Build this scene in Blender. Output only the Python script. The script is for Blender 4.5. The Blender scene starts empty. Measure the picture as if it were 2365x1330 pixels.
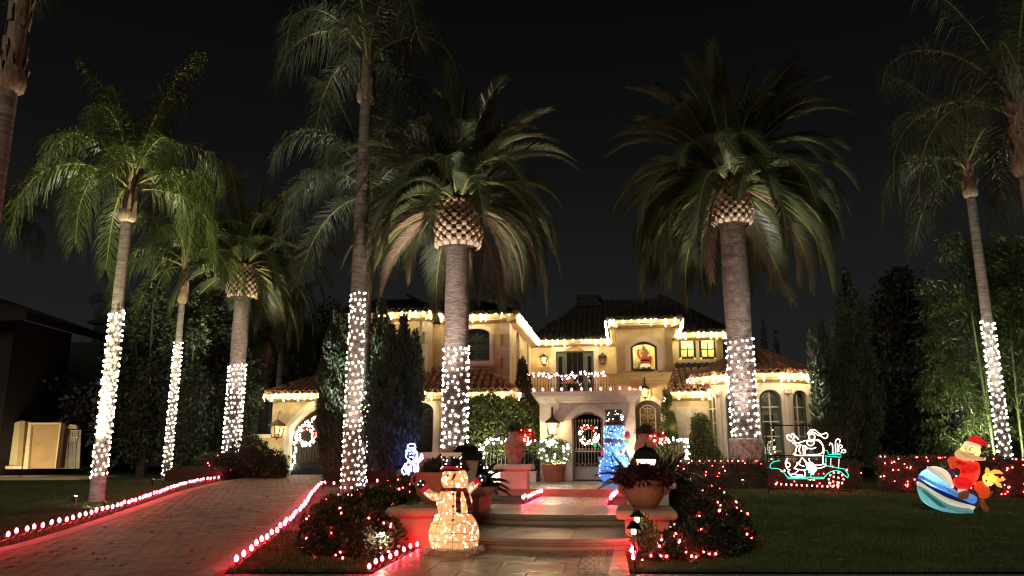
import bpy, math, random
import numpy as np
from mathutils import Vector, Matrix

random.seed(7)
RNG = np.random.default_rng(11)
PI = math.pi
sc = bpy.context.scene
COL = sc.collection

# ---------------------------------------------------------------- camera
F = 1777.0                      # focal length in pixels of a 2365 x 1330 frame
PITCH = math.atan(385 / F)
EYE = 1.6
cam_data = bpy.data.cameras.new("camera")
cam_data.sensor_width = 36.0
cam_data.lens = F / 2365 * 36.0
cam_data.clip_end = 2000.0
cam = bpy.data.objects.new("camera", cam_data)
cam.location = (0, 0, EYE)
cam.rotation_euler = (PI / 2 + PITCH, 0, 0)
COL.objects.link(cam)
sc.camera = cam

# ---------------------------------------------------------------- night sky, added soft fill sun, exposure
world = bpy.data.worlds.new("World")
sc.world = world
world.use_nodes = True
wn, wl = world.node_tree.nodes, world.node_tree.links
bg = wn["Background"]
tc = wn.new("ShaderNodeTexCoord")
sx = wn.new("ShaderNodeSeparateXYZ")
rp = wn.new("ShaderNodeValToRGB")
wl.new(tc.outputs["Generated"], sx.inputs[0])
wl.new(sx.outputs["Z"], rp.inputs[0])
wl.new(rp.outputs[0], bg.inputs["Color"])
e = rp.color_ramp.elements
e[0].position = 0.0; e[0].color = (.0112, .0114, .0112, 1)
e[1].position = 0.55; e[1].color = (.0016, .0017, .0018, 1)
k = e.new(0.2); k.color = (.0074, .0076, .0076, 1)
k = e.new(0.36); k.color = (.0034, .0035, .0036, 1)
bg.inputs["Strength"].default_value = 1.0

sun_d = bpy.data.lights.new("fill_sun", 'SUN')  # soft overall fill from the camera side, added to lift the scene
sun_d.energy = 0.50
sun_d.angle = math.radians(20)
sun_d.color = (1.0, .86, .68)
sun = bpy.data.objects.new("fill_sun", sun_d)
sun.rotation_euler = (math.radians(68), 0, math.radians(-22))
sun.location = (0, 0, 40)
COL.objects.link(sun)

sc.view_settings.view_transform = 'Standard'
sc.view_settings.look = 'None'
sc.view_settings.gamma = 1.0
sc.view_settings.exposure = 0.6
sc.view_settings.use_curve_mapping = False
sc.render.engine = 'CYCLES'
cy = sc.cycles
cy.use_denoising = True
try:
    cy.denoiser = 'OPENIMAGEDENOISE'
except Exception:
    pass
cy.max_bounces = 6
cy.diffuse_bounces = 3
cy.glossy_bounces = 3
cy.transmission_bounces = 4
cy.transparent_max_bounces = 12
cy.sample_clamp_indirect = 3.0
cy.sample_clamp_direct = 0.0
cy.caustics_reflective = False
cy.caustics_refractive = False
cy.use_light_tree = True
sc.cycles.filter_width = 1.3

# ---------------------------------------------------------------- picture point -> place in the world
CP, SP = math.cos(PITCH), math.sin(PITCH)
TH = math.radians(8.3)                       # the house is turned this much to the walk's axis
HX, HY, HZ = 2.43, 25.5, 0.70                # foot of the portico front


def ray(u, v):
    xc = (u - 1182.5) / F; yc = (665 - v) / F
    return xc, CP - yc * SP, SP + yc * CP


def at(u, v, Y):
    r = ray(u, v); t = Y / r[1]
    return Vector((r[0] * t, Y, EYE + r[2] * t))


def G(y):
    return -.135 + .03 * min(max(y, 9.5), 31.2)


def gp(u, v, dz=0.0):
    """point of the sloping front garden seen at a picture point"""
    r = ray(u, v); m = r[2] / r[1]
    Y = (EYE + .135) / (.03 - m)
    if Y > 31.2: Y = (G(40) - EYE) / m
    if Y < 9.5: Y = (G(0) - EYE) / m
    return Vector((r[0] / r[1] * Y, Y, G(Y) + dz))


def zp(u, v, z):
    r = ray(u, v); t = (z - EYE) / r[2]
    return Vector((r[0] * t, r[1] * t, z))


def ath(u, v, d):
    """house coordinates (x, z) of a picture point lying on the house plane y = d"""
    r = ray(u, v); s, c = math.sin(TH), math.cos(TH)
    t = (d + HX * s + HY * c) / (r[0] * s + r[1] * c)
    X, Y, Z = r[0] * t, r[1] * t, EYE + r[2] * t
    return (X - HX) * c - (Y - HY) * s, Z - HZ


def hw(x, y, z):
    s, c = math.sin(TH), math.cos(TH)
    return Vector((HX + x * c + y * s, HY - x * s + y * c, z + HZ))


# ---------------------------------------------------------------- materials
MATS = {}


def _node_base(name):
    m = bpy.data.materials.new(name)
    m.use_nodes = True
    nt = m.node_tree
    b = nt.nodes["Principled BSDF"]
    return m, nt, b


def mat(name, col, rough=.7, var=.18, scale=6.0, bump=.0, bscale=40.0, metal=0.0, spec=.5, col2=None, coat=0.0,
        stretch=(1, 1, 1), detail=6.0, island=0.0, trans=0.0, rvar=0.0, patch=0.0, pscale=.7):
    if name in MATS: return MATS[name]
    m, nt, b = _node_base(name)
    N, L = nt.nodes, nt.links
    t = N.new("ShaderNodeTexCoord"); mp = N.new("ShaderNodeMapping")
    mp.inputs["Scale"].default_value = stretch
    L.new(t.outputs["Object"], mp.inputs["Vector"])
    nz = N.new("ShaderNodeTexNoise"); nz.inputs["Scale"].default_value = scale; nz.inputs["Detail"].default_value = detail
    nz.inputs["Roughness"].default_value = .62
    L.new(mp.outputs[0], nz.inputs["Vector"])
    r = N.new("ShaderNodeValToRGB")
    c1 = [max(0, c * (1 - var * 1.6)) for c in col]; c2 = col2 or [min(1, c * (1 + var * 1.4)) for c in col]
    r.color_ramp.elements[0].position = .3; r.color_ramp.elements[0].color = (*c1, 1)
    r.color_ramp.elements[1].position = .72; r.color_ramp.elements[1].color = (*c2, 1)
    L.new(nz.outputs["Fac"], r.inputs[0])
    out = r.outputs[0]
    if island:
        g = N.new("ShaderNodeNewGeometry"); hs = N.new("ShaderNodeHueSaturation"); mr = N.new("ShaderNodeMapRange")
        mr.inputs[3].default_value = 1 - island; mr.inputs[4].default_value = 1 + island
        L.new(g.outputs["Random Per Island"], mr.inputs[0]); L.new(mr.outputs[0], hs.inputs["Value"])
        mr2 = N.new("ShaderNodeMapRange"); mr2.inputs[3].default_value = .5 - island * .05; mr2.inputs[4].default_value = .5 + island * .05
        L.new(g.outputs["Random Per Island"], mr2.inputs[0]); L.new(mr2.outputs[0], hs.inputs["Hue"])
        L.new(out, hs.inputs["Color"]); out = hs.outputs[0]
    if patch:                                            # weathering that runs over many pieces
        g2 = N.new("ShaderNodeNewGeometry"); n3 = N.new("ShaderNodeTexNoise"); n3.inputs["Scale"].default_value = pscale; n3.inputs["Detail"].default_value = 7; n3.inputs["Roughness"].default_value = .68
        L.new(g2.outputs["Position"], n3.inputs["Vector"])
        m3 = N.new("ShaderNodeMapRange"); m3.inputs[1].default_value = .32; m3.inputs[2].default_value = .68; m3.inputs[3].default_value = 1 - patch; m3.inputs[4].default_value = 1 + patch * .6
        L.new(n3.outputs["Fac"], m3.inputs[0]); h3 = N.new("ShaderNodeHueSaturation"); L.new(m3.outputs[0], h3.inputs["Value"]); L.new(out, h3.inputs["Color"]); out = h3.outputs[0]
    L.new(out, b.inputs["Base Color"])
    b.inputs["Roughness"].default_value = rough
    if rvar:
        rr = N.new("ShaderNodeMapRange"); rr.inputs[1].default_value = .3; rr.inputs[2].default_value = .7
        rr.inputs[3].default_value = max(.04, rough - rvar); rr.inputs[4].default_value = min(1, rough + rvar)
        L.new(nz.outputs["Fac"], rr.inputs[0]); L.new(rr.outputs[0], b.inputs["Roughness"])
    b.inputs["Metallic"].default_value = metal
    b.inputs["Specular IOR Level"].default_value = spec
    b.inputs["Coat Weight"].default_value = coat
    if bump:
        n2 = N.new("ShaderNodeTexNoise"); n2.inputs["Scale"].default_value = bscale; n2.inputs["Detail"].default_value = 5
        L.new(mp.outputs[0], n2.inputs["Vector"])
        bp = N.new("ShaderNodeBump"); bp.inputs["Strength"].default_value = bump; bp.inputs["Distance"].default_value = .02
        L.new(n2.outputs["Fac"], bp.inputs["Height"]); L.new(bp.outputs[0], b.inputs["Normal"])
    if trans:
        tr = N.new("ShaderNodeBsdfTranslucent"); L.new(out, tr.inputs["Color"])
        mx = N.new("ShaderNodeMixShader"); mx.inputs[0].default_value = trans
        L.new(b.outputs[0], mx.inputs[1]); L.new(tr.outputs[0], mx.inputs[2])
        L.new(mx.outputs[0], N["Material Output"].inputs["Surface"])
    MATS[name] = m
    return m


def glow(name, col, strength):
    """a lamp bulb: it gives off its own light"""
    if name in MATS: return MATS[name]
    m, nt, b = _node_base(name)
    b.inputs["Base Color"].default_value = (*col, 1)
    b.inputs["Emission Color"].default_value = (*col, 1)
    b.inputs["Emission Strength"].default_value = strength
    b.inputs["Roughness"].default_value = .3
    m.cycles.emission_sampling = 'FRONT'
    MATS[name] = m
    return m


def shell(name, col, trans=.55, rough=.5, var=.08, scale=5.0, spec=.3):
    """thin cloth or frosted plastic lit from behind by the lamp inside it"""
    return mat(name, col, rough=rough, var=var, scale=scale, trans=trans, spec=spec)


def glass(name, tint=(.8, .85, .85), clear=.85):
    if name in MATS: return MATS[name]
    m, nt, b = _node_base(name)
    N, L = nt.nodes, nt.links
    tr = N.new("ShaderNodeBsdfTransparent"); tr.inputs[0].default_value = (*tint, 1)
    gl = N.new("ShaderNodeBsdfGlossy"); gl.inputs["Roughness"].default_value = .04
    nz = N.new("ShaderNodeTexNoise"); nz.inputs["Scale"].default_value = 3
    bp = N.new("ShaderNodeBump"); bp.inputs["Strength"].default_value = .05
    L.new(nz.outputs["Fac"], bp.inputs["Height"]); L.new(bp.outputs[0], gl.inputs["Normal"])
    mx = N.new("ShaderNodeMixShader"); mx.inputs[0].default_value = 1 - clear
    L.new(tr.outputs[0], mx.inputs[1]); L.new(gl.outputs[0], mx.inputs[2])
    L.new(mx.outputs[0], N["Material Output"].inputs["Surface"])
    MATS[name] = m
    return m


# ---------------------------------------------------------------- mesh building
class MB:
    def __init__(s): s.v = []; s.f = []
    def add(s, vs, fs):
        o = len(s.v); s.v.extend([tuple(p) for p in vs]); s.f.extend([tuple(i + o for i in f) for f in fs])
        return s
    def quad(s, a, b, c, d): return s.add([a, b, c, d], [(0, 1, 2, 3)])
    def box(s, c, d, rz=0.0, taper=1.0):
        hx, hy, hz = d[0] / 2, d[1] / 2, d[2] / 2; cz, sz = math.cos(rz), math.sin(rz); vs = []
        for z, k in ((-hz, 1), (hz, taper)):
            for x, y in ((-hx, -hy), (hx, -hy), (hx, hy), (-hx, hy)):
                x *= k; y *= k
                vs.append((c[0] + x * cz - y * sz, c[1] + x * sz + y * cz, c[2] + z))
        return s.add(vs, [(3, 2, 1, 0), (4, 5, 6, 7), (0, 1, 5, 4), (1, 2, 6, 5), (2, 3, 7, 6), (3, 0, 4, 7)])
    def tube(s, pts, r, n=6, cap=True, closed=False):
        pts = [Vector(p) for p in pts]; m = len(pts)
        rs = r if isinstance(r, (list, tuple)) else [r] * m
        vs = []; ref = Vector((0, 0, 1)); prev = None
        for i, p in enumerate(pts):
            if closed: d = pts[(i + 1) % m] - pts[i - 1]
            else: d = pts[min(i + 1, m - 1)] - pts[max(i - 1, 0)]
            if d.length < 1e-9: d = Vector((0, 0, 1))
            d.normalize()
            if prev is None:
                a = d.cross(ref)
                if a.length < .2: a = d.cross(Vector((1, 0, 0)))
            else:
                a = prev - d * prev.dot(d)
                if a.length < 1e-6: a = d.orthogonal()
            a.normalize(); prev = a; b = d.cross(a)
            for k in range(n):
                t = 2 * PI * k / n
                vs.append(p + (a * math.cos(t) + b * math.sin(t)) * rs[i])
        fs = []
        for i in range(m if closed else m - 1):
            j = (i + 1) % m
            for k in range(n):
                fs.append((i * n + k, i * n + (k + 1) % n, j * n + (k + 1) % n, j * n + k))
        if cap and not closed:
            fs.append(tuple(range(n - 1, -1, -1))); fs.append(tuple((m - 1) * n + k for k in range(n)))
        return s.add(vs, fs)
    def lathe(s, prof, n=16, c=(0, 0, 0), sq=(1, 1), cap=True):
        vs = []
        for r, z in prof:
            for k in range(n):
                t = 2 * PI * k / n
                vs.append((c[0] + r * math.cos(t) * sq[0], c[1] + r * math.sin(t) * sq[1], c[2] + z))
        fs = []
        for i in range(len(prof) - 1):
            for k in range(n):
                fs.append((i * n + k, i * n + (k + 1) % n, (i + 1) * n + (k + 1) % n, (i + 1) * n + k))
        if cap:
            fs.append(tuple(range(n - 1, -1, -1))); fs.append(tuple((len(prof) - 1) * n + k for k in range(n)))
        return s.add(vs, fs)
    def ell(s, c, r, nu=12, nv=8, M=None):
        vs = []; c = Vector(c)
        for j in range(nv + 1):
            ph = -PI / 2 + PI * j / nv
            for i in range(nu):
                t = 2 * PI * i / nu
                p = Vector((r[0] * math.cos(ph) * math.cos(t), r[1] * math.cos(ph) * math.sin(t), r[2] * math.sin(ph)))
                if M is not None: p = M @ p
                vs.append(c + p)
        fs = []
        for j in range(nv):
            for i in range(nu):
                a, b = j * nu + i, j * nu + (i + 1) % nu
                if j == 0: fs.append((a, b + nu, a + nu))
                elif j == nv - 1: fs.append((a, b, a + nu))
                else: fs.append((a, b, b + nu, a + nu))
        return s.add(vs, fs)
    def prism(s, poly, y0, y1):
        """outline in x, z pushed from y0 to y1"""
        n = len(poly)
        vs = [(x, y0, z) for x, z in poly] + [(x, y1, z) for x, z in poly]
        fs = [tuple(range(n)), tuple(range(2 * n - 1, n - 1, -1))]
        for i in range(n):
            j = (i + 1) % n
            fs.append((j, i, n + i, n + j))
        return s.add(vs, fs)
    def slab(s, poly, z0, z1):
        """outline in x, y from z0 up to z1 (z may be functions)"""
        n = len(poly)
        f0 = z0 if callable(z0) else (lambda x, y: z0); f1 = z1 if callable(z1) else (lambda x, y: z1)
        vs = [(x, y, f0(x, y)) for x, y in poly] + [(x, y, f1(x, y)) for x, y in poly]
        fs = [tuple(range(n - 1, -1, -1)), tuple(range(n, 2 * n))]
        for i in range(n):
            j = (i + 1) % n
            fs.append((i, j, n + j, n + i))
        return s.add(vs, fs)
    def ring(s, outer, inner, y0, y1, closed=False):
        """band between two outlines of the same length in x, z, pushed from y0 to y1"""
        n = len(outer)
        vs = []
        for y in (y0, y1):
            vs += [(x, y, z) for x, z in outer]; vs += [(x, y, z) for x, z in inner]
        fs = []; rng = range(n if closed else n - 1)
        for i in rng:
            j = (i + 1) % n
            fs += [(i, j, n + j, n + i), (2 * n + j, 2 * n + i, 3 * n + i, 3 * n + j), (j, i, 2 * n + i, 2 * n + j), (n + i, n + j, 3 * n + j, 3 * n + i)]
        if not closed:
            fs += [(0, n, 3 * n, 2 * n), (n - 1, 3 * n - 1, 4 * n - 1, 2 * n - 1)]
        return s.add(vs, fs)
    def build(s, name, m, parent=None, smooth=False):
        me = bpy.data.meshes.new(name)
        me.from_pydata(s.v, [], s.f)
        me.update()
        return link(name, me, m, parent, smooth)


def link(name, me, m, parent=None, smooth=False, loc=None, rot=None, scale=None):
    if m is not None and len(me.materials) == 0: me.materials.append(m)
    if smooth: me.shade_smooth()
    o = bpy.data.objects.new(name, me)
    COL.objects.link(o)
    if parent is not None: o.parent = parent
    if loc is not None: o.location = loc
    if rot is not None: o.rotation_euler = rot
    if scale is not None: o.scale = scale if not isinstance(scale, (int, float)) else (scale,) * 3
    return o


def tag(o, label=None, cat=None, group=None, kind=None):
    if label: o["label"] = label
    if cat: o["category"] = cat
    if group: o["group"] = group
    if kind: o["kind"] = kind
    return o


def thing(name, label, cat, loc=(0, 0, 0), rz=0.0, group=None):
    o = bpy.data.objects.new(name, None)
    o.empty_display_size = .2
    o.location = loc; o.rotation_euler = (0, 0, rz)
    COL.objects.link(o)
    return tag(o, label, cat, group)


def structure(mb, name, m, smooth=False):
    o = mb.build(name, m, None, smooth)
    o["kind"] = "structure"
    return o


def raw_mesh(name, V, Fc):
    """numpy verts (n,3), faces (m,k) all with k corners"""
    me = bpy.data.meshes.new(name)
    n, mm, kk = len(V), len(Fc), Fc.shape[1]
    me.vertices.add(n); me.vertices.foreach_set("co", np.ascontiguousarray(V, dtype=np.float32).ravel())
    me.loops.add(mm * kk); me.loops.foreach_set("vertex_index", np.ascontiguousarray(Fc, dtype=np.int32).ravel())
    me.polygons.add(mm)
    me.polygons.foreach_set("loop_start", np.arange(0, mm * kk, kk, dtype=np.int32))
    me.polygons.foreach_set("loop_total", np.full(mm, kk, dtype=np.int32))
    me.update(calc_edges=True)
    me.validate()
    return me


def leaves(name, P, D, L, W, parent=None, m=None, droop=0.0, kind=None):
    """one leaf blade per point: P base, D direction; a folded diamond of two triangles"""
    n = len(P)
    D = D / np.maximum(np.linalg.norm(D, axis=1, keepdims=True), 1e-6)
    R = RNG.normal(size=(n, 3))
    S = np.cross(D, R); S /= np.maximum(np.linalg.norm(S, axis=1, keepdims=True), 1e-6)
    L = np.broadcast_to(np.asarray(L, dtype=float), (n,))[:, None]; W = np.broadcast_to(np.asarray(W, dtype=float), (n,))[:, None]
    mid = P + D * L * .45
    tip = P + D * L
    tip[:, 2] -= droop * L[:, 0]
    V = np.stack([P, mid + S * W, tip, mid - S * W], 1).reshape(-1, 3)
    Fc = np.arange(4 * n).reshape(n, 4)
    o = link(name, raw_mesh(name, V, Fc), m, parent)
    if kind: o["kind"] = kind
    return o


def unit(n):
    d = RNG.normal(size=(n, 3)); return d / np.linalg.norm(d, axis=1, keepdims=True)


def joined(name, base_v, base_f, mats, m, parent=None, smooth=False, kind=None):
    """many copies of a small mesh in one mesh: mats (n,4,4)"""
    bv = np.asarray(base_v); n = len(mats); k = len(bv)
    Vh = np.concatenate([bv, np.ones((k, 1))], 1)
    V = np.einsum('nij,kj->nki', np.asarray(mats), Vh)[:, :, :3].reshape(-1, 3)
    fs = []
    for i in range(n):
        o = i * k
        fs.extend([tuple(q + o for q in f) for f in base_f])
    me = bpy.data.meshes.new(name); me.from_pydata(V.tolist(), [], fs); me.update()
    o = link(name, me, m, parent, smooth)
    if kind: o["kind"] = kind
    return o


def mesh_of(mb, name, m, smooth=False):
    me = bpy.data.meshes.new(name); me.from_pydata(mb.v, [], mb.f); me.update()
    me.materials.append(m)
    if smooth: me.shade_smooth()
    return me


def bulb_mesh(name, m, r, h=None):
    h = h or r
    mb = MB(); mb.ell((0, 0, 0), (r, r, h), 6, 4)
    return mesh_of(mb, name, m, True)
# ---------------------------------------------------------------- shared materials
M_STUCCO = mat("stucco", (.55, .42, .205), rough=.9, var=.16, scale=1.6, bump=.3, bscale=40, col2=(.62, .50, .27), patch=.22, pscale=.9)
M_STUCCO_GATE = mat("stucco_gate", (.56, .44, .20), rough=.9, var=.16, scale=1.3, bump=.25, bscale=50, col2=(.66, .55, .31), patch=.2, pscale=.9)
M_PORTICO = mat("portico_plaster", (.50, .38, .29), rough=.85, var=.14, scale=1.5, bump=.2, bscale=45, col2=(.62, .50, .40), patch=.2, pscale=1.1)
M_TRIM = mat("cast_stone_trim", (.60, .52, .40), rough=.8, var=.08, scale=3, bump=.1, bscale=70)
M_EAVE = mat("eave_paint", (.44, .34, .18), rough=.7, var=.1, scale=3)
M_CREAM = mat("cream_paint", (.72, .65, .50), rough=.6, var=.05, scale=3)
M_QUOIN = mat("quoin_stone", (.52, .45, .34), rough=.85, var=.14, scale=5, bump=.25, bscale=40)
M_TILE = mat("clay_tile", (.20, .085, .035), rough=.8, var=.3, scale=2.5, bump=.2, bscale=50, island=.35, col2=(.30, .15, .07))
M_TILE_DK = mat("unlit_clay_tile", (.016, .009, .007), rough=.95, var=.3, scale=2.5, island=.3)  # same clay tile with night shade put into its colour
M_DECK = mat("roof_deck", (.05, .03, .02), rough=.9)
M_GREEN = mat("sage_green_paint", (.055, .085, .055), rough=.45, var=.06, scale=4)
M_DKFRAME = mat("dark_bronze_frame", (.018, .018, .014), rough=.4, var=.1)
M_IRON = mat("wrought_iron", (.012, .010, .009), rough=.6, var=.25, scale=30, metal=.0)
M_IRON_LIT = mat("lit_iron", (.32, .29, .25), rough=.5, var=.2, scale=20, metal=.0)  # wrought iron lightened in its colour, as if lit from the front
M_BRONZE = mat("bronze_iron", (.05, .035, .022), rough=.5, var=.3, scale=20, metal=.4)
M_SHUTTER = mat("shutter_paint", (.20, .17, .12), rough=.5, var=.08)
M_WOOD = mat("dark_walnut", (.10, .045, .018), rough=.35, var=.3, scale=3, stretch=(1, 1, 6))
M_DARKIN = mat("passage_shade", (.012, .010, .008), rough=.9)
M_PANE = mat("dark_pane", (.010, .011, .012), rough=.05, var=.1, spec=.8)
M_GLASS = glass("window_glass")
M_LAWN = mat("lawn_green", (.028, .046, .012), rough=.9, var=.35, scale=1.1, bump=.8, bscale=160, col2=(.050, .075, .020), patch=.4, pscale=.6)
M_BLADE = mat("grass_blade", (.062, .098, .020), rough=.7, var=.2, scale=2, island=.5, patch=.4, pscale=.6)
M_SOIL = mat("bark_mulch", (.045, .026, .018), rough=.95, var=.4, scale=14, bump=.9, bscale=60)
M_PAVER = mat("clay_paver", (.27, .140, .070), rough=.62, var=.2, scale=3, bump=.35, bscale=60, island=.28, rvar=.12, patch=.38, pscale=.55)
M_JOINT = mat("sand_joint", (.07, .05, .04), rough=.95)
M_CURB = mat("concrete_band", (.30, .25, .20), rough=.75, var=.15, scale=4, bump=.2)
M_STONE = mat("travertine", (.40, .29, .18), rough=.34, var=.22, scale=2.2, bump=.10, bscale=9, stretch=(1, 3.4, 1), rvar=.16, col2=(.50, .38, .25), spec=.55, patch=.25, pscale=1.6)
M_STEP = mat("step_stone", (.38, .27, .17), rough=.42, var=.26, scale=1.4, bump=.10, bscale=10, stretch=(.6, 2.5, 2), rvar=.14, col2=(.44, .33, .21), patch=.28, pscale=1.5)
M_ASPHALT = mat("asphalt", (.05, .05, .05), rough=.85, var=.3, scale=20, bump=.4, bscale=90)
M_SIDEWALK = mat("sidewalk_concrete", (.24, .22, .19), rough=.8, var=.15, scale=4, bump=.25)
M_TERRA = mat("terracotta", (.40, .155, .075), rough=.7, var=.18, scale=4, bump=.15, bscale=40)
M_TERRA_OLD = mat("weathered_terracotta", (.36, .19, .14), rough=.8, var=.25, scale=8, bump=.35, bscale=30, col2=(.50, .33, .26))
M_PLINTH = mat("salmon_plaster", (.52, .29, .185), rough=.8, var=.12, scale=3, bump=.18, bscale=50)
M_WHITEPL = mat("white_plaster", (.62, .57, .50), rough=.8, var=.08, scale=3, bump=.12, bscale=50)
M_BLACK = mat("black_metal", (.012, .012, .012), rough=.4, var=.1, metal=.3)
M_WIRE = mat("green_wire", (.02, .035, .02), rough=.6, var=.1)
M_STAKE = mat("clear_stake", (.25, .10, .10), rough=.4, var=.05)
M_HEDGE = mat("hedge_leaf", (.030, .042, .016), rough=.5, var=.2, scale=3, island=.55, trans=.2, col2=(.055, .066, .026))
M_HEDGE_BR = mat("clipped_hedge_leaf", (.075, .055, .032), rough=.7, var=.25, scale=3, island=.5)
M_SHRUB = mat("bright_shrub_leaf", (.095, .125, .040), rough=.5, var=.2, scale=3, island=.45, trans=.25)
M_VINE = mat("vine_leaf", (.105, .135, .032), rough=.5, var=.2, scale=3, island=.5, trans=.25)
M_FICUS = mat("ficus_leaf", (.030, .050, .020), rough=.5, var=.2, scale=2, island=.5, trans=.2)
M_BAMBOO = mat("bamboo_leaf", (.060, .092, .024), rough=.5, var=.2, scale=2, island=.5, trans=.2)
M_CULM = mat("bamboo_culm", (.10, .13, .05), rough=.4, var=.2)
M_JUNIPER = mat("juniper_leaf", (.032, .054, .022), rough=.6, var=.2, scale=2, island=.5, trans=.1)
M_JUN_CORE = mat("juniper_wood", (.030, .026, .018), rough=.9)
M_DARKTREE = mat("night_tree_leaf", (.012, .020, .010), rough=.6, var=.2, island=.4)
M_TWIG = mat("twig", (.035, .026, .018), rough=.9)
M_BARK = mat("palm_bark", (.235, .195, .165), rough=.9, var=.38, scale=3.0, bump=.9, bscale=14, stretch=(1, 1, 6), col2=(.36, .31, .27))
M_BARK_C = mat("canary_bark", (.17, .125, .110), rough=.9, var=.5, scale=5, bump=1.0, bscale=16, stretch=(1, 1, 7), col2=(.29, .23, .205))
M_SHEATH = mat("palm_sheath", (.27, .20, .13), rough=.85, var=.4, scale=5, bump=.5, bscale=12, stretch=(3, 3, .6))
M_STUB = mat("leaf_base", (.33, .25, .185), rough=.85, var=.25, scale=4, island=.35)
M_FIBRE = mat("dark_fibre", (.035, .022, .014), rough=.95)
M_ROOTS = mat("root_mat", (.36, .31, .26), rough=.95, var=.5, scale=9, bump=1.0, bscale=18)
M_QFROND = mat("queen_frond", (.055, .090, .020), rough=.42, var=.2, scale=1.2, island=.3, trans=.2, col2=(.085, .12, .03))
M_QFROND_G = mat("queen_frond_grey", (.060, .078, .045), rough=.4, var=.2, scale=1.2, island=.3, trans=.15)
M_CFROND = mat("canary_frond", (.058, .080, .034), rough=.45, var=.2, scale=1.2, island=.3, trans=.12)
M_DRYFROND = mat("dry_frond", (.20, .14, .10), rough=.8, var=.2, scale=1.2, island=.3, trans=.1)
M_RED = mat("red_cloth", (.55, .02, .02), rough=.6)
M_GREY_WALL = mat("grey_gate_board", (.30, .28, .24), rough=.8, var=.15, scale=3)
M_TAN = mat("tan_stucco", (.40, .27, .13), rough=.9, var=.12, scale=2, bump=.2)
M_DKROOF = mat("dark_roof", (.005, .0045, .004), rough=.9)

L_WARM = glow("warm_white_bulb", (1.0, .79, .44), 200)
L_WHITE = glow("white_bulb", (1.0, .90, .66), 27)
L_COOL = glow("cool_white_bulb", (1.0, .93, .82), 27)
L_RED = glow("red_bulb", (1.0, .035, .065), 95)
L_REDMINI = glow("red_mini_bulb", (1.0, .055, .05), 46)
L_FLAME = glow("candle_bulb", (1.0, .72, .38), 30)

# ---------------------------------------------------------------- street, pavement, lawn
mb = MB(); mb.quad((-400, -300, -.12), (400, -300, -.12), (400, 900, -.12), (-400, 900, -.12))
structure(mb, "ground", M_SOIL)
mb = MB(); mb.box((0, -2, -.05), (240, 20.8, .1)); structure(mb, "street", M_ASPHALT)
mb = MB()
for i in range(-40, 40):
    mb.box((i * 1.5, 9.36, .075), (1.488, 1.5, .146))
structure(mb, "sidewalk", M_SIDEWALK)
mb = MB(); mb.box((0, 8.5, .07), (120, .2, .148)); structure(mb, "kerb", M_CURB)

xs = [-300, -120, -60] + [-30 + i * 1.0 for i in range(61)] + [60, 120, 300]
ys = [10.12, 10.6] + [11 + .7 * i for i in range(34)] + [40, 60, 120, 300, 600]
V = []
for y in ys:
    for x in xs:
        z = G(y) + .012 * math.sin(x * 1.7 + y) * math.sin(y * .9) * (1 if abs(x) < 40 else 0)
        V.append((x, y, z))
nx = len(xs)
Fq = [(j * nx + i, j * nx + i + 1, (j + 1) * nx + i + 1, (j + 1) * nx + i) for j in range(len(ys) - 1) for i in range(nx - 1)]
mb = MB(); mb.add(V, Fq)
structure(mb, "lawn", M_LAWN, True)


# ---------------------------------------------------------------- driveway of clay pavers
def poly_px(pts): return [gp(u, v) for u, v in pts]


DL = poly_px([(-420, 1330), (-180, 1306), (0, 1272), (110, 1242), (200, 1213), (330, 1168), (420, 1137), (515, 1114), (600, 1104), (664, 1099)])
DR = poly_px([(505, 1330), (560, 1297), (620, 1252), (668, 1207), (700, 1170), (722, 1142), (742, 1123), (790, 1110), (860, 1103), (880, 1100)])
DL.insert(0, Vector((DL[0].x - .5, 8.62, 0))); DR.insert(0, Vector((DR[0].x + .1, 8.62, 0)))


def drive_poly(inset=0.0):
    return [(p.x + inset, p.y) for p in DL] + [(p.x - inset, p.y) for p in reversed(DR)]


def inside(poly, x, y):
    c = False; j = len(poly) - 1
    for i in range(len(poly)):
        xi, yi = poly[i]; xj, yj = poly[j]
        if (yi > y) != (yj > y) and x < (xj - xi) * (y - yi) / (yj - yi) + xi: c = not c
        j = i
    return c


def row_span(poly, y):
    xs_ = []
    for i in range(len(poly)):
        (x1, y1), (x2, y2) = poly[i], poly[(i + 1) % len(poly)]
        if (y1 > y) != (y2 > y): xs_.append((x2 - x1) * (y - y1) / (y2 - y1) + x1)
    return (min(xs_), max(xs_)) if len(xs_) > 1 else None


dp = drive_poly()
mb = MB(); prevs = None
for i in range(117):
    y = 8.64 + i * .2
    s_ = row_span(dp, y)
    if s_ is None: prevs = None; continue
    if prevs: mb.quad((prevs[1], prevs[0], G(prevs[0]) + .018), (prevs[2], prevs[0], G(prevs[0]) + .018), (s_[1], y, G(y) + .018), (s_[0], y, G(y) + .018))
    prevs = (y, *s_)
driveway = structure(mb, "driveway", M_JOINT)
pm = MB(); pm.box((0, 0, -.02), (.232, .152, .04)); pm2 = MB()
pm2.add([(-.113, -.073, .006), (.113, -.073, .006), (.113, .073, .006), (-.113, .073, .006)] + [(-.117, -.077, 0), (.117, -.077, 0), (.117, .077, 0), (-.117, .077, 0), (-.117, -.077, -.04), (.117, -.077, -.04), (.117, .077, -.04), (-.117, .077, -.04)],
        [(0, 1, 2, 3), (4, 5, 1, 0), (5, 6, 2, 1), (6, 7, 3, 2), (7, 4, 0, 3), (8, 9, 5, 4), (9, 10, 6, 5), (10, 11, 7, 6), (11, 8, 4, 7)])
paver_me = mesh_of(pm2, "paver", M_PAVER)
rest = []; cand = []
ang = -.35
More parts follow.
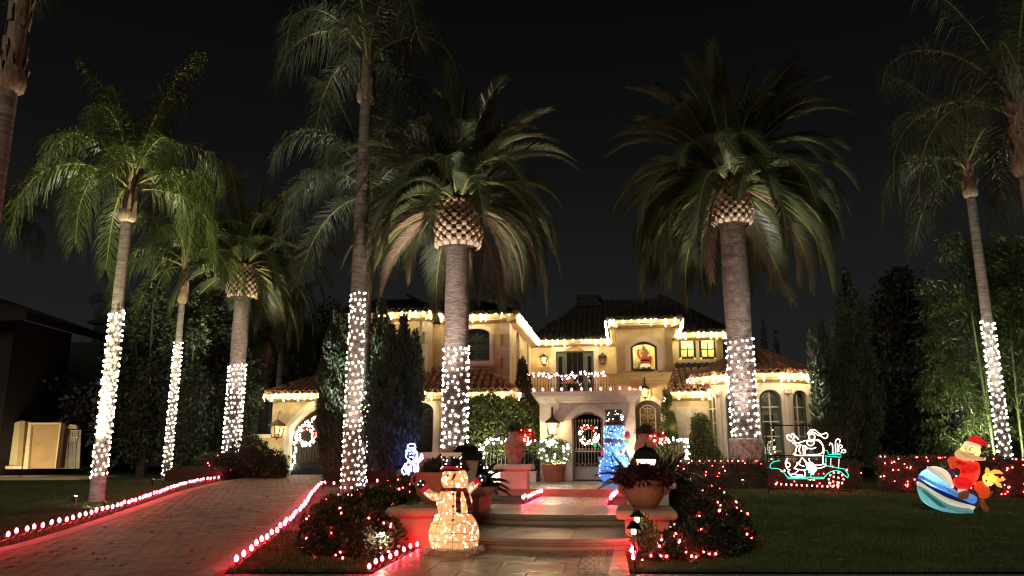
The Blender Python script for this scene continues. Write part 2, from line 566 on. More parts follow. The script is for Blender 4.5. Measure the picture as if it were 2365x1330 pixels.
for j in range(-170, 170):
    for i in range(-90, 90):
        a = (i + (.5 if j % 2 else 0)) * .24; b = j * .16
        x = -8 + a * math.cos(ang) - b * math.sin(ang); y = 18 + a * math.sin(ang) + b * math.cos(ang)
        if y < 8.75 or y > 31.5: continue
        sp_ = row_span(dp, y)
        if not sp_ or x < sp_[0] + .16 or x > sp_[1] - .16: continue
        cand.append((x, y))
def _seen(p):
    d = p[1] * CP; zc = G(p[1]) - EYE
    u = 1182.5 + p[0] * F / (p[1] * CP + zc * SP); v = 665 - F * (zc * CP - p[1] * SP) / (p[1] * CP + zc * SP)
    return -10 < u < 2375 and v < 1335
cand.sort(key=lambda p: p[1] * p[1] + p[0] * p[0] * .25 + (0 if _seen(p) else 1e6))
for q, (x, y) in enumerate(cand):
    z = G(y) + .034 + random.uniform(-.004, .004)
    if q < 300:
        o = link("paver", paver_me, None, driveway, loc=(x, y, z), rot=(.03, random.uniform(-.012, .012), ang + random.uniform(-.02, .02)))
    else:
        m4 = Matrix.Translation((x, y, z)) @ Matrix.Rotation(ang + random.uniform(-.02, .02), 4, 'Z') @ Matrix.Rotation(.03, 4, 'X')
        rest.append(np.array(m4))
joined("paver_field", pm2.v, pm2.f, rest, M_PAVER, driveway, kind="stuff")


def strip(line, w, h, side):
    """band of width w along a line, its top h above the ground; side +1 lies to the right of the line"""
    mb = MB(); L = []
    for i, p in enumerate(line):
        a = line[max(i - 1, 0)]; b = line[min(i + 1, len(line) - 1)]
        d = Vector((b.x - a.x, b.y - a.y, 0)); d.normalize(); n = Vector((d.y, -d.x, 0)) * side
        q = p + n * w
        L.append((p, q))
    for (p, q), (p2, q2) in zip(L, L[1:]):
        zt = lambda s: G(s.y) + h
        mb.add([(p.x, p.y, zt(p) - .1), (q.x, q.y, zt(q) - .1), (q2.x, q2.y, zt(q2) - .1), (p2.x, p2.y, zt(p2) - .1),
                (p.x, p.y, zt(p)), (q.x, q.y, zt(q)), (q2.x, q2.y, zt(q2)), (p2.x, p2.y, zt(p2))],
               [(4, 5, 6, 7), (0, 1, 5, 4), (1, 2, 6, 5), (2, 3, 7, 6), (3, 0, 4, 7)])
    return mb


def smooth_line(pts, n=6):
    out = []
    for i in range(len(pts) - 1):
        p0 = pts[max(i - 1, 0)]; p1 = pts[i]; p2 = pts[i + 1]; p3 = pts[min(i + 2, len(pts) - 1)]
        for k in range(n):
            t = k / n
            out.append(.5 * ((2 * p1) + (p2 - p0) * t + (2 * p0 - 5 * p1 + 4 * p2 - p3) * t * t + (3 * p1 - p0 - 3 * p2 + p3) * t ** 3))
    out.append(pts[-1])
    return out


structure(strip(smooth_line(DL), .30, .046, 1), "driveway_edge_band", M_CURB)
structure(strip(smooth_line(DR), .26, .046, -1), "driveway_edge_band", M_CURB)

# ---------------------------------------------------------------- front walk, steps, landing, porch floor (house axes)
def pz(y): return .20 + .045 * (y - 9.6)


wa, wb = zp(842, 1334, .2), zp(985, 1262, .27)
wc, wd = zp(1457, 1334, .2), zp(1443, 1266, .28)
wl_ = lambda t: wa + (wb - wa) * t
wr_ = lambda t: wc + (wd - wc) * t
mb = MB()
a0, b0 = wl_(-.1), wr_(-.1); a1, b1 = wl_(1.35), wr_(1.25)
mb.slab([(a0.x, a0.y), (b0.x, b0.y), (b1.x, b1.y), (a1.x, a1.y)], -.05, lambda x, y: pz(y) - .012)
walk = structure(mb, "front_walk", M_JOINT)
rows = [-.1, .16, .44, .72, 1.0, 1.24]
for j in range(len(rows) - 1):
    cols = [0, .2, .47, .74, 1.0] if j % 2 else [0, .33, .6, .86, 1.0]
    for i in range(len(cols) - 1):
        g_ = .006
        c4 = []
        for ti, ci, gx_, gy_ in ((rows[j], cols[i], g_, g_), (rows[j], cols[i + 1], -g_, g_), (rows[j + 1], cols[i + 1], -g_, -g_), (rows[j + 1], cols[i], g_, -g_)):
            l_, r_ = wl_(ti), wr_(ti); p = l_ + (r_ - l_) * ci
            c4.append((p.x + gx_, p.y + gy_))
        dzz = random.uniform(-.002, .002)
        mb = MB(); mb.slab(c4, lambda x, y: pz(y) - .011, lambda x, y: pz(y) + dzz)
        mb.build("paving_slab", M_STONE, walk)
# mosaic border let into the walk
mbd = thing("mosaic_inlay", "patterned mosaic panel let into the stone walk in front of the steps", "mosaic", zp(1375, 1295, .25))
o_ = mbd.location
M_IVORY = mat("ivory_tessera", (.46, .38, .24), rough=.4, var=.12, scale=30)
M_GREYT = mat("grey_tessera", (.13, .10, .095), rough=.4, var=.2, scale=40)
M_BROWNT = mat("brown_tessera", (.17, .125, .075), rough=.4, var=.25, scale=40)
cs = [zp(1352, 1276, .25), zp(1398, 1276, .25), zp(1384, 1317, .25), zp(1330, 1317, .25)]
ef = [zp(1401, 1276, .25), zp(1420, 1272, .25), zp(1404, 1318, .25), zp(1387, 1318, .25)]
bar = [zp(1345, 1282, .25), zp(1350, 1282, .25), zp(1338, 1304, .25), zp(1332, 1304, .25)]
def flat(cs4, nm, m, h):
    mb = MB(); lo = [(p.x - o_.x, p.y - o_.y, pz(p.y) - o_.z + .0005) for p in cs4]; hi = [(x, y, z + h) for x, y, z in lo]
    mb.add(lo + hi, [(7, 6, 5, 4), (0, 1, 5, 4), (1, 2, 6, 5), (2, 3, 7, 6), (3, 0, 4, 7)])
    return mb.build(nm, m, mbd)
flat(cs, "ivory_field", M_IVORY, .004); flat(ef, "grey_border", M_GREYT, .005); flat(bar, "brown_bar", M_BROWNT, .005)
mb = MB()
for j in range(9):
    for i in range(13):
        key = (i + j * 2) % 5 in (0, 1) or (j in (1, 7) and i % 3 < 2) or random.random() < .16
        if not key: continue
        s0, t0 = (i + .12) / 13, (j + .12) / 9; s1, t1 = (i + .95) / 13, (j + .9) / 9
        q = []
        for s_, t_ in ((s0, t0), (s1, t0), (s1, t1), (s0, t1)):
            a = cs[0] + (cs[1] - cs[0]) * s_; b = cs[3] + (cs[2] - cs[3]) * s_; p = a + (b - a) * t_
            q.append((p.x - o_.x, p.y - o_.y, pz(p.y) - o_.z + .006))
        mb.quad(q[3], q[2], q[1], q[0])
tag(mb.build("pattern_tesserae", M_BROWNT, mbd), kind="stuff")


def hpoly(pts): return [(hw(x, d, 0).x, hw(x, d, 0).y) for x, d in pts]


def arc_front(x0, x1, d, bulge, n=16):
    return [(x0 + (x1 - x0) * i / n, d - bulge * (1 - (2 * i / n - 1) ** 2)) for i in range(n + 1)]


for k_, (d, zt, x0, x1, back) in enumerate(((-14.0, .435, -1.45, 1.30, -11.6), (-11.75, .60, -1.5, 1.42, -9.3))):
    mb = MB()
    mb.slab(hpoly(arc_front(x0, x1, d + .05, .26) + [(x1, back), (x0, back)]), -.05, zt - .05)
    st = structure(mb, "stone_step", M_STEP)
    # rounded tread slabs in three pieces across
    n = 16; fr = arc_front(x0 - .0, x1 + .0, d, .27)
    for a_, b_ in ((0, 5), (5, 11), (11, 16)):
        seg = fr[a_:b_ + 1]
        pts = [(x + (.004 if i == 0 else (-.004 if i == len(seg) - 1 else 0)), y) for i, (x, y) in enumerate(seg)]
        mb = MB(); mb.slab(hpoly(pts + [(pts[-1][0], back), (pts[0][0], back)]), zt - .049, zt)
        mb.build("tread_slab", M_STEP, st)
    mb = MB()                                        # moulding under the tread
    for q in range(n):
        (xa, ya), (xb, yb) = arc_front(x0, x1, d + .03, .26)[q:q + 2]
        pa, pb = hw(xa, ya, 0), hw(xb, yb, 0)
        mb.tube([(pa.x, pa.y, zt - .075), (pb.x, pb.y, zt - .075)], .022, 6)
    mb.build("tread_moulding", M_STEP, st)

mb = MB(); mb.slab(hpoly([(-.87, -9.3), (.82, -9.3), (.94, -5.7), (-.76, -5.7)]), 0, .588)
w2 = structure(mb, "upper_walk", M_JOINT)
for j in range(4):
    for i in range(3):
        xa = [-.85, -.3, .28, .84][i]; xb = [-.85, -.3, .28, .84][i + 1]; da = -9.29 + j * .9; db = da + .893
        mb = MB(); mb.slab(hpoly([(xa + .004, da), (xb - .004, da), (xb - .004, db), (xa + .004, db)]), .588, .60 + random.uniform(-.0015, .0015))
        mb.build("paving_slab", M_STONE, w2)
for sx_ in ((-3.3, -.89), (.84, 2.35)):
    mb = MB(); mb.slab(hpoly([(sx_[0], -9.35), (sx_[1], -9.35), (sx_[1] + (.1 if sx_[1] > 0 else .11), -5.72), (sx_[0], -5.2)]), 0, .585)
    structure(mb, "terrace_lawn", M_LAWN)
mb = MB(); mb.slab(hpoly([(-2.0, -5.7), (2.1, -5.7), (2.1, .3), (-2.0, .3)]), 0, .73)
porch = structure(mb, "porch_floor", M_STEP)
for j in range(5):
    for i in range(4):
        xa = -1.99 + i * 1.02; da = -5.72 + j * 1.13
        mb = MB(); mb.slab(hpoly([(xa + .004, da), (xa + 1.012, da), (xa + 1.012, da + 1.122), (xa + .004, da + 1.122)]), .73, .76 + random.uniform(-.001, .001))
        mb.build("paving_slab", M_STONE, porch)


# ---------------------------------------------------------------- grass blades on the near lawns
def blades(name, n, box, test, h=(.03, .065)):
    x = RNG.uniform(box[0], box[1], n); y = box[2] + (box[3] - box[2]) * RNG.random(n) ** 1.6
    ok = np.array([test(a, b) for a, b in zip(x, y)]); x, y = x[ok], y[ok]; n = len(x)
    z = np.array([G(b) for b in y]) + .012 * np.sin(x * 1.7 + y) * np.sin(y * .9) - .004
    L = RNG.uniform(h[0], h[1], n); a = RNG.uniform(0, 2 * PI, n); w = .006 + .003 * (y - 10) / 8
    le = RNG.normal(0, .35, (n, 2))
    P = np.stack([x, y, z], 1); S = np.stack([np.cos(a), np.sin(a), 0 * a], 1) * w[:, None]
    T = P + np.stack([le[:, 0] * L, le[:, 1] * L, L], 1)
    V_ = np.stack([P - S, P + S, T], 1).reshape(-1, 3)
    o = link(name, raw_mesh(name, V_, np.arange(3 * n).reshape(n, 3)), M_BLADE)
    o["kind"] = "stuff"
    return o


blades("lawn_grass", 240000, (2.4, 16, 10.15, 24), lambda x, y: x > 1.55 + (y - 10) * .02 and x < y * .68 + 1)
blades("lawn_grass", 22000, (1.45, 3.6, 10.13, 11.0), lambda x, y: True, (.025, .05))
blades("lawn_grass", 100000, (-16, -4, 12.0, 28), lambda x, y: x < (row_span(dp, y) or (99, 0))[0] - .03 and x > -y * .68 - 1)
blades("lawn_grass", 40000, (-5.2, -1.2, 10.15, 14), lambda x, y: x > (row_span(dp, y) or (0, -99))[1] + .03 and x < -1.9 + (y - 10) * .35)
# ================================================================ the house
house = thing("house", "two storey Mediterranean villa with tiled roofs, arched windows and light strings on its eaves", "house", (HX, HY, HZ), -TH)


def arch(x0, x1, z0, zs, rise, n=14, flat=False):
    xc, hw_ = (x0 + x1) / 2, (x1 - x0) / 2
    out = [(x0, z0)]
    for i in range(n + 1):
        if flat:
            s = -1 + 2 * i / n; out.append((xc + hw_ * s, zs + rise * (1 - s * s)))
        else:
            t = PI - PI * i / n; out.append((xc + hw_ * math.cos(t), zs + rise * math.sin(t)))
    out.append((x1, z0))
    return out


def grow(x0, x1, z0, zs, rise, g, gb=0.0): return (x0 - g, x1 + g, z0 - gb, zs, rise + g)


def wall(name, parent, loc, rz, w, z0, z1, ops, m, th=.3, label=None):
    """plastered wall along local x with arched openings (xa, xb, za, zs, rise, flat) and their reveals"""
    mb = MB(); x = 0.0
    for (xa, xb, za, zs, rise, fl) in sorted(ops):
        if xa > x: mb.box(((x + xa) / 2, th / 2, (z0 + z1) / 2), (xa - x, th, z1 - z0))
        if za > z0: mb.box(((xa + xb) / 2, th / 2, (z0 + za) / 2), (xb - xa, th, za - z0))
        pts = arch(xa, xb, za, zs, rise, 14, fl)[1:-1]
        if pts[0][1] < z1:
            mb.prism([(xa, z1)] + pts + [(xb, z1)], 0, th) if False else None
            for (p, q) in zip(pts, pts[1:]):
                mb.add([(p[0], 0, p[1]), (q[0], 0, q[1]), (q[0], 0, z1), (p[0], 0, z1), (p[0], th, p[1]), (q[0], th, q[1])],
                       [(0, 1, 2, 3), (1, 0, 4, 5)])
        x = xb
    if x < w: mb.box(((x + w) / 2, th / 2, (z0 + z1) / 2), (w - x, th, z1 - z0))
    o = mb.build(name, m, parent); o.location = loc; o.rotation_euler = (0, 0, rz)
    if label: o["label"] = label
    return o


def surround(parent, loc, rz, x0, x1, z0, zs, rise, t=.16, proud=.06, m=None, fl=False, sill=True, name="window_surround"):
    m = m or M_TRIM
    mb = MB()
    steps = ((t, proud * .55), (t * .62, proud))
    for tt, pr in steps:
        o_ = arch(*grow(x0, x1, z0, zs, rise, tt), 14, fl); i_ = arch(x0, x1, z0, zs, rise, 14, fl)
        mb.ring(o_, i_, -pr, .02 + pr * .01)
    if sill: mb.box(((x0 + x1) / 2, -.05, z0 - .07), (x1 - x0 + 2 * t + .14, .2, .14)); mb.box(((x0 + x1) / 2, -.03, z0 - .17), (x1 - x0 + 2 * t + .04, .13, .06))
    o = mb.build(name, m, parent); o.location = loc; o.rotation_euler = (0, 0, rz)
    return o


def window(parent, loc, rz, x0, x1, z0, zs, rise, fm, fw=.08, mullions=(1, 3), fl=False, kind="dark", rec=.12, name="window", label=None, bar=None):
    """arched window: frame (part) with pane, glazing bars or shutters as sub-parts"""
    mb = MB(); i_ = arch(x0 + fw, x1 - fw, z0 + fw, zs, max(rise - fw, .02), 14, fl); o_ = arch(x0, x1, z0, zs, rise, 14, fl)
    mb.ring(o_, i_, rec - .05, rec + .06); mb.box(((x0 + x1) / 2, rec + .003, z0 + fw / 2), (x1 - x0 - 2 * fw, .1, fw))
    f = mb.build(name, fm, parent); f.location = loc; f.rotation_euler = (0, 0, rz)
    if label: f["label"] = label
    mb = MB(); mb.prism(i_[::-1], rec + .02, rec + .03)
    mb.build("pane", M_GLASS if kind != "dark" else M_PANE, f)
    iw = x1 - x0 - 2 * fw; mz = zs + rise - fw - z0 - fw; nx_, nz_ = mullions
    bar = bar or fw * .4
    mb = MB()
    for i in range(1, nx_ + 1):
        x = x0 + fw + iw * i / (nx_ + 1); s = (2 * (x - x0) / (x1 - x0) - 1)
        top = zs + (rise - fw) * ((1 - s * s) if fl else math.sqrt(max(0, 1 - s * s)))
        mb.box((x, rec, (z0 + fw + top) / 2), (bar, .035, top - z0 - fw))
    for k in range(1, nz_ + 1):
        z = z0 + fw + mz * k / (nz_ + 1)
        if z < zs + rise * .5: mb.box(((x0 + x1) / 2, rec - .001, z), (iw, .03, bar))
    if nx_ or nz_: mb.build("glazing_bar", fm if kind != "glass" else M_CREAM, f)
    if kind == "shutter":
        for sd in (0, 1):
            xa = x0 + fw + sd * iw / 2; xb = xa + iw / 2; mb = MB(); z = z0 + fw + .03
            zt = zs + (rise - fw) * .55
            mb.box((xa + .03, rec + .09, (z0 + fw + zt) / 2), (.05, .03, zt - z0 - fw)); mb.box((xb - .03, rec + .09, (z0 + fw + zt) / 2), (.05, .03, zt - z0 - fw))
            while z < zt:
                mb.add([(xa + .06, rec + .07, z), (xb - .06, rec + .07, z), (xb - .06, rec + .115, z + .055), (xa + .06, rec + .115, z + .055),
                        (xa + .06, rec + .075, z - .006), (xb - .06, rec + .075, z - .006), (xb - .06, rec + .12, z + .049), (xa + .06, rec + .12, z + .049)],
                       [(0, 1, 2, 3), (7, 6, 5, 4), (0, 4, 5, 1), (3, 2, 6, 7)]); z += .078
            mb.build("shutter", M_SHUTTER, f)
    return f


tile_mb = MB()
_n = 6
for (y, r_, z) in ((-.21, .118, .022), (.23, .098, .0)):
    for i in range(_n + 1):
        t = PI * i / _n; tile_mb.v.append((math.cos(t) * r_, y, z + math.sin(t) * r_ * .95))
for (y, r_, z) in ((-.21, .098, .022),):
    for i in range(_n + 1):
        t = PI * i / _n; tile_mb.v.append((math.cos(t) * r_, y, z + math.sin(t) * r_ * .95))
for i in range(_n):
    tile_mb.f.append((i + 1, i, _n + 1 + i, _n + 2 + i)); tile_mb.f.append((i, i + 1, 2 * _n + 3 + i, 2 * _n + 2 + i))
tile_me = mesh_of(tile_mb, "roof_tile", M_TILE)
TILE_BUDGET = [300]


def tile_roof(name, parent, A, B, C, D, m=None, single=0, hips=(), thick=.05):
    """sloping roof face: A-B eave, D-C ridge; deck sheet plus barrel tiles, 'single' of them as pieces of their own"""
    A, B, C, D = Vector(A), Vector(B), Vector(C), Vector(D)
    m = m or M_TILE
    ex = (B - A).normalized(); nrm = ex.cross(((C + D) / 2 - (A + B) / 2)).normalized(); up = nrm.cross(ex)
    mb = MB(); dn = nrm * -thick
    P4 = [A, B, C, D]
    mb.add([p - nrm * .01 for p in P4] + [p + dn for p in P4], [(0, 1, 2, 3), (7, 6, 5, 4), (0, 4, 5, 1), (1, 5, 6, 2), (2, 6, 7, 3), (3, 7, 4, 0)])
    deck = mb.build(name, M_DECK, parent)
    st = [((p - A).dot(ex), (p - A).dot(up)) for p in P4]
    S = max(s for s, t in st); T = max(t for s, t in st)
    ts = []
    j = 0
    while j * .37 < T:
        i = 0; s0 = min(s for s, t in st)
        while s0 + i * .25 < S:
            s = s0 + i * .25 + .12; t = j * .37 + .17
            i += 1
            if not inside(st, s, t if t < T else T - .01): continue
            ts.append((j, s + random.uniform(-.008, .008), t + random.uniform(-.012, .012), random.uniform(-.03, .03)))
        j += 1
    rest_ = []; base = Matrix((ex, up, nrm)).transposed().to_4x4()
    for q, (j, s, t, a) in enumerate(sorted(ts)):
        m4 = Matrix.Translation(A + ex * s + up * t) @ base @ Matrix.Rotation(a, 4, 'Z')
        if single > 0 and TILE_BUDGET[0] > 0:
            single -= 1; TILE_BUDGET[0] -= 1
            o = link("roof_tile", tile_me, None, deck); o.matrix_local = m4
        else: rest_.append(np.array(m4))
    if rest_:
        joined("tile_field", tile_mb.v, tile_mb.f, rest_, m, deck, kind="stuff")
    for (p, q) in hips:
        p, q = Vector(p), Vector(q); mb = MB(); L = (q - p).length; n_ = max(2, int(L / .36))
        for k_ in range(n_):
            a = p + (q - p) * (k_ / n_); b = p + (q - p) * ((k_ + 1.12) / n_)
            mb.tube([a + Vector((0, 0, .03)), b + Vector((0, 0, .02))], [.115, .09], 8)
        mb.build("hip_tile", m, deck)
    return deck


def eave(parent, p0, p1, inward, depth=.34, h=.30, m=None, name="eave_cornice"):
    """moulded cornice under a roof edge from p0 to p1, running back to the wall"""
    p0, p1, n = Vector(p0), Vector(p1), Vector(inward)
    prof = [(0, -.03), (0, -h * .55), (.045, -h * .62), (.05, -h * .78), (.10, -h * .84), (depth * .7, -h), (depth, -h - .04), (depth, -.03)]
    mb = MB(); k = len(prof)
    for p in (p0, p1): mb.v += [tuple(p + n * a + Vector((0, 0, b))) for a, b in prof]
    mb.f = [(i, (i + 1) % k, k + (i + 1) % k, k + i) for i in range(k)] + [tuple(range(k - 1, -1, -1)), tuple(range(k, 2 * k))]
    return mb.build(name, m or M_EAVE, parent)


ZE = 6.04
AX0, AX1, AD = -9.2, -5.51, 1.33            # eave corners of the wings (house axes)
BX1, BD = -2.63, 2.2
CD, CX1 = 9.15, .70
DX0, DX1, DD = .73, 3.46, 4.2
EX1, ED = 5.8, 7.8
OV = .32
# ---- upper walls
wall("wall", house, (AX0 + OV, AD + OV, 0), 0, AX1 - AX0 - 2 * OV, 2.3, ZE - .3, [], M_STUCCO)
wall("wall", house, (AX1 - OV, AD + OV, 0), PI / 2, BD - AD + .3, 2.3, ZE - .3, [], M_STUCCO, th=.3)
x0, z0 = ath(1066, 835, BD + OV); x1, _ = ath(1131, 835, BD + OV); zt = ath(1105, 759, BD + OV)[1]; zs = ath(1131, 772, BD + OV)[1]
bw = AX1 - OV - .05
wall("wall", house, (bw, BD + OV, 0), 0, BX1 - OV - bw, 2.3, ZE - .3, [(x0 - bw, x1 - bw, z0, zs, zt - zs, False)], M_STUCCO)
surround(house, (0, BD + OV, 0), 0, x0, x1, z0, zs, zt - zs)
window(house, (0, BD + OV, 0), 0, x0, x1, z0, zs, zt - zs, M_DKFRAME, .07, (1, 2), kind="shutter", label="dark arched window with half open shutters")
# side wall of that wing with two slim arched windows
SX = BX1 - OV


def dxs(u, v, x):
    lo, hi = 0.0, 20.0; f0 = ath(u, v, lo)[0] - x
    for _ in range(50):
        mid = (lo + hi) / 2
        if (ath(u, v, mid)[0] - x) * f0 > 0: lo = mid
        else: hi = mid
    return lo, ath(u, v, lo)[1]


ops = []
for (ua, ub, vt, vb) in ((1189.5, 1197, 763, 850), (1213.5, 1220, 787, 856)):
    da, _ = dxs(ua, 820, SX); db, _ = dxs(ub, 820, SX); zb_ = 3.75; zt_ = dxs((ua + ub) / 2, vt, SX)[1]
    w_ = max(.65, db - da)
    ops.append((da - BD - OV, da - BD - OV + w_, zb_, zt_ - .3, .3, False))
wall("wall", house, (SX, BD + OV, 0), PI / 2, CD - BD + .3, -.3, ZE - .3, ops, M_STUCCO)
for (a, b, zb_, zs_, rs_, fl_) in ops:
    surround(house, (SX, BD + OV, 0), PI / 2, a, b, zb_, zs_, rs_, .13, .05)
    window(house, (SX, BD + OV, 0), PI / 2, a, b, zb_, zs_, rs_, M_DKFRAME, .06, (0, 2))
# centre wall behind the balcony
dx0, dzt = ath(1284, 812, CD + OV); dx1, _ = ath(1371, 812, CD + OV); BZ = 3.25
dza = ath(1327, 805, CD + OV)[1]
cx0 = SX
wall("wall", house, (cx0, CD + OV, 0), 0, CX1 + .6 - cx0, -.3, ZE - .3, [(dx0 - cx0, dx1 - cx0, BZ, dzt, .02, True)], M_STUCCO)


def trio(x0, x1, z0, zs, rise, g=0.0):
    w = x1 - x0; a, b = x0 + w * .24, x1 - w * .24
    out = [(x0 - g, z0), (x0 - g, zs + g), (a - g * .3, zs + g)]
    for i in range(1, 12):
        s = -1 + 2 * i / 12; out.append(((a + b) / 2 + (b - a) / 2 * s, zs + g + rise * (1 - s * s)))
    return out + [(b + g * .3, zs + g), (x1 + g, zs + g), (x1 + g, z0)]


mb = MB()
rz_ = dza - dzt + .1
mb.ring(trio(dx0, dx1, BZ, dzt, rz_, .22), trio(dx0, dx1, BZ, dzt, rz_), -.05, .03); mb.ring(trio(dx0, dx1, BZ, dzt, rz_, .13), trio(dx0, dx1, BZ, dzt, rz_), -.08, -.045)
o = mb.build("door_surround", M_TRIM, house); o.location = (0, CD + OV, 0)
mb = MB(); w_ = dx1 - dx0
mb.prism(trio(dx0, dx1, BZ, dzt, rz_)[::-1], .06, .12)
bdoor = mb.build("balcony_door", M_GREEN, house); bdoor.location = (0, CD + OV, 0); bdoor["label"] = "green arched french door with side lights"
for (fa, fb, za_, zb_, nm_, nc) in ((.28, .72, .62, 1.16, "pane", 3), (.28, .72, .26, .60, "pane", 3), (.06, .17, .62, 1.06, "pane", 1), (.06, .17, .28, .58, "pane", 1), (.83, .94, .62, 1.06, "pane", 1), (.83, .94, .28, .58, "pane", 1)):
    xa, xb = dx0 + w_ * fa, dx0 + w_ * fb; H_ = dzt - BZ
    for c_ in range(nc):
        p_, q_ = xa + (xb - xa) * c_ / nc + .012, xa + (xb - xa) * (c_ + 1) / nc - .012
        mb = MB(); mb.box(((p_ + q_) / 2, .052, BZ + H_ * (za_ + zb_) / 2 * .86), (q_ - p_, .02, H_ * (zb_ - za_) * .8)); mb.build(nm_, M_PANE, bdoor)
mb = MB()
for fx in (.235, .765): mb.box((dx0 + w_ * fx, .045, (BZ + dzt) / 2), (.09, .03, dzt - BZ))
mb.build("door_stile", M_GREEN, bdoor)
# D tower
wx0, wz0 = ath(1458, 858, DD + OV); wx1, _ = ath(1519, 858, DD + OV); wzs = ath(1458, 802, DD + OV)[1]; wzt = ath(1488, 789, DD + OV)[1]
tx0 = DX0 + OV - .05
wall("wall", house, (tx0, DD + OV, 0), 0, DX1 - OV - tx0, 3.2, ZE - .3, [(wx0 - tx0, wx1 - tx0, wz0, wzs, wzt - wzs, True)], M_STUCCO)
wall("wall", house, (DX1 - OV, DD + OV, 0), PI / 2, 4.2, 0, ZE - .3, [], M_STUCCO)
wall("wall", house, (tx0 + .3, DD + OV + .3, 0), PI / 2, 4.6, 0, ZE - .3, [], M_STUCCO)
surround(house, (0, DD + OV, 0), 0, wx0, wx1, wz0, wzs, wzt - wzs, .2, .06, fl=True, sill=False)
tw = window(house, (0, DD + OV, 0), 0, wx0, wx1, wz0 + .002, wzs, wzt - wzs, M_DKFRAME, .09, (0, 0), fl=True, kind="santa", rec=.10, label="lit arched window with a dark frame")
# lit niche behind the window: bright cream room wall with scroll ironwork, lamp above
lx0, lz0 = ath(1400, 860, DD - .2); lx1, _ = ath(1584, 860, DD - .2); lz1 = ath(1490, 882, DD - .2)[1]
mb = MB()
for (a, za, zb) in ((.30, lz0 - .10, lz0 - .003), (.22, lz0 - .30, lz0 - .10), (.12, lz1, lz0 - .30)):
    mb.box(((lx0 + lx1) / 2, DD + OV - a / 2, (za + zb) / 2), (lx1 - lx0 - (.3 - a) * 1.6, a, zb - za))
mb.build("ledge_cornice", M_STUCCO, house)
# lower wall of the tower with the arched front door
px0, pz_t = ath(1466, 925, DD + OV + .1); px1, _ = ath(1524, 925, DD + OV + .1); pzs = ath(1466, 938, DD + OV + .1)[1]
wall("wall", house, (tx0, DD + OV + .02, 0), 0, DX1 - OV - tx0, -.3, 3.2, [(px0 - tx0, px1 - tx0, .06, pzs, pz_t - pzs, True)], M_STUCCO)
surround(house, (0, DD + OV + .02, 0), 0, px0, px1, .06, pzs, pz_t - pzs, .2, .07, M_CREAM, fl=True, sill=False, name="door_surround")
mb = MB(); mb.prism(arch(px0, px1, .06, pzs, pz_t - pzs, 14, True)[::-1], .14, .22)
fd = mb.build("front_door", M_WOOD, house); fd.location = (0, DD + OV, 0); fd["label"] = "walnut arched front door with scrolled iron glass panel"
mb = MB(); ga = arch(px0 + .17, px1 - .17, .9, pzs - .12, .17, 14, True); gb = arch(px0 + .21, px1 - .21, .94, pzs - .12, .14, 14, True)
mb.ring(ga, gb, .105, .142); mb.build("panel_moulding", M_CREAM, fd)
M_AMBER = mat("amber_glass", (.20, .12, .05), rough=.2, var=.3, scale=6)
mb = MB(); mb.prism(gb[::-1], .125, .138); mb.build("pane", M_AMBER, fd)


def scrolls(parent, x, z, s, m, name="iron_scroll", y=.1, r=.014):
    mb = MB()
    for sx_ in (-1, 1):
        for (ox, oz, k, st, tu) in ((.18, .25, .17, 0, 1.5), (.22, -.15, .20, PI, 1.4), (.10, .55, .13, .5, 1.2), (.25, -.5, .15, 2, 1.3)):
            pts = []
            for i in range(15):
                t = i / 14; rr = k * (1 - .75 * t); an = st + tu * 2 * PI * t
                pts.append((x + sx_ * (ox + rr * math.cos(an)) * s, y, z + (oz + rr * math.sin(an)) * s))
            mb.tube(pts, r, 4)
    mb.tube([(x, y, z - .7 * s), (x, y, z + .75 * s)], r, 4)
    return mb.build(name, m, parent)


scrolls(fd, (px0 + px1) / 2, (.95 + pzs) / 2 + .3, .75, M_TRIM, y=.11)
# room behind the lit window
M_ROOM = mat("lit_room_wall", (.72, .58, .30), rough=.8, var=.05)
mb = MB(); ya = DD + OV + .35; yb_ = ya + .9
mb.quad((wx0 - .3, yb_, wz0 - .1), (wx1 + .3, yb_, wz0 - .1), (wx1 + .3, yb_, wzt + .3), (wx0 - .3, yb_, wzt + .3))
mb.quad((wx0 - .3, ya, wz0 - .1), (wx0 - .3, yb_, wz0 - .1), (wx0 - .3, yb_, wzt + .3), (wx0 - .3, ya, wzt + .3))
mb.quad((wx1 + .3, yb_, wz0 - .1), (wx1 + .3, ya, wz0 - .1), (wx1 + .3, ya, wzt + .3), (wx1 + .3, yb_, wzt + .3))
mb.quad((wx0 - .3, yb_, wzt + .3), (wx1 + .3, yb_, wzt + .3), (wx1 + .3, ya, wzt + .3), (wx0 - .3, ya, wzt + .3))
mb.quad((wx0 - .3, ya, wz0 - .1), (wx1 + .3, ya, wz0 - .1), (wx1 + .3, yb_, wz0 - .1), (wx0 - .3, yb_, wz0 - .1))
room = mb.build("lit_room", M_ROOM, house)
mb = MB(); mb.lathe([(.02, .1), (.10, 0), (.12, -.10), (.05, -.16)], 12, ((wx0 + wx1) / 2, ya + .3, wzt + .15)); mb.build("ceiling_lamp", glow("room_lamp", (1, .72, .34), 190), room)
scrolls(room, (wx0 + wx1) / 2, (wz0 + wzt) / 2 + .1, .85, mat("brass_scroll", (.30, .18, .05), rough=.4, metal=.5), y=yb_ - .06)
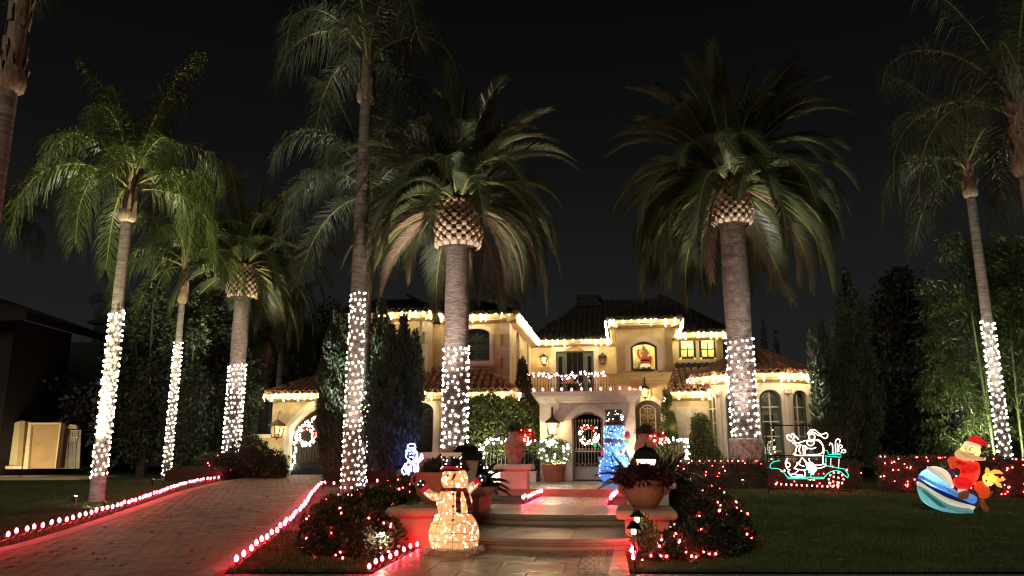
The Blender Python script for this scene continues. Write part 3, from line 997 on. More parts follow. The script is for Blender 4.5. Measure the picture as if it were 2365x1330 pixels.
# E wing with two lit sash windows
ex0 = DX1 - OV
eops = []
for (ua, ub) in ((1569, 1606), (1616, 1653)):
    xa, zb_ = ath(ua, 829, ED + OV); xb, zt_ = ath(ub, 783, ED + OV)
    eops.append((xa - ex0, xb - ex0, zb_, zt_, .004, True))
wall("wall", house, (ex0, ED + OV, 0), 0, EX1 - OV - ex0, 0, ZE - .3, eops, M_STUCCO)
wall("wall", house, (EX1 - OV, ED + OV, 0), PI / 2, 5, 0, ZE - .3, [], M_STUCCO)
for (a, b, zb_, zt_, rs_, fl_) in eops:
    f = window(house, (ex0, ED + OV, 0), 0, a, b, zb_, zt_, rs_, M_DKFRAME, .10, (1, 1), fl=True, kind="lit", rec=.06, bar=.05, label="lit dark framed sash window with drawn cream blind")
    mb = MB(); n_ = 14
    for q in range(n_):
        xa = a + .05 + (b - a - .1) * q / n_; xb = a + .05 + (b - a - .1) * (q + 1) / n_; dy = .015 * (q % 2)
        mb.quad((xa, .22 + dy, zb_ + .05), (xb, .22 + .015 - dy, zb_ + .05), (xb, .22 + .015 - dy, zt_), (xa, .22 + dy, zt_))
    mb.build("lit_blind", mat("lit_blind_cloth", (.80, .62, .34), rough=.8, var=.12, scale=4, trans=.5), f)
    mb = MB(); mb.quad((a, .9, zb_), (b, .9, zb_), (b, .9, zt_ + .2), (a, .9, zt_ + .2)); mb.quad((a, .9, zb_), (a, .9, zt_ + .2), (a, .25, zt_ + .2), (a, .25, zb_)); mb.quad((b, .9, zb_), (b, .25, zb_), (b, .25, zt_ + .2), (b, .9, zt_ + .2))
    mb.build("room_back", M_ROOM, f)
    mb = MB(); mb.ell(((a + b) / 2, .6, (zb_ + zt_) / 2 + .2), (.09, .09, .12), 10, 6); mb.build("room_lamp", glow("bed_lamp", (1, .62, .24), 330), f)
sx0, sz0 = ath(1566, 832, ED + OV); sx1, _ = ath(1662, 832, ED + OV)
mb = MB(); mb.box(((sx0 + sx1) / 2, ED + OV - .08, sz0 - .08), (sx1 - sx0, .2, .14)); mb.box(((sx0 + sx1) / 2, ED + OV - .05, sz0 - .19), (sx1 - sx0 - .1, .13, .08)); mb.build("window_sill", M_TRIM, house)
# quoins
for (ua, ub, d, vs) in ((1156, 1186, BD + OV, (742, 772, 799, 826, 854, 905)), (975, 1003, AD + OV, (742, 768, 794, 822, 858))):
    for k_, (va, vb) in enumerate(zip(vs, vs[1:])):
        xa, za = ath(ua if k_ % 2 == 0 else ua + 7, va, d); xb, _ = ath(ub, va, d); zb_ = ath(ub, vb, d)[1]
        xr = (SX if d > 2 else AX1 - OV) + .045
        mb = MB(); mb.box(((xa + xr) / 2, d - .02, (za + zb_) / 2), (xr - xa, .09, za - zb_ - .015)); mb.box((xr - .02, d + .25, (za + zb_) / 2), (.04, .46, za - zb_ - .015)); mb.build("quoin", M_QUOIN, house)
# ---- upper eaves and roofs
eave(house, (AX0, AD, ZE), (AX1, AD, ZE), (0, 1, 0)); eave(house, (AX1, AD, ZE), (AX1, BD, ZE), (-1, 0, 0))
eave(house, (AX1, BD, ZE), (BX1, BD, ZE), (0, 1, 0)); eave(house, (BX1, BD, ZE), (BX1, CD + .3, ZE), (-1, 0, 0))
eave(house, (BX1, CD, ZE), (CX1 + .3, CD, ZE), (0, 1, 0))
eave(house, (DX0, DD, ZE), (DX1, DD, ZE), (0, 1, 0)); eave(house, (DX0, DD + .001, ZE), (DX0, CD, ZE), (1, 0, 0)); eave(house, (DX1, DD + .001, ZE), (DX1, ED + .3, ZE), (-1, 0, 0))
eave(house, (DX1, ED, ZE), (EX1, ED, ZE), (0, 1, 0)); eave(house, (EX1, ED + .001, ZE), (EX1, 12, ZE), (-1, 0, 0))
rzA = ath(985, 697, 4.6)[1]; rzB = ath(1120, 697, 5.5)[1]
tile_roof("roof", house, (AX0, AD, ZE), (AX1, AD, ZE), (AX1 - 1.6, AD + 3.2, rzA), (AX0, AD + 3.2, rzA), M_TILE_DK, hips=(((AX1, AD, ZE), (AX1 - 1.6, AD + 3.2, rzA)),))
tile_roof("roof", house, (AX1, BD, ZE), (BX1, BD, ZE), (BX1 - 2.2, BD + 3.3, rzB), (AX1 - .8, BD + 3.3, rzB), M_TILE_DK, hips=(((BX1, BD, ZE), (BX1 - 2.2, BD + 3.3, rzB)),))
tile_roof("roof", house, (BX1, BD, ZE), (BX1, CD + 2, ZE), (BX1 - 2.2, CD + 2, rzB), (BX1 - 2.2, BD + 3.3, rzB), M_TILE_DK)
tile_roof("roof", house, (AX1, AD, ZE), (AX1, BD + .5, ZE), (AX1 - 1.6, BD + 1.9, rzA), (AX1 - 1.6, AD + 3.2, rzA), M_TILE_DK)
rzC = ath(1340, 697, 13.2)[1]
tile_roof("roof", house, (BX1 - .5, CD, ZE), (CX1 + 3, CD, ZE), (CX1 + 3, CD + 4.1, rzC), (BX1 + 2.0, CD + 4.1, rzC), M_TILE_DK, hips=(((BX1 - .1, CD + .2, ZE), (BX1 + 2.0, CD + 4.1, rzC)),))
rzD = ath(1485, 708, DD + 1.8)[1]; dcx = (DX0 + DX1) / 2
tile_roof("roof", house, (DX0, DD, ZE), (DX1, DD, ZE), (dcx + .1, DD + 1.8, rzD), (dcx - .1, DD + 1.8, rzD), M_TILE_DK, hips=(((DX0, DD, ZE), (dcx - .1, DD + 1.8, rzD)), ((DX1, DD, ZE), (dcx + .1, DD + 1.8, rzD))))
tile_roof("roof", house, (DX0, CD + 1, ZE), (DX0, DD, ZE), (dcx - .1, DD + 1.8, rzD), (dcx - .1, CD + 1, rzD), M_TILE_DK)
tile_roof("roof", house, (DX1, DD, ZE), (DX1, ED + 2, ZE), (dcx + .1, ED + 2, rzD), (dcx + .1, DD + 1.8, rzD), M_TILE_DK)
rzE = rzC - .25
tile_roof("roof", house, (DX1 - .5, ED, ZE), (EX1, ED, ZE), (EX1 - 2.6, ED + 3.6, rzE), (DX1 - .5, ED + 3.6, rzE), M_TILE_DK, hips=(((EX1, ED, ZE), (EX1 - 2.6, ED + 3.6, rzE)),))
chx0, chz1 = ath(1335, 686, 12.8); chx1, _ = ath(1386, 686, 12.8); chz0 = ath(1360, 708, 12.8)[1]
mb = MB(); mb.box(((chx0 + chx1) / 2, 12.9, (chz0 + chz1) / 2 - .35), (chx1 - chx0 - .12, .9, chz1 - chz0 + .5)); mb.box(((chx0 + chx1) / 2, 12.9, chz1 - .06), (chx1 - chx0 + .1, 1.1, .12)); mb.box(((chx0 + chx1) / 2, 12.9, chz0 + .05), (chx1 - chx0 + .3, 1.3, .2), taper=.86)
mb.build("chimney", M_DKROOF, house)

# ---- low wing on the left
LX0, LX1, LD, LZ = -8.2, -2.5, 1.05, 3.08
lx0_, lzb = ath(945, 1044, LD + .3); lx1_, _ = ath(1000, 1044, LD + .3); lzt = ath(972, 930, LD + .3)[1]; lzs = lzt - .3
wall("wall", house, (LX0 + .3, LD + .3, 0), 0, LX1 - LX0 - .62, -.4, LZ - .26, [(lx0_ - LX0 - .3, lx1_ - LX0 - .3, lzb, lzs, .3, False)], M_STUCCO_GATE)
wall("wall", house, (LX1 - .32, LD + .3, 0), PI / 2, 1.3, -.4, LZ - .26, [], M_STUCCO_GATE)
surround(house, (0, LD + .3, 0), 0, lx0_, lx1_, lzb, lzs, .3, .2, .07, M_CREAM)
window(house, (0, LD + .3, 0), 0, lx0_, lx1_, lzb, lzs, .3, M_DKFRAME, .07, (1, 3), kind="shutter", label="tall arched ground floor window with louvred shutters")
eave(house, (LX0, LD, LZ), (LX1, LD, LZ), (0, 1, 0)); eave(house, (LX1, LD + .001, LZ), (LX1, BD + OV, LZ), (-1, 0, 0))
lrz = ath(1085, 853, BD + OV)[1]
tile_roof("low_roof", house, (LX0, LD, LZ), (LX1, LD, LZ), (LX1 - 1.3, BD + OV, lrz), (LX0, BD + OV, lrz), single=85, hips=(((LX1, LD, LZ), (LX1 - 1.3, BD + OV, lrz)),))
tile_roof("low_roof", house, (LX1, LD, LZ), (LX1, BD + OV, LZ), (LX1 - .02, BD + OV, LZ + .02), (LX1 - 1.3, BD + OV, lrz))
# short wall between wing and portico
wall("wall", house, (SX + .02, 3.0, 0), 0, 1.5, -.3, 2.55, [], M_PORTICO)
mb = MB(); mb.box((SX + .75, 2.98, 2.62), (1.6, .5, .16)); mb.box((SX + .75, 2.98, 2.74), (1.72, .62, .09)); mb.build("wall_cap", M_TRIM, house)
# ---- balcony
RD = 7.7
mb = MB(); mb.box(((SX + DX0 + .6) / 2, (RD + CD + OV) / 2, BZ - .12), (DX0 + .6 - SX, CD + OV - RD + .2, .24)); mb.build("balcony_floor", M_TRIM, house)
rzt = ath(1320, 864, RD)[1]
mb = MB(); xr0, xr1 = SX + .02, DX0 + .25
mb.box(((xr0 + xr1) / 2, RD, rzt), (xr1 - xr0, .05, .035)); mb.box(((xr0 + xr1) / 2, RD, BZ + .1), (xr1 - xr0, .035, .03))
rail = mb.build("balcony_railing", M_IRON, house)
bar_mb = MB(); bar_mb.tube([(0, 0, 0), (0, 0, rzt - BZ - .02)], .011, 5); bar_mb.ell((0, 0, (rzt - BZ) * .55), (.025, .025, .05), 6, 4)
bar_me = mesh_of(bar_mb, "baluster", M_IRON)
nb = int((xr1 - xr0) / .115)
for i in range(nb + 1): link("baluster", bar_me, None, rail, loc=(xr0 + (xr1 - xr0) * i / nb, RD, BZ))

# ---- portico
PX0, _ = ath(1247, 1000, 0); PX1, _ = ath(1468, 1000, 0)
gx0, _ = ath(1321.5, 1050, 0); gx1, _ = ath(1396, 1050, 0); gzt = ath(1358, 951, 0)[1]; gzs = ath(1322, 968, 0)[1]
PZ = ath(1355, 905, 0)[1]
wall("portico_wall", house, (PX0, 0, 0), 0, PX1 - PX0, -.1, PZ - .3, [(gx0 - PX0, gx1 - PX0, .06, gzs, gzt - gzs, True)], M_PORTICO, th=.45)
for xx in (PX0 + .3, PX1):
    wall("portico_wall", house, (xx, .45, 0), PI / 2, 3.6, -.1, PZ - .3, [], M_PORTICO)
mb = MB()
for (g_, za, zb) in ((.04, PZ - .36, PZ - .28), (.10, PZ - .28, PZ - .20), (.16, PZ - .20, PZ - .12), (.22, PZ - .12, PZ - .04), (.24, PZ - .04, PZ)):
    mb.box(((PX0 + PX1) / 2, 2.0 - g_ / 2, (za + zb) / 2), (PX1 - PX0 + 2 * g_, 4.1 + g_, zb - za))
mb.build("portico_cornice", M_TRIM, house)
surround(house, (0, 0, 0), 0, gx0, gx1, .06, gzs, gzt - gzs, .24, .09, M_TRIM, fl=True, sill=False, name="portico_arch_surround")
mb = MB(); mb.box(((PX0 + PX1) / 2, 2.3, .055), (PX1 - PX0 - .6, 3.6, .03)); mb.build("portico_floor", M_STEP, house)
# iron gate of the portico
gw = gx1 - gx0
mb = MB(); fo = arch(gx0 + .01, gx1 - .01, .08, gzs, gzt - gzs - .01, 14, True); fi = arch(gx0 + .05, gx1 - .05, .08, gzs, gzt - gzs - .05, 14, True)
mb.ring(fo, fi, .28, .33)
zr = ath(1350, 1042, 0)[1]; zr2 = ath(1350, 1080, 0)[1]
for z in (zr, zr2, .13): mb.box(((gx0 + gx1) / 2, .305, z), (gw - .1, .04, .045))
mb.box(((gx0 + gx1) / 2, .305, (zr2 + .13) / 2), (gw - .1, .02, zr2 - .13))
gate = mb.build("portico_gate", M_IRON_LIT, house); gate["label"] = "arched wrought iron entrance gate"
gb_ = MB(); gb_.tube([(0, 0, 0), (0, 0, zr - zr2)], .011, 5)
gb_me = mesh_of(gb_, "gate_bar", M_IRON_LIT)
up_ = MB(); hh = gzs - zr - .1; up_.tube([(0, 0, 0), (0, 0, hh)], .010, 5); up_.lathe([(.008, hh), (.032, hh + .05), (.0, hh + .14)], 6); up_.lathe([(.0, .02), (.045, .07), (0, .12)], 8)
up_me = mesh_of(up_, "spear_bar", M_IRON_LIT)
for i in range(9):
    x = gx0 + gw * (i + .9) / 10; link("gate_bar", gb_me, None, gate, loc=(x, .3, zr2))
    link("spear_bar", up_me, None, gate, loc=(x + .02, .302, zr))
mb = MB()
for i in range(4):
    x = gx0 + gw * (i + 1) / 5
    for sx_ in (-1, 1):
        pts = [(x + sx_ * (.02 + .075 * (1 - math.cos(t)) * .5 + .02 * math.sin(3 * t)), .275, zr2 + .02 + .13 * math.sin(t * .5)) for t in [PI * q / 8 for q in range(9)]]
        mb.tube(pts, .008, 4)
    mb.lathe([(.0, -.012), (.045, -.012), (.045, .012), (.02, .02)], 10)
    for vi in range(len(mb.v) - 40, len(mb.v)):
        vx, vy, vz = mb.v[vi]; mb.v[vi] = (x + vx, .285 - vz, (zr2 + .13) / 2 + vy)
mb.build("gate_ornament", M_IRON_LIT, gate)
# passage behind the gate, its darkness put into the wall colour
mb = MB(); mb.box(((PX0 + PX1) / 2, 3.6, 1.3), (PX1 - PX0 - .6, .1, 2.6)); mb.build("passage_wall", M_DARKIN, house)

# ---- low wall between tower and bay, with cornice and small roof
kx0, kz = ath(1556, 903, 2.0); kx1, _ = ath(1640, 903, 2.0)
wall("wall", house, (kx0 + .05, 2.3, 0), 0, 2.2, -.3, kz - .28, [], M_STUCCO)
for k_ in range(5):
    for j in range(2):
        mb = MB(); mb.box((kx0 + .33 + j * .57 + (k_ % 2) * .02, 2.28, .3 + k_ * .5), (.55, .07, .485)); mb.build("wall_block", M_QUOIN, house)
eave(house, (kx0 - .15, 2.0, kz), (kx1 + .6, 2.0, kz), (0, 1, 0))
tile_roof("low_roof", house, (kx0 - .15, 2.0, kz), (kx1 + .8, 2.0, kz), (kx1 + 1.2, 4.3, kz + .95), (kx0 + .25, 4.3, kz + .95), single=30, hips=(((kx0 - .15, 2.0, kz), (kx0 + .25, 4.3, kz + .95)),))

# ---- round bay on the right
BCX, BCD, BR, ER = 5.86, 3.05, 1.95, 2.22
BEZ = ath(1775, 859, BCD - ER)[1]
BSZ = .30
fac = [math.radians(a) for a in (-91, -59, -27, 5, 37, 69, 101)]


def bpt(a, r): return (BCX + r * math.sin(a), BCD - r * math.cos(a))


hwid = BR * math.tan(math.radians(16))
for a in fac[:-1]:
    cxx, cyy = bpt(a, BR)
    w2_ = hwid * 2; ox, oy = cxx - math.cos(a) * hwid, cyy - math.sin(a) * hwid
    xa, xb = w2_ / 2 - .36, w2_ / 2 + .36
    zb_, zs_, rs_ = BSZ + .15, BEZ - .88, .32
    wall("bay_wall", house, (ox, oy, 0), a, w2_, -.4, BEZ - .28, [(xa, xb, zb_, zs_, rs_, False)], M_CREAM, th=.2)
    surround(house, (ox, oy, 0), a, xa, xb, zb_, zs_, rs_, .13, .06, M_CREAM)
    window(house, (ox, oy, 0), a, xa, xb, zb_, zs_, rs_, M_GREEN, .085, (1, 4), kind="glass", rec=.10, bar=.035, name="bay_window")
    mb = MB(); pf = [(0, 0), (.09, -.04), (.12, -.05), (.12, -.10), (.0, -.11)]
    mb.box((0, -.05, (zb_ + BEZ - .9) / 2 + .1), (.13, .1, BEZ - .9 - zb_)); mb.box((0, -.07, BEZ - .62), (.2, .16, .14)); mb.box((0, -.06, zb_ + .1), (.18, .13, .16))
    pil = mb.build("pilaster", M_CREAM, house); pil.location = (ox, oy, 0); pil.rotation_euler = (0, 0, a - math.radians(16))
    # curtains behind the glass
    mb = MB()
    for sd in (-1, 1):
        for q in range(5):
            u0 = w2_ / 2 + sd * (.36 - q * .035); u1 = w2_ / 2 + sd * (.36 - (q + 1) * .035)
            mb.quad((u0, .3 + .03 * (q % 2), zb_), (u1, .3 + .03 * ((q + 1) % 2), zb_), (u1 - sd * .03, .3 + .03 * ((q + 1) % 2), zs_ + .3), (u0, .3 + .03 * (q % 2), zs_ + .3))
    for q in range(6):
        za = zs_ + .28 - q * .1; mb.add([(w2_ / 2 - .36, .33, za), (w2_ / 2 + .36, .33, za), (w2_ / 2 + .2, .30, za - .12 - .03 * q), (w2_ / 2 - .2, .30, za - .12 - .03 * q)], [(0, 1, 2, 3)])
    cu = mb.build("curtain", mat("curtain_cloth", (.55, .50, .40), rough=.9, trans=.3), house); cu.location = (ox, oy, 0); cu.rotation_euler = (0, 0, a)
    p0 = bpt(a - math.radians(16), ER / math.cos(math.radians(16))); p1 = bpt(a + math.radians(16), ER / math.cos(math.radians(16)))
    ev = eave(house, (*p0, BEZ), (*p1, BEZ), (-math.sin(a), math.cos(a), 0), depth=.3)
    mb = MB(); q0 = bpt(a - math.radians(16), BR / math.cos(math.radians(16)) + .12); q1 = bpt(a + math.radians(16), BR / math.cos(math.radians(16)) + .12)
    r0 = bpt(a - math.radians(16), BR - .1); r1 = bpt(a + math.radians(16), BR - .1)
    mb.slab([q0, q1, r1, r0], -.4, BSZ - .06); mb.build("bay_plinth", M_CREAM, house)
mb = MB(); nseg = 14
ring_ = [bpt(math.radians(-110 + 225 * i / nseg), .9) for i in range(nseg + 1)]
for p, q in zip(ring_, ring_[1:]): mb.quad((*p, -.2), (*q, -.2), (*q, BEZ - .3), (*p, BEZ - .3))
mb.build("bay_room_wall", mat("bay_room", (.16, .13, .10), rough=.9), house)
apx = ath(1768, 803, BCD)[1]
for i, a in enumerate(fac[:-1]):
    p0 = bpt(a - math.radians(16), ER / math.cos(math.radians(16))); p1 = bpt(a + math.radians(16), ER / math.cos(math.radians(16)))
    c0 = bpt(a - math.radians(16), .04); c1 = bpt(a + math.radians(16), .04)
    tile_roof("bay_roof", house, (*p0, BEZ), (*p1, BEZ), (*c1, apx), (*c0, apx), single=(22 if 1 <= i <= 5 else 0), hips=(((*p0, BEZ), (*c0, apx)),))
# wing behind the bay
mb = MB(); mb.box((6.1, 7.0, 1.4), (4.8, 7.2, 3.4)); mb.build("wing_wall", M_STUCCO, house)
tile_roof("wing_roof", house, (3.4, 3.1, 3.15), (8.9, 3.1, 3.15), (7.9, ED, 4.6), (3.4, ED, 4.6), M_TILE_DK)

# ---- driveway gate wing
GD, GZ = 4.3, ath(700, 907, 4.3)[1]
GX0, _ = ath(614, 907, GD); GX1 = GX0 + 6.4
wgx0, _ = ath(626, 1000, GD + .35); oax0, _ = ath(668, 1050, GD + .35); ozs = ath(668, 985, GD + .35)[1]; ozt = ath(760, 928, GD + .35)[1]
oax1 = oax0 + 3.5
wall("gate_wall", house, (wgx0, GD + .35, 0), 0, GX1 - .3 - wgx0, -.2, GZ - .26, [(oax0 - wgx0, oax1 - wgx0, .05, ozs, ozt - ozs, True)], M_STUCCO_GATE, th=.5)
wall("gate_wall", house, (wgx0 + .3, GD + .85, 0), PI / 2, 5, -.2, GZ - .26, [], M_STUCCO_GATE)
wall("gate_wall", house, (GX1 - .3, GD + .85, 0), PI / 2, 5, -.2, GZ - .26, [], M_STUCCO_GATE)
surround(house, (0, GD + .35, 0), 0, oax0, oax1, .05, ozs, ozt - ozs, .26, .10, M_CREAM, fl=True, sill=False, name="gate_arch_surround")
mb = MB(); mb.box((oax0 - .14, GD + .28, .3), (.36, .28, .9)); mb.box((oax0 - .14, GD + .28, .79), (.42, .34, .1)); mb.build("pier_base", M_STUCCO_GATE, house)
eave(house, (GX0, GD, GZ), (GX1, GD, GZ), (0, 1, 0)); eave(house, (GX0, GD + .001, GZ), (GX0, GD + 6, GZ), (1, 0, 0))
grz = ath(740, 868, GD + 1.9)[1]
hx_ = ath(742, 868, GD + 1.9)[0]
tile_roof("gate_roof", house, (GX0, GD, GZ), (GX1, GD, GZ), (GX1, GD + 2.4, grz + .2), (hx_, GD + 1.9, grz), single=75, hips=(((GX0, GD, GZ), (hx_, GD + 1.9, grz)),))
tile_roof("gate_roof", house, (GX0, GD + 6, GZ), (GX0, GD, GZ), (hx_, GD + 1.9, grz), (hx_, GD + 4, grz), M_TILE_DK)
# far court wall seen through the arch
mb = MB(); mb.box((oax0 + 2.4, GD + 5.2, 1.5), (5.4, .2, 3.6)); mb.build("court_wall", M_STUCCO_GATE, house)
# driveway gate
mb = MB(); gy = GD + .62; gzt2 = ath(700, 975, GD + .6)[1]
pts = [(oax0 + .06 + 3.38 * i / 20, gy, gzt2 - .35 + .75 * math.sin(PI * i / 20) ** .8) for i in range(21)]
mb.tube(pts, .025, 5); zlow = ath(700, 1070, GD + .6)[1]
mb.box((oax0 + 1.75, gy, zlow), (3.38, .05, .06)); mb.box((oax0 + 1.75, gy, .16), (3.38, .05, .07)); mb.box((oax0 + 1.75, gy, (zlow + .16) / 2), (3.38, .03, zlow - .16))
for x in (oax0 + .05, oax0 + 1.75, oax0 + 3.45): mb.box((x, gy, .85), (.05, .06, 1.7))
dgate = mb.build("driveway_gate", M_IRON, house); dgate["label"] = "wrought iron double driveway gate"
bme = MB(); bme.tube([(0, 0, 0), (0, 0, 1)], .013, 5); bme = mesh_of(bme, "gate_bar", M_IRON)
for i in range(1, 30):
    x = oax0 + .05 + 3.4 * i / 30; top = gzt2 - .35 + .75 * math.sin(PI * (x - oax0 - .06) / 3.38) ** .8
    link("gate_bar", bme, None, dgate, loc=(x, gy, zlow), scale=(1, 1, top - zlow))
mb = MB()
for i in range(14):
    x = oax0 + .17 + 3.4 * i / 14.5
    mb.tube([(x + .11 * math.cos(t), gy - .02, zlow + .02 + .14 * math.sin(t)) for t in [PI * q / 8 for q in range(9)]], .009, 4)
    mb.ell((x, gy - .03, (zlow + .16) / 2), (.05, .012, .05), 8, 5)
mb.build("gate_ornament", M_IRON, dgate)
# garden wall left of the gate
gwall = thing("garden_wall", "low plastered garden wall running left from the driveway gate pier", "wall", hw(wgx0, GD + .5, -.1), -TH)
mb = MB(); mb.box((-2.2, .2, .8), (4.4, .3, 1.8)); mb.build("wall_panel", M_STUCCO_GATE, gwall)
mb = MB(); mb.box((-2.2, .2, 1.75), (4.45, .42, .14)); mb.build("coping", M_CREAM, gwall)
# security camera
sc_ = thing("security_camera", "small white security camera on the corner under the lit eave", "camera", hw(*(lambda p: (p[0], LD + .2, p[1]))(ath(1155, 929, LD + .2))))
mb = MB(); mb.tube([(0, -.09, 0), (0, .06, 0)], [.075, .07], 12); mb.build("camera_body", M_WHITEPL, sc_, True)
mb = MB(); mb.tube([(0, -.10, 0), (0, -.088, 0)], [.045, .05], 12); mb.build("lens", M_BLACK, sc_)
mb = MB(); mb.box((.0, .1, .02), (.05, .14, .05)); mb.build("bracket", M_WHITEPL, sc_)
# ================================================================ palms
def frond_mesh(name, L, e0, bend, leaf, n, style, m, seed, m2=None):
    rng = np.random.default_rng(seed)
    K = 26; ds = L / K; ph = e0; p = np.zeros(3); C = [p.copy()]; T = []
    sidebend = rng.normal(0, .10)
    for k in range(K):
        t = np.array([math.cos(ph), sidebend * (k / K) ** 1.5, math.sin(ph)]); t /= np.linalg.norm(t); T.append(t)
        p = p + t * ds; C.append(p.copy())
        ph -= bend * (1 / K) * (.35 + .65 * max(.12, math.cos(ph))) * (.6 + .9 * k / K)
        ph = max(ph, -1.50)
    T.append(T[-1]); C = np.array(C); T = np.array(T)
    ts = np.sort(np.concatenate([np.linspace(.14 if style == 'q' else .06, 1.0, n)] * 2)) + rng.normal(0, .003, 2 * n)
    ts = np.clip(ts, .03, .999); sd = np.where(np.arange(2 * n) % 2 == 0, 1.0, -1.0)
    idx = ts * K; i0 = np.minimum(idx.astype(int), K - 1); fr = (idx - i0)[:, None]
    P = C[i0] * (1 - fr) + C[i0 + 1] * fr; TT = T[i0] * (1 - fr) + T[i0 + 1] * fr
    TT /= np.linalg.norm(TT, axis=1, keepdims=True)
    Y = np.array([0, 1.0, 0]); N = np.cross(TT, Y); N /= np.linalg.norm(N, axis=1, keepdims=True); N *= np.where(N[:, 2:3] < 0, -1, 1)
    S = np.tile(Y, (2 * n, 1)) * sd[:, None]
    if style == 'q':
        al = np.radians(72 - 40 * ts ** 2) + rng.normal(0, .10, 2 * n); vv = rng.normal(0.12, .42, 2 * n)
        prof = leaf * (.45 + .75 * np.sin(PI * np.clip(ts * .80 + .14, 0, 1)) ** .8) * rng.uniform(.75, 1.1, 2 * n)
        w = .013 * np.ones(2 * n); dr1, dr2 = .16, .62
    else:
        al = np.radians(58 - 34 * ts) + rng.normal(0, .05, 2 * n); vv = .30 + rng.normal(0, .07, 2 * n)
        prof = leaf * np.clip((ts - .03) * 5, .25, 1) * (.32 + .80 * np.sin(PI * np.clip(ts * .78 + .2, 0, 1)) ** .7) * rng.uniform(.88, 1.06, 2 * n)
        w = .022 * np.ones(2 * n) * leaf / .5; dr1, dr2 = .01, .12
    D = TT * np.cos(al)[:, None] + (S * np.cos(vv)[:, None] + N * np.sin(vv)[:, None]) * np.sin(al)[:, None]
    Lf = prof[:, None]; dn = np.array([0, 0, -1.0])
    mid = P + D * Lf * .5 + dn * Lf * dr1; tip = P + D * Lf * (1 - .25 * (dr2 > .3)) + dn * Lf * dr2
    W = TT * w[:, None]
    V = np.stack([P - W * .7, P + W * .7, mid - W, mid + W, tip - W * .12, tip + W * .12], 1).reshape(-1, 3)
    b = np.arange(2 * n)[:, None] * 6
    Fq = np.concatenate([b + np.array([[0, 1, 3, 2]]), b + np.array([[2, 3, 5, 4]])])
    # rachis
    R = []; rF = []; r0 = .034 if style == 'q' else .040
    for k in range(0, K + 1, 2):
        r = r0 * (1 - .9 * k / K) + .004
        a = np.array([0, 1.0, 0]); bb = np.cross(T[k], a); bb /= np.linalg.norm(bb)
        for q in range(4):
            an = PI / 4 + q * PI / 2; R.append(C[k] + (a * math.cos(an) + bb * math.sin(an)) * r)
    o = len(V); nr = len(R) // 4
    for i in range(nr - 1):
        for q in range(4): rF.append((o + i * 4 + q, o + i * 4 + (q + 1) % 4, o + (i + 1) * 4 + (q + 1) % 4, o + (i + 1) * 4 + q))
    me = raw_mesh(name, np.concatenate([V, np.array(R)]), np.concatenate([Fq, np.array(rF)]))
    me.materials.append(m); me.materials.append(m2 or m)
    mi = np.zeros(len(Fq) + len(rF), dtype=np.int32); mi[len(Fq):] = 1
    me.polygons.foreach_set("material_index", mi)
    return me


M_RACHIS = mat("yellow_rachis", (.17, .16, .045), rough=.5, var=.15)
M_RACHIS_D = mat("dry_rachis", (.26, .18, .11), rough=.7, var=.15)
QCL = [80, 70, 60, 48, 36, 22]
def queen_set(m, tag_):
    out = []
    for e in QCL:
        out.append((e, [frond_mesh("frond", 3.9, math.radians(e), {80: 1.2, 70: 3.4, 60: 3.9, 48: 3.8, 36: 3.4, 22: 2.9}[e], .74, 128, 'q', m, s + e + tag_, M_RACHIS) for s in (1, 2, 3)]))
    return out
QSET = queen_set(M_QFROND, 0); QSETG = queen_set(M_QFROND_G, 500)
CCL = [80, 66, 52, 38, 24, 10, -4, -18, -32]
CSET = [(e, [frond_mesh("frond", 3.7, math.radians(e), {80: .7, 66: 1.2, 52: 1.7, 38: 2.1, 24: 2.4, 10: 2.4, -4: 2.2, -18: 1.9, -32: 1.5}[e], .56, 115, 'c', M_CFROND, s + 40 + e, M_RACHIS) for s in (1, 2, 3)]) for e in CCL]
DSET = [frond_mesh("dry_frond", 3.3, math.radians(e), 1.7, .42, 80, 'c', M_DRYFROND, 900 + e, M_RACHIS_D) for e in (4, -14, -30)]

stub_mb = MB()
stub_mb.add([(-.085, 0, -.05), (.085, 0, -.05), (.105, .02, .03), (-.105, .02, .03), (-.045, -.095, .06), (.045, -.095, .06), (.07, -.085, .115), (-.07, -.085, .115), (0, -.105, .035), (0, -.08, .135)],
            [(0, 1, 5, 8, 4), (1, 2, 6, 5), (2, 3, 7, 9, 6), (3, 0, 4, 7), (4, 8, 5, 6, 9, 7)])
stub_me = mesh_of(stub_mb, "leaf_stub", M_STUB)


def trunk_mesh(parent, z0, z1, rfun, m, rings, n=20, amp=.012, lean=(0, 0), name="trunk"):
    mb = MB(); vs = []; N_ = rings * 2
    for i in range(N_ + 1):
        t = i / N_; z = z0 + (z1 - z0) * t
        r = rfun(t) * (1 + (amp if i % 2 else -amp) * 1.5) ; ph = random.random() * 6
        for k in range(n):
            a = 2 * PI * k / n
            rr = r * (1 + random.uniform(-amp, amp))
            vs.append((lean[0] * t + rr * math.cos(a), lean[1] * t + rr * math.sin(a), z + random.uniform(-.01, .01)))
    fs = [(i * n + k, i * n + (k + 1) % n, (i + 1) * n + (k + 1) % n, (i + 1) * n + k) for i in range(N_) for k in range(n)]
    mb.add(vs, fs)
    return mb.build(name, m, parent, True)


def place_frond(me, parent, z, yaw, off, sc_, roll=0.0, name="frond"):
    o = link(name, me, None, parent, loc=(off * math.cos(yaw), off * math.sin(yaw), z), rot=(roll, 0, yaw), scale=sc_)
    return o


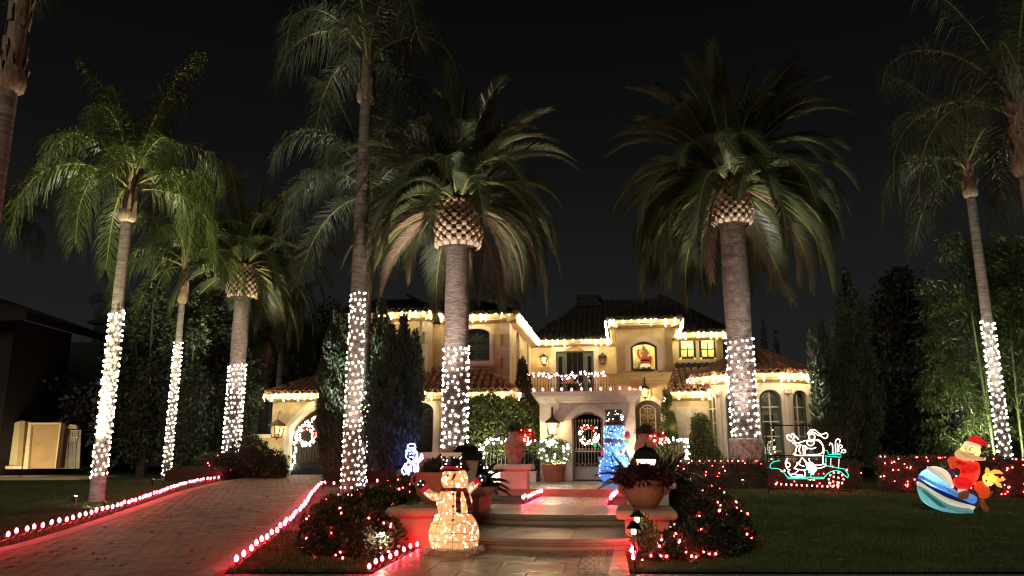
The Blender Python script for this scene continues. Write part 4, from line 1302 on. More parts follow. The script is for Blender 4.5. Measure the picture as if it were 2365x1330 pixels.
def queen_palm(base, topz, r0, label, nf=15, fs=QSET, scale=1.0, yaw0=0.0, seed=1, bulge=True, lean=(0, 0), neck=1.0, lowest=1, group="queen palms"):
    random.seed(seed)
    p = thing("queen_palm", label, "palm tree", base, 0, group)
    H = topz - base.z
    trunk_mesh(p, -.3, H, lambda t: r0 * (1.12 - .30 * t + .35 * max(0, .06 - t) / .06 * .6), M_BARK, int(H / .13), 18, .014, lean)
    lx, ly = lean
    if bulge:
        mb = MB(); b = r0 * .98
        mb.lathe([(b * .85, -.02), (b * 1.3, .05), (b * 1.45, .22), (b * 1.25, .45), (b * .95, .62), (b * .85, .95), (b * .78, 1.35 * neck), (b * .45, 1.6 * neck)], 14, (lx, ly, H))
        for i in range(26):
            a = random.uniform(0, 2 * PI); z = H + random.uniform(.0, 1.1 * neck); rr = b * (1.35 if z - H < .4 else 1.0)
            l_ = random.uniform(.25, .5); w = random.uniform(.05, .11)
            c, s = math.cos(a), math.sin(a); R = Vector((c, s, 0)); Tn = Vector((-s, c, 0)); P = Vector((lx, ly, z)) + R * rr * .98
            mb.add([P - Tn * w, P + Tn * w, P + Tn * w * .4 + R * random.uniform(.02, .07) + Vector((0, 0, l_)), P - Tn * w * .4 + R * random.uniform(.02, .07) + Vector((0, 0, l_))], [(0, 1, 2, 3)])
        mb.build("crownshaft", M_SHEATH, p, True)
    zc = H + (1.35 * neck if bulge else .1)
    for i in range(nf):
        t = i / (nf - 1)
        ci = min(len(fs) - 1 - (0 if lowest else 1), int(t ** 1.15 * (len(fs) - (0 if lowest else 1) + .0)))
        yaw = yaw0 + i * 2.39996 + random.uniform(-.15, .15)
        o = place_frond(random.choice(fs[ci][1]), p, zc - .45 * t * neck, yaw, r0 * .35, scale * random.uniform(.9, 1.08), random.uniform(-.25, .25))
        o.location.x += lx; o.location.y += ly
    return p, H


def yaw_(i, seed): return i * 2.39996 + seed


def canary_palm(base, stubz, r0, label, nf=80, dry=(), scale=1.0, seed=1, droop=0, boss_r=.64, boss_h=1.3, min_e=-32, flare=False, maxdown=1.0, clear=.85):
    random.seed(seed)
    p = thing("canary_island_palm", label, "palm tree", base, 0, "canary island date palms")
    H = stubz - base.z
    trunk_mesh(p, -.3, H + .2, lambda t: r0 * (1.0 + .02 * math.sin(t * 19) + (.35 * max(0, .10 - t) / .10 if flare else 0)), M_BARK_C, int(H / .085), 26, .016)
    mb = MB(); mb.lathe([(r0 * .9, 0), (boss_r * .82, .12), (boss_r * .92, boss_h * .4), (boss_r * .86, boss_h * .8), (boss_r * .5, boss_h * 1.25), (.1, boss_h * 1.5)], 18, (0, 0, H))
    boss = mb.build("boss", M_FIBRE, p, True)
    rows = 11
    for j in range(rows):
        z = H + .06 + (boss_h - .05) * j / (rows - 1); tt = j / (rows - 1)
        rr = boss_r * (.80 + .18 * math.sin(PI * min(1, tt * 1.1 + .12)) - .06 * tt)
        n = 15
        for i in range(n):
            a = 2 * PI * (i + .5 * (j % 2)) / n
            if math.sin(a) > .55: continue
            link("leaf_stub", stub_me, None, boss, loc=(rr * math.cos(a), rr * math.sin(a), z), rot=(random.uniform(-.1, .1) + .25 - .3 * tt, 0, a + PI / 2 + random.uniform(-.06, .06)), scale=random.uniform(.88, 1.06) * boss_r / .64)
    zc = H + boss_h
    for i in range(nf):
        t = i / (nf - 1)
        e = 84 - (84 - min_e) * t ** (1 / maxdown) + random.uniform(-6, 6)
        if e < 14 and math.sin(yaw_(i, seed)) < -.62 and random.random() < clear: continue
        ci = min(range(len(CSET)), key=lambda q: abs(CSET[q][0] - e))
        yaw = i * 2.39996 + random.uniform(-.12, .12) + seed
        place_frond(random.choice(CSET[ci][1]), p, zc + .38 - .42 * t, yaw, .12 + .34 * t, scale * random.uniform(.9, 1.06) * (1 - .12 * (t < .1)), random.uniform(-.3, .3))
    for (yaw, k, s) in dry:
        place_frond(DSET[k], p, zc - .12, yaw, .46, s * scale, random.uniform(-.2, .2), "dry_frond")
    return p, H


BULB_W = bulb_mesh("bulb", L_WHITE, .0185, .024)
BULB_C = bulb_mesh("bulb", L_COOL, .0215, .027)
BULB_WARM = bulb_mesh("bulb", L_WARM, .0125, .016)
BULB_REDM = bulb_mesh("bulb", L_REDMINI, .0125, .017)


def trunk_lights(base, z0, z1, r, rows_dz, per, me, label, lean=(0, 0, 1), seed=3, tail=None, tz=0):
    """string of bulbs wound round a trunk, the turns a little uneven"""
    random.seed(seed)
    t_ = thing("trunk_light_string", label, "string lights", (base.x, base.y, z0), 0, "light strings wound round the palm trunks")
    H = z1 - z0; turns = int(H / rows_dz); pts = []; n = turns * per
    ph = random.random() * 6
    for i in range(n):
        a = 2 * PI * i / per + ph + .5 * 2 * PI / per * (int(i / per) % 2) + random.uniform(-.15, .15)
        z = H * i / n + random.uniform(-.05, .05)
        rr = (r(z) if callable(r) else r) + .010
        fx, fy = lean[0] * (z + tz), lean[1] * (z + tz)
        pts.append((fx + rr * math.cos(a), fy + rr * math.sin(a), z))
        s = math.sin(a - math.atan2(-base.y, -base.x) + PI / 2)
        if s > -.42 and random.random() > .05:
            link("bulb", me, None, t_, loc=(fx + (rr + .006) * math.cos(a), fy + (rr + .006) * math.sin(a), z), scale=random.uniform(.85, 1.15))
    mb = MB(); mb.tube(pts, .005, 3); mb.build("wire", M_WIRE, t_)
    return t_


spot_n = 0
def uplight(loc, target, power, label, size=50, col=(1, .86, .62), blend=.7):
    """small black bullet spotlight on a spike, aimed at a tree or wall"""
    u = thing("landscape_spotlight", label, "spotlight", loc, 0, "landscape spotlights in the planting")
    d = (Vector(target) - Vector(loc)).normalized()
    mb = MB(); mb.tube([(0, 0, -.12), (0, 0, .10)], .012, 6); mb.build("spike", M_BLACK, u)
    c = Vector((0, 0, .13)); mb = MB(); mb.tube([c - d * .09, c + d * .07], [.035, .045], 10); mb.build("lamp_housing", M_BLACK, u)
    mb = MB(); mb.tube([c + d * .071, c + d * .076], .036, 10); mb.build("lens", glow("spot_lens", (1, .86, .6), 12), u)
    ld = bpy.data.lights.new("spot_lamp", 'SPOT'); ld.energy = power; ld.spot_size = math.radians(size); ld.spot_blend = blend; ld.shadow_soft_size = .05; ld.color = col
    lo = bpy.data.objects.new("spot_lamp", ld); COL.objects.link(lo); lo.parent = u; lo.location = c + d * .10
    lo.rotation_euler = d.to_track_quat('-Z', 'Y').to_euler()
    return u


def base_at(u, v): return gp(u, v)


# ---- placements
A_ = gp(222, 1158); A_top = at(290, 512, A_.y).z
queen_palm(A_, A_top, .165, "tall queen palm nearest the driveway's left edge with green lit crown", 19, QSET, .97, 1.4, 5)
A_lo, A_hi = at(222, 1105, A_.y).z, at(260, 718, A_.y).z
trunk_lights(A_, A_lo, A_hi, .172, .15, 9, BULB_W, "white light string on the trunk of the leftmost lit queen palm", seed=3)
B_ = gp(383, 1106); B_top = at(430, 700, B_.y).z
queen_palm(B_, B_top, .135, "slimmer queen palm beside the end of the low red lit hedge", 15, QSET, 1.0, .4, 8, neck=1.5)
trunk_lights(B_, at(383, 1095, B_.y).z, at(420, 788, B_.y).z, .140, .16, 8, BULB_W, "white light string on the slim queen palm beside the low red lit hedge", seed=5)
D_ = gp(806, 1150); D_top = at(840, 238, D_.y).z
queen_palm(D_, D_top, .205, "very tall queen palm at the driveway's right edge, crown out of view", 14, QSETG[:5], 1.15, 1.2, 11, neck=1.4)
trunk_lights(D_, at(806, 1150, D_.y).z + .05, at(830, 672, D_.y).z, lambda z: .212 - .004 * z, .17, 9, BULB_W, "white light string on the very tall queen palm by the driveway's right edge", seed=7)
E_ = gp(829, 1128); E_top = at(838, 520, E_.y).z
queen_palm(E_, E_top, .17, "queen palm right behind the very tall one, grey green feathery crown", 15, QSETG, 1.22, 2.6, 14)
trunk_lights(E_, at(829, 1125, E_.y).z, at(836, 900, E_.y).z, .172, .18, 8, BULB_C, "cool white light string on the palm trunk half hidden behind the tallest palm", seed=9)
Cp = Vector((at(533, 1050, 30.9).x, 30.9, G(31))); C_st = at(555, 690, 30.9).z
canary_palm(Cp, C_st, .315, "canary island palm by the left garden wall, half hidden crown over a lit boss", 84, scale=1.06, seed=21, boss_r=.60, boss_h=1.25, maxdown=1.1)
trunk_lights(Cp, at(530, 1045, 30.9).z, at(540, 838, 30.9).z, .318, .185, 13, BULB_C, "dense white light string on the canary palm beside the left garden wall", seed=11)
Fp = Vector((at(1050, 1040, 21.5).x, 21.5, G(21.5))); F_st = at(1060, 575, 21.5).z
canary_palm(Fp, F_st, .34, "canary island palm in front of the left wing with a bright pineapple boss", 92, dry=[(PI + .25, 0, 1.1), (PI - .1, 0, 1.05), (PI + .5, 1, 1.0), (PI + .1, 1, 1.15), (PI - .45, 1, 1.0), (PI + .75, 2, .9), (-.25, 1, 1.1), (-.5, 1, 1.05), (.1, 0, 1.0), (-.75, 2, .95), (-.1, 2, .9)], scale=1.0, seed=31, boss_r=.66, boss_h=1.25, min_e=-24, maxdown=.95)
trunk_lights(Fp, at(1045, 1034, 21.5).z, at(1050, 800, 21.5).z, .343, .185, 14, BULB_C, "white light string on the canary palm in front of the left wing", seed=13)
Gp_ = Vector((at(1725, 1060, 24.95).x, 24.95, G(24.95))); G_st = at(1705, 522, 24.95).z
canary_palm(Gp_, G_st, .415, "largest canary island palm, full drooping crown, in front of the round bay", 128, dry=[(-.9, 2, 1.15), (-2.3, 2, 1.1)], scale=1.22, seed=44, boss_r=.66, boss_h=1.35, min_e=-28, flare=False, maxdown=1.05, clear=.75)
trunk_lights(Gp_, at(1725, 1008, 24.95).z, at(1718, 778, 24.95).z, .42, .21, 13, BULB_C, "white light string on the thick canary palm in front of the round bay", seed=17)
rb = thing("root_mound", "gnarled fibrous root mass at the foot of the thick canary palm", "root mound", Gp_)
mb = MB(); prof = []
for i in range(12):
    t = i / 11; prof.append((.62 - .17 * t + .05 * math.sin(t * 9), -.3 + (at(1725, 1012, 24.95).z - Gp_.z + .3) * t))
mb.lathe(prof, 28)
mb.v = [(x * (1 + random.uniform(-.13, .13)), y * (1 + random.uniform(-.13, .13)), z) for x, y, z in mb.v]
mb.build("root_mass", M_ROOTS, rb, True)
mb = MB()
for i in range(90):
    a = random.uniform(PI, 2 * PI); z0 = random.uniform(.2, .95); pts = []
    for k_ in range(6):
        pts.append((math.cos(a) * (.66 - .12 * (z0 - k_ * .1)), math.sin(a) * (.66 - .12 * (z0 - k_ * .1)), z0 - k_ * .1)); a += random.uniform(-.09, .09)
    mb.tube(pts, .014, 4)
tag(mb.build("root_strand", M_ROOTS, rb), kind="stuff")
Hb = Vector((at(2322, 1055, 24).x, 24.0, G(24))); H_top = at(2228, 455, 24).z
queen_palm(Hb, H_top, .17, "queen palm rising out of the bamboo thicket, dark crown", 13, QSETG, 1.15, 0.3, 17, neck=1.0)
trunk_lights(Hb, at(2318, 1052, 24).z, at(2262, 738, 24).z, .175, .18, 8, BULB_C, "white star like light string on the trunk beside the bamboo", seed=19)
Ib = Vector((at(2372, 400, 17).x, 17.0, G(17))); I_top = at(2360, 405, 17).z
queen_palm(Ib, I_top, .21, "queen palm cut by the right picture edge, crown reaching into the upper corner", 13, QSETG, 1.15, 2.2, 23, neck=1.5)
Jb = Vector((at(16, 230, 15.5).x, 15.5, G(15.5))); J_top = at(16, 212, 15.5).z
queen_palm(Jb, J_top, .23, "queen palm trunk with a swollen crownshaft at the left picture edge", 7, QSETG[:1], 1.0, 1.0, 27, neck=1.75)
# far palms, small in the picture
for (u, v, vt, Y, r_, lab, seed) in ((606, 1000, 832, 36, .20, "far palm with ringed trunk behind the garden wall, nearest the gate wing", 61), (640, 980, 815, 40, .20, "far palm with dark ringed trunk just behind the other far one", 62),
                                     (1152, 800, 690, 44, .18, "small far palm crown peeping over the left wing's roof", 63), (-60, 900, 500, 30, .2, "dim palm crown far behind the neighbour's roof at the left edge", 64), (236, 900, 705, 48, .18, "tiny dark palm beside the neighbour's roof turret", 65)):
    b = Vector((at(u, v, Y).x, Y, .8))
    queen_palm(b, at(u, vt, Y).z, r_, lab, 11, QSETG, .62 if seed in (63, 65) else .8, seed, seed, bulge=seed in (61, 62), neck=.7, group="palms far behind the garden")

# ---- spotlights at the palm feet
uplight(gp(240, 1178, .02), (A_.x, A_.y, .75), 70, "spotlight lighting the bare base of the leftmost lit queen palm", 80, (1, .95, .85))
uplight(gp(172, 1168, .02), (A_.x - .1, A_.y, 9.8), 4800, "spotlight in the mulch at the foot of the leftmost lit queen palm", 62, (1, .95, .60))
uplight(gp(352, 1124, .02), (B_.x + .2, B_.y, 8.6), 3200, "spotlight at the foot of the slim queen palm", 56, (1, .92, .62))
uplight(Vector((Cp.x + .9, Cp.y - 1.9, G(29) + .9)), (Cp.x + .1, Cp.y, 8.2), 2600, "spotlight below the canary palm beside the garden wall", 50, (1, .82, .58))
uplight(D_ + Vector((.35, -.9, .02)), (D_.x, D_.y, 12.6), 1100, "spotlight before the very tall queen palm", 46, (1, .84, .66))
uplight(E_ + Vector((-.9, -.8, .02)), (E_.x - .5, E_.y, 9.4), 2600, "spotlight before the palm behind the tallest palm", 54, (.95, .97, .86))
uplight(Fp + Vector((-1.1, -2.9, .05)), (Fp.x, Fp.y, 8.4), 3400, "spotlight on the left side of the canary palm before the left wing", 46, (1, .86, .72))
uplight(Gp_ + Vector((-.6, -1.45, .05)), (Gp_.x, Gp_.y, 8.8), 3000, "spotlight before the root mass of the thick canary palm", 42, (1, .84, .70))
uplight(Gp_ + Vector((1.5, -1.5, .05)), (Gp_.x + 1.3, Gp_.y, 8.8), 4600, "spotlight to the right of the thick canary palm", 44, (.97, .92, .74))
uplight(Hb + Vector((-.8, -1.2, .7)), (Hb.x - .1, Hb.y, 10.2), 1900, "spotlight in the hedge before the palm in the bamboo", 50, (1, .88, .70))
uplight(Ib + Vector((-.4, -1.2, .02)), (Ib.x, Ib.y, 9.8), 420, "spotlight under the palm at the right picture edge", 44, (1, .82, .6))
uplight(Jb + Vector((.5, -1.2, .02)), (Jb.x, Jb.y, 10.5), 420, "spotlight under the palm at the left picture edge", 40, (1, .82, .6))
# ================================================================ hedges, shrubs, trees
def blob_leaves(blobs, dens, ground=None, lo=.80, hi=1.06, up=.35):
    """points and directions scattered through the outer part of a set of ellipsoids; leaves inside a neighbour are dropped"""
    Ps, Ds = [], []
    for c, r in blobs:
        c = np.array(c); r = np.array(r)
        area = 4 * PI * ((r[0] * r[1]) ** 1.6 / 3 + (r[0] * r[2]) ** 1.6 / 3 + (r[1] * r[2]) ** 1.6 / 3) ** (1 / 1.6)
        n = int(area * dens); d = unit(n)
        k = RNG.uniform(lo, hi, n) * (1 + .10 * np.sin(d[:, 0] * 9 + c[0]) * np.sin(d[:, 2] * 8 + c[1]))
        P = c + d * r * k[:, None]
        D = d * .8 + RNG.normal(0, .55, (n, 3)); D[:, 2] += up
        ok = np.ones(n, bool)
        if ground is not None: ok &= P[:, 2] > ground
        for c2, r2 in blobs:
            c2 = np.array(c2); r2 = np.array(r2)
            if np.allclose(c2, c): continue
            ok &= (((P - c2) / (r2 * .78)) ** 2).sum(1) > 1
        Ps.append(P[ok]); Ds.append(D[ok])
    return np.concatenate(Ps), np.concatenate(Ds)


def blob_core(blobs, k=.74):
    mb = MB()
    for c, r in blobs: mb.ell(c, (r[0] * k, r[1] * k, r[2] * k), 10, 7)
    return mb


def bush(name, label, cat, blobs, m, dens=900, L=.055, W=.018, group=None, core=.72, up=.35, droop=0.0, hi=1.06, lo=.8, ground=None, coremat=None):
    """blobs in world axes: (centre, radii); the thing stands under the first blob"""
    b0 = Vector((blobs[0][0][0], blobs[0][0][1], ground if ground is not None else blobs[0][0][2] - blobs[0][1][2]))
    t = thing(name, label, cat, b0, 0, group)
    lb = [((c[0] - b0.x, c[1] - b0.y, c[2] - b0.z), r) for c, r in blobs]
    P, D = blob_leaves(lb, dens, .0 if ground is not None else None, up=up, hi=hi, lo=lo)
    leaves("foliage", P, D, RNG.uniform(.7, 1.25, len(P)) * L, RNG.uniform(.8, 1.2, len(P)) * W, t, m, droop, kind="stuff")
    if core: tag(blob_core(lb, core).build("branches", coremat or M_TWIG, t), kind="stuff")
    return t, lb


def net_lights(label, parent_loc, pts, me, group, name="net_lights"):
    t = thing(name, label, "string lights", parent_loc, 0, group)
    for p in pts: link("bulb", me, None, t, loc=(p[0], p[1], p[2]), rot=(random.uniform(-1, 1), random.uniform(-1, 1), 0), scale=random.uniform(.8, 1.3))
    mb = MB()
    q = sorted(pts, key=lambda p: (round(p[0] * 2), p[2]))
    for a, b in zip(q, q[1:]):
        if (Vector(a) - Vector(b)).length < .8: mb.tube([a, b], .003, 3, False)
    if mb.v: tag(mb.build("wire", M_WIRE, t), kind="stuff")
    return t


def surf_pts(lb, n, front=.15, lo_z=-.7, k=1.04):
    out = []; guard = 0
    while len(out) < n and guard < 20000:
        guard += 1
        c, r = random.choice(lb); d = Vector((random.gauss(0, 1), random.gauss(0, 1), random.gauss(0, 1))).normalized()
        if d.y > front or d.z < lo_z: continue
        p = Vector((c[0] + d.x * r[0] * k, c[1] + d.y * r[1] * k, c[2] + d.z * r[2] * k))
        if any(sum(((p[i] - c2[i]) / (r2[i] * .93)) ** 2 for i in range(3)) < 1 for c2, r2 in lb if (c2, r2) != (c, r)): continue
        out.append(tuple(p))
    return out


def mound(px, h, r, ry=None, sink=.15):
    """ellipsoid resting on the garden at a picture point of its foot"""
    p = gp(*px); return ((p.x, p.y + (ry or r), p.z + h * .42 - sink * .2), (r, ry or r, h * .60))


random.seed(77)
# front bushes either side of the steps, with red mini lights
LB = [mound((742, 1290), .66, .42), mound((815, 1297), .68, .46), mound((775, 1262), .74, .50), mound((862, 1272), .70, .40), mound((850, 1245), .78, .52), mound((905, 1230), .72, .45), mound((900, 1212), .80, .55), mound((950, 1205), .80, .5), mound((940, 1195), .82, .55)]
fb, lb = bush("hedge", "dark rounded hedge with red lights beside the curving driveway", "hedge", LB, M_HEDGE, 1500, .060, .019, "front garden hedges", ground=.12)
net_lights("red mini lights in the dark hedge left of the snowman", fb.location, surf_pts(lb, 80), BULB_REDM, "red net lights on the hedges")
RB = [mound((1552, 1300), .36, .30), mound((1605, 1300), .46, .38), mound((1660, 1296), .56, .42), mound((1702, 1284), .66, .32), mound((1640, 1262), .68, .48), mound((1690, 1250), .66, .40), mound((1610, 1225), .74, .42), mound((1650, 1215), .72, .46), mound((1590, 1198), .80, .38), mound((1618, 1192), .76, .42), mound((1518, 1302), .28, .18)]
fb2, lb2 = bush("hedge", "dark rounded hedge with red lights between the steps and big lawn", "hedge", RB, M_HEDGE, 1500, .060, .019, "front garden hedges", ground=.12)
net_lights("red mini lights in the dark hedge right of the steps", fb2.location, surf_pts(lb2, 80), BULB_REDM, "red net lights on the hedges")


def box_hedge(label, p0, p1, width, h, m, dens=700, L=.07, W=.022, cat="hedge", group="clipped hedges", wob=.05, name="hedge"):
    p0, p1 = Vector(p0), Vector(p1); d = Vector((p1.x - p0.x, p1.y - p0.y, 0)); Ln = d.length; ang_ = math.atan2(d.y, d.x)
    t = thing(name, label, cat, (p0.x, p0.y, p0.z), ang_, group)
    zs = p1.z - p0.z
    n = int((Ln * width + 2 * Ln * h + width * h * 2) * dens)
    f = RNG.random(n); tot = Ln * width + 2 * Ln * h + 2 * width * h
    x = RNG.uniform(0, Ln, n); y = RNG.uniform(0, width, n); z = RNG.uniform(-.05, h, n); N = np.zeros((n, 3))
    a1, a2, a3 = Ln * width / tot, (Ln * width + Ln * h) / tot, (Ln * width + 2 * Ln * h) / tot
    q = f < a1; z[q] = h; N[q, 2] = 1
    q = (f >= a1) & (f < a2); y[q] = 0; N[q, 1] = -1
    q = (f >= a2) & (f < a3); y[q] = width; N[q, 1] = 1
    q = f >= a3; s = RNG.random(n) > .5; x[q & s] = 0; x[q & ~s] = Ln; N[q & s, 0] = -1; N[q & ~s, 0] = 1
    P = np.stack([x, y, z], 1) + N * (RNG.normal(0, wob, n) - .02 + .05 * np.sin(x * 3.1) * np.sin(z * 5 + x))[:, None]
    P[:, 2] += zs * P[:, 0] / Ln
    D = N + RNG.normal(0, .6, (n, 3)); D[:, 2] += .3
    leaves("foliage", P, D, RNG.uniform(.7, 1.2, n) * L, RNG.uniform(.8, 1.2, n) * W, t, m, kind="stuff")
    mb = MB(); i_ = .05
    mb.add([(i_, i_, -.1), (Ln - i_, i_, -.1 + zs), (Ln - i_, width - i_, -.1 + zs), (i_, width - i_, -.1), (i_, i_, h - i_), (Ln - i_, i_, h - i_ + zs), (Ln - i_, width - i_, h - i_ + zs), (i_, width - i_, h - i_)],
           [(3, 2, 1, 0), (4, 5, 6, 7), (0, 1, 5, 4), (1, 2, 6, 5), (2, 3, 7, 6), (3, 0, 4, 7)])
    mb.build("branches", M_TWIG, t)
    def pts(k_, top=.5):
        o = []
        for _ in range(k_):
            xx = random.uniform(.05, Ln - .05)
            if random.random() < top: o.append((xx, random.uniform(0, width * .8), h + .03 + zs * xx / Ln))
            else: o.append((xx, -.05, random.uniform(.1, h) + zs * xx / Ln))
        return o
    return t, pts


def hedge_lights(label, t, pts):
    n = net_lights(label, t.location, pts, BULB_REDM, "red net lights on the hedges"); n.rotation_euler = t.rotation_euler


a, b = gp(468, 1108), gp(655, 1103)
h1, f1 = box_hedge("leafy hedge with red lights under the canary palm by the garden wall", a, b, 1.6, .82, M_HEDGE, 500, .085, .028, wob=.09)
hedge_lights("red lights on the hedge under the canary palm by the garden wall", h1, f1(34, .45))
a, b = gp(375, 1112), gp(512, 1112)
box_hedge("low clipped brownish hedge glowing red at the end of the driveway lights", a, b, 1.0, .42, M_HEDGE_BR, 900, .05, .016, wob=.025)
a, b = gp(738, 1118) + Vector((0, .3, 0)), gp(905, 1118) + Vector((0, .3, 0))
h2, f2 = box_hedge("clipped low hedge behind the tallest palm", a, b, .8, .45, M_HEDGE_BR, 900, .05, .016, wob=.025)
a, b = gp(742, 1112) + Vector((0, 1.0, 0)), gp(1000, 1112) + Vector((0, .4, 0))
h3, f3 = box_hedge("loose leafy hedge with red lights in front of the junipers", a, b, 1.2, .82, M_HEDGE, 550, .075, .025, wob=.10)
hedge_lights("red lights on the loose hedge in front of the junipers", h3, f3(40, .3))
a, b = gp(1590, 1130), gp(1775, 1130)
a2, b2 = gp(1570, 1121), gp(1782, 1121)
box_hedge("clipped brown hedge at the lawn's far edge, left of the rope light picture", a, b, .24, .42, M_HEDGE_BR, 900, .05, .016, wob=.025)
h4, f4 = box_hedge("hedge with red lights in front of the thick canary palm", a + Vector((-.3, .28, 0)), b + Vector((0, .28, 0)), .34, .80, M_HEDGE, 600, .07, .023, wob=.08)
hedge_lights("red lights on the hedge in front of the thick canary palm", h4, f4(40, .5))
a, b = gp(1776, 1132), gp(1995, 1132)
h5, f5 = box_hedge("clipped brown hedge behind the rope light picture", a, b, 1.1, .80, M_HEDGE_BR, 700, .055, .018, wob=.035)
hedge_lights("few red lights on the hedge behind the rope light picture", h5, f5(16, .3))
a, b = gp(2030, 1138), gp(2420, 1158)
h6, f6 = box_hedge("long clipped hedge with red lights behind the inflatable santa", a, b, 1.2, .98, M_HEDGE_BR, 600, .06, .02, wob=.05)
hedge_lights("red lights on the long hedge behind the inflatable santa", h6, f6(95, .3))

# small bright shrubs in the beds, lit by the path lights
for (px, h, r, lab) in (((880, 1287), .50, .26, "small pale leaved shrub by the path light left of the snowman"), ((948, 1262), .62, .19, "young pale leaved shrub at the orange plinth's left corner"),
                        ((1578, 1212), .62, .30, "pale leaved shrub lit beside the right terracotta urn's plinth"), ((1497, 1296), .55, .17, "sparse pale leaved shrub next to the two path lights"),
                        ((1148, 1178), .22, .20, "tuft of light green grass at the foot of the left plinth")):
    bb = mound(px, h, r)
    bush("shrub", lab, "shrub", [bb], M_SHRUB, 1400, .075, .022, "pale shrubs in the front beds", core=.45, hi=1.15, lo=.5, ground=bb[0][2] - bb[1][2] * .7)
pA = gp(993, 1112); bush("shrub", "pale shrub lit beside the small glowing LED snowman", "shrub", [((pA.x, pA.y + .9, pA.z + .75), (.7, .5, .45)), ((pA.x + .7, pA.y + 1.0, pA.z + .7), (.6, .5, .5))], M_SHRUB, 500, .08, .025, core=.6)
pA = gp(850, 1112); bush("shrub", "pale groundcover shrub lit at the junipers' foot", "shrub", [((pA.x, pA.y + .6, pA.z + .55), (.7, .4, .35)), ((pA.x + .5, pA.y + .6, pA.z + .5), (.5, .4, .3))], M_SHRUB, 500, .08, .025, core=.6)
for (u, lab, r) in ((575, "grey green shrub against the garden wall right of the canary palm", .8), (624, "leafy bush at the gate pier's foot", .62)):
    q = at(u, 1075, 29.0); bush("shrub", lab, "shrub", [((q.x, 29.0, 1.45 if u < 600 else 1.0), (r, .55, .75 if u < 600 else .5))], M_FICUS, 420, .10, .03, core=.65)
# climbing vine mass between the left wing and the portico (house axes)
vb = []
for (u, v, d, rx, rz_) in ((1095, 950, .2, .45, .45), (1130, 945, .3, .5, .5), (1175, 955, .4, .55, .5), (1215, 970, .5, .5, .5), (1100, 1000, .1, .5, .55), (1150, 1005, .2, .6, .6), (1205, 1010, .3, .5, .6), (1110, 1055, 0, .5, .5), (1165, 1050, .1, .6, .5), (1225, 1045, .4, .4, .5), (1235, 985, .6, .3, .5)):
    x, z = ath(u, v, d); w = hw(x, d, z); vb.append(((w.x, w.y, w.z), (rx, .45, rz_)))
bush("vine_hedge", "broad sunny green climbing vine filling the corner left of the portico", "vine", vb, M_VINE, 700, .085, .028, core=.7, ground=.6)
vb = []
for (v, r) in ((855, .16), (880, .26), (905, .30), (935, .34)):
    x, z = ath(1206 + (v - 855) * .12, v, 2.0); w = hw(x, 2.0, z); vb.append(((w.x, w.y, w.z), (r * .9, .3, .42)))
bush("climbing_vine", "dark vine climbing the house corner above the camera", "vine", vb, M_FICUS, 700, .085, .028, core=.6)
vb = []
for (u, v, rx, rz_) in ((1618, 985, .30, .42), (1620, 1020, .38, .45), (1612, 1052, .42, .35), (1640, 1050, .3, .3)):
    x, z = ath(u, v, 1.2); w = hw(x, 1.2, z); vb.append(((w.x, w.y, w.z), (rx, .35, rz_)))
bush("shrub", "clipped upright green shrub between the topiary and the round bay", "shrub", vb, M_VINE, 900, .07, .023, core=.7, ground=.6)
# spiral topiary beside the front door
tx, tz = ath(1545, 1040, 1.6); w = hw(tx, 1.6, tz)
top_t = thing("topiary", "feathery spiral topiary conifer in front of the lit house corner", "topiary", (w.x, w.y, HZ + .05))
Pn, Dn = [], []
for i in range(5200):
    t = random.random(); z = .8 + t * 2.15; turn = t * 3.2 * 2 * PI + .8
    r0_ = .40 * (1 - t * .78); a = random.gauss(turn, .85); rr = r0_ * math.sqrt(random.random()) * (1.0 if math.cos(a - turn) > -.2 else .35)
    Pn.append((rr * math.cos(a), rr * math.sin(a), z + random.gauss(0, .05))); Dn.append((math.cos(a) * .8 + random.gauss(0, .3), math.sin(a) * .8 + random.gauss(0, .3), .9))
leaves("foliage", np.array(Pn), np.array(Dn), .11, .016, top_t, M_JUNIPER if False else M_VINE, kind="stuff")
mb = MB(); mb.tube([(0, 0, 0), (.02, 0, 1.2), (0, 0, 2.8)], [.04, .03, .01], 7); mb.build("trunk", M_TWIG, top_t)


# flame shaped junipers: each made of upward pointing tufts
def flame_tree(name, label, base, tufts, m, n=2600, L=.13, W=.016, cat="tree", group=None, tw=.35):
    t = thing(name, label, cat, base, 0, group)
    Ps, Ds = [], []; core = MB()
    for (x0, y0, z0, x1, y1, z1, r) in tufts:
        a = np.array([x0, y0, z0]); b = np.array([x1, y1, z1]); k = int(n * np.linalg.norm(b - a) * r)
        s = RNG.beta(1.15, 1.5, k); an = RNG.uniform(0, 2 * PI, k)
        prof = r * np.clip(np.sin(PI * np.clip(s * .86 + .14, 0, 1)) ** .75, 0, 1) * (1 + .22 * np.sin(s * 26 + an * 2) + .15 * np.sin(an * 5 + s * 40))
        rr = prof * RNG.uniform(.72, 1.05, k)
        P = a + (b - a) * s[:, None]; P[:, 0] += rr * np.cos(an); P[:, 1] += rr * np.sin(an)
        D = np.stack([np.cos(an) * .55, np.sin(an) * .55, np.full(k, .95)], 1) + RNG.normal(0, .22, (k, 3))
        Ps.append(P); Ds.append(D)
        pts = [a + (b - a) * q for q in (0, .15, .4, .7, .93)]; core.tube(pts, [r * .5, r * .72, r * .66, r * .36, .02], 8)
    P = np.concatenate(Ps); D = np.concatenate(Ds)
    leaves("foliage", P, D, RNG.uniform(.6, 1.3, len(P)) * L, RNG.uniform(.8, 1.3, len(P)) * W, t, m, kind="stuff")
    core.build("trunk", M_JUN_CORE, t)
    return t


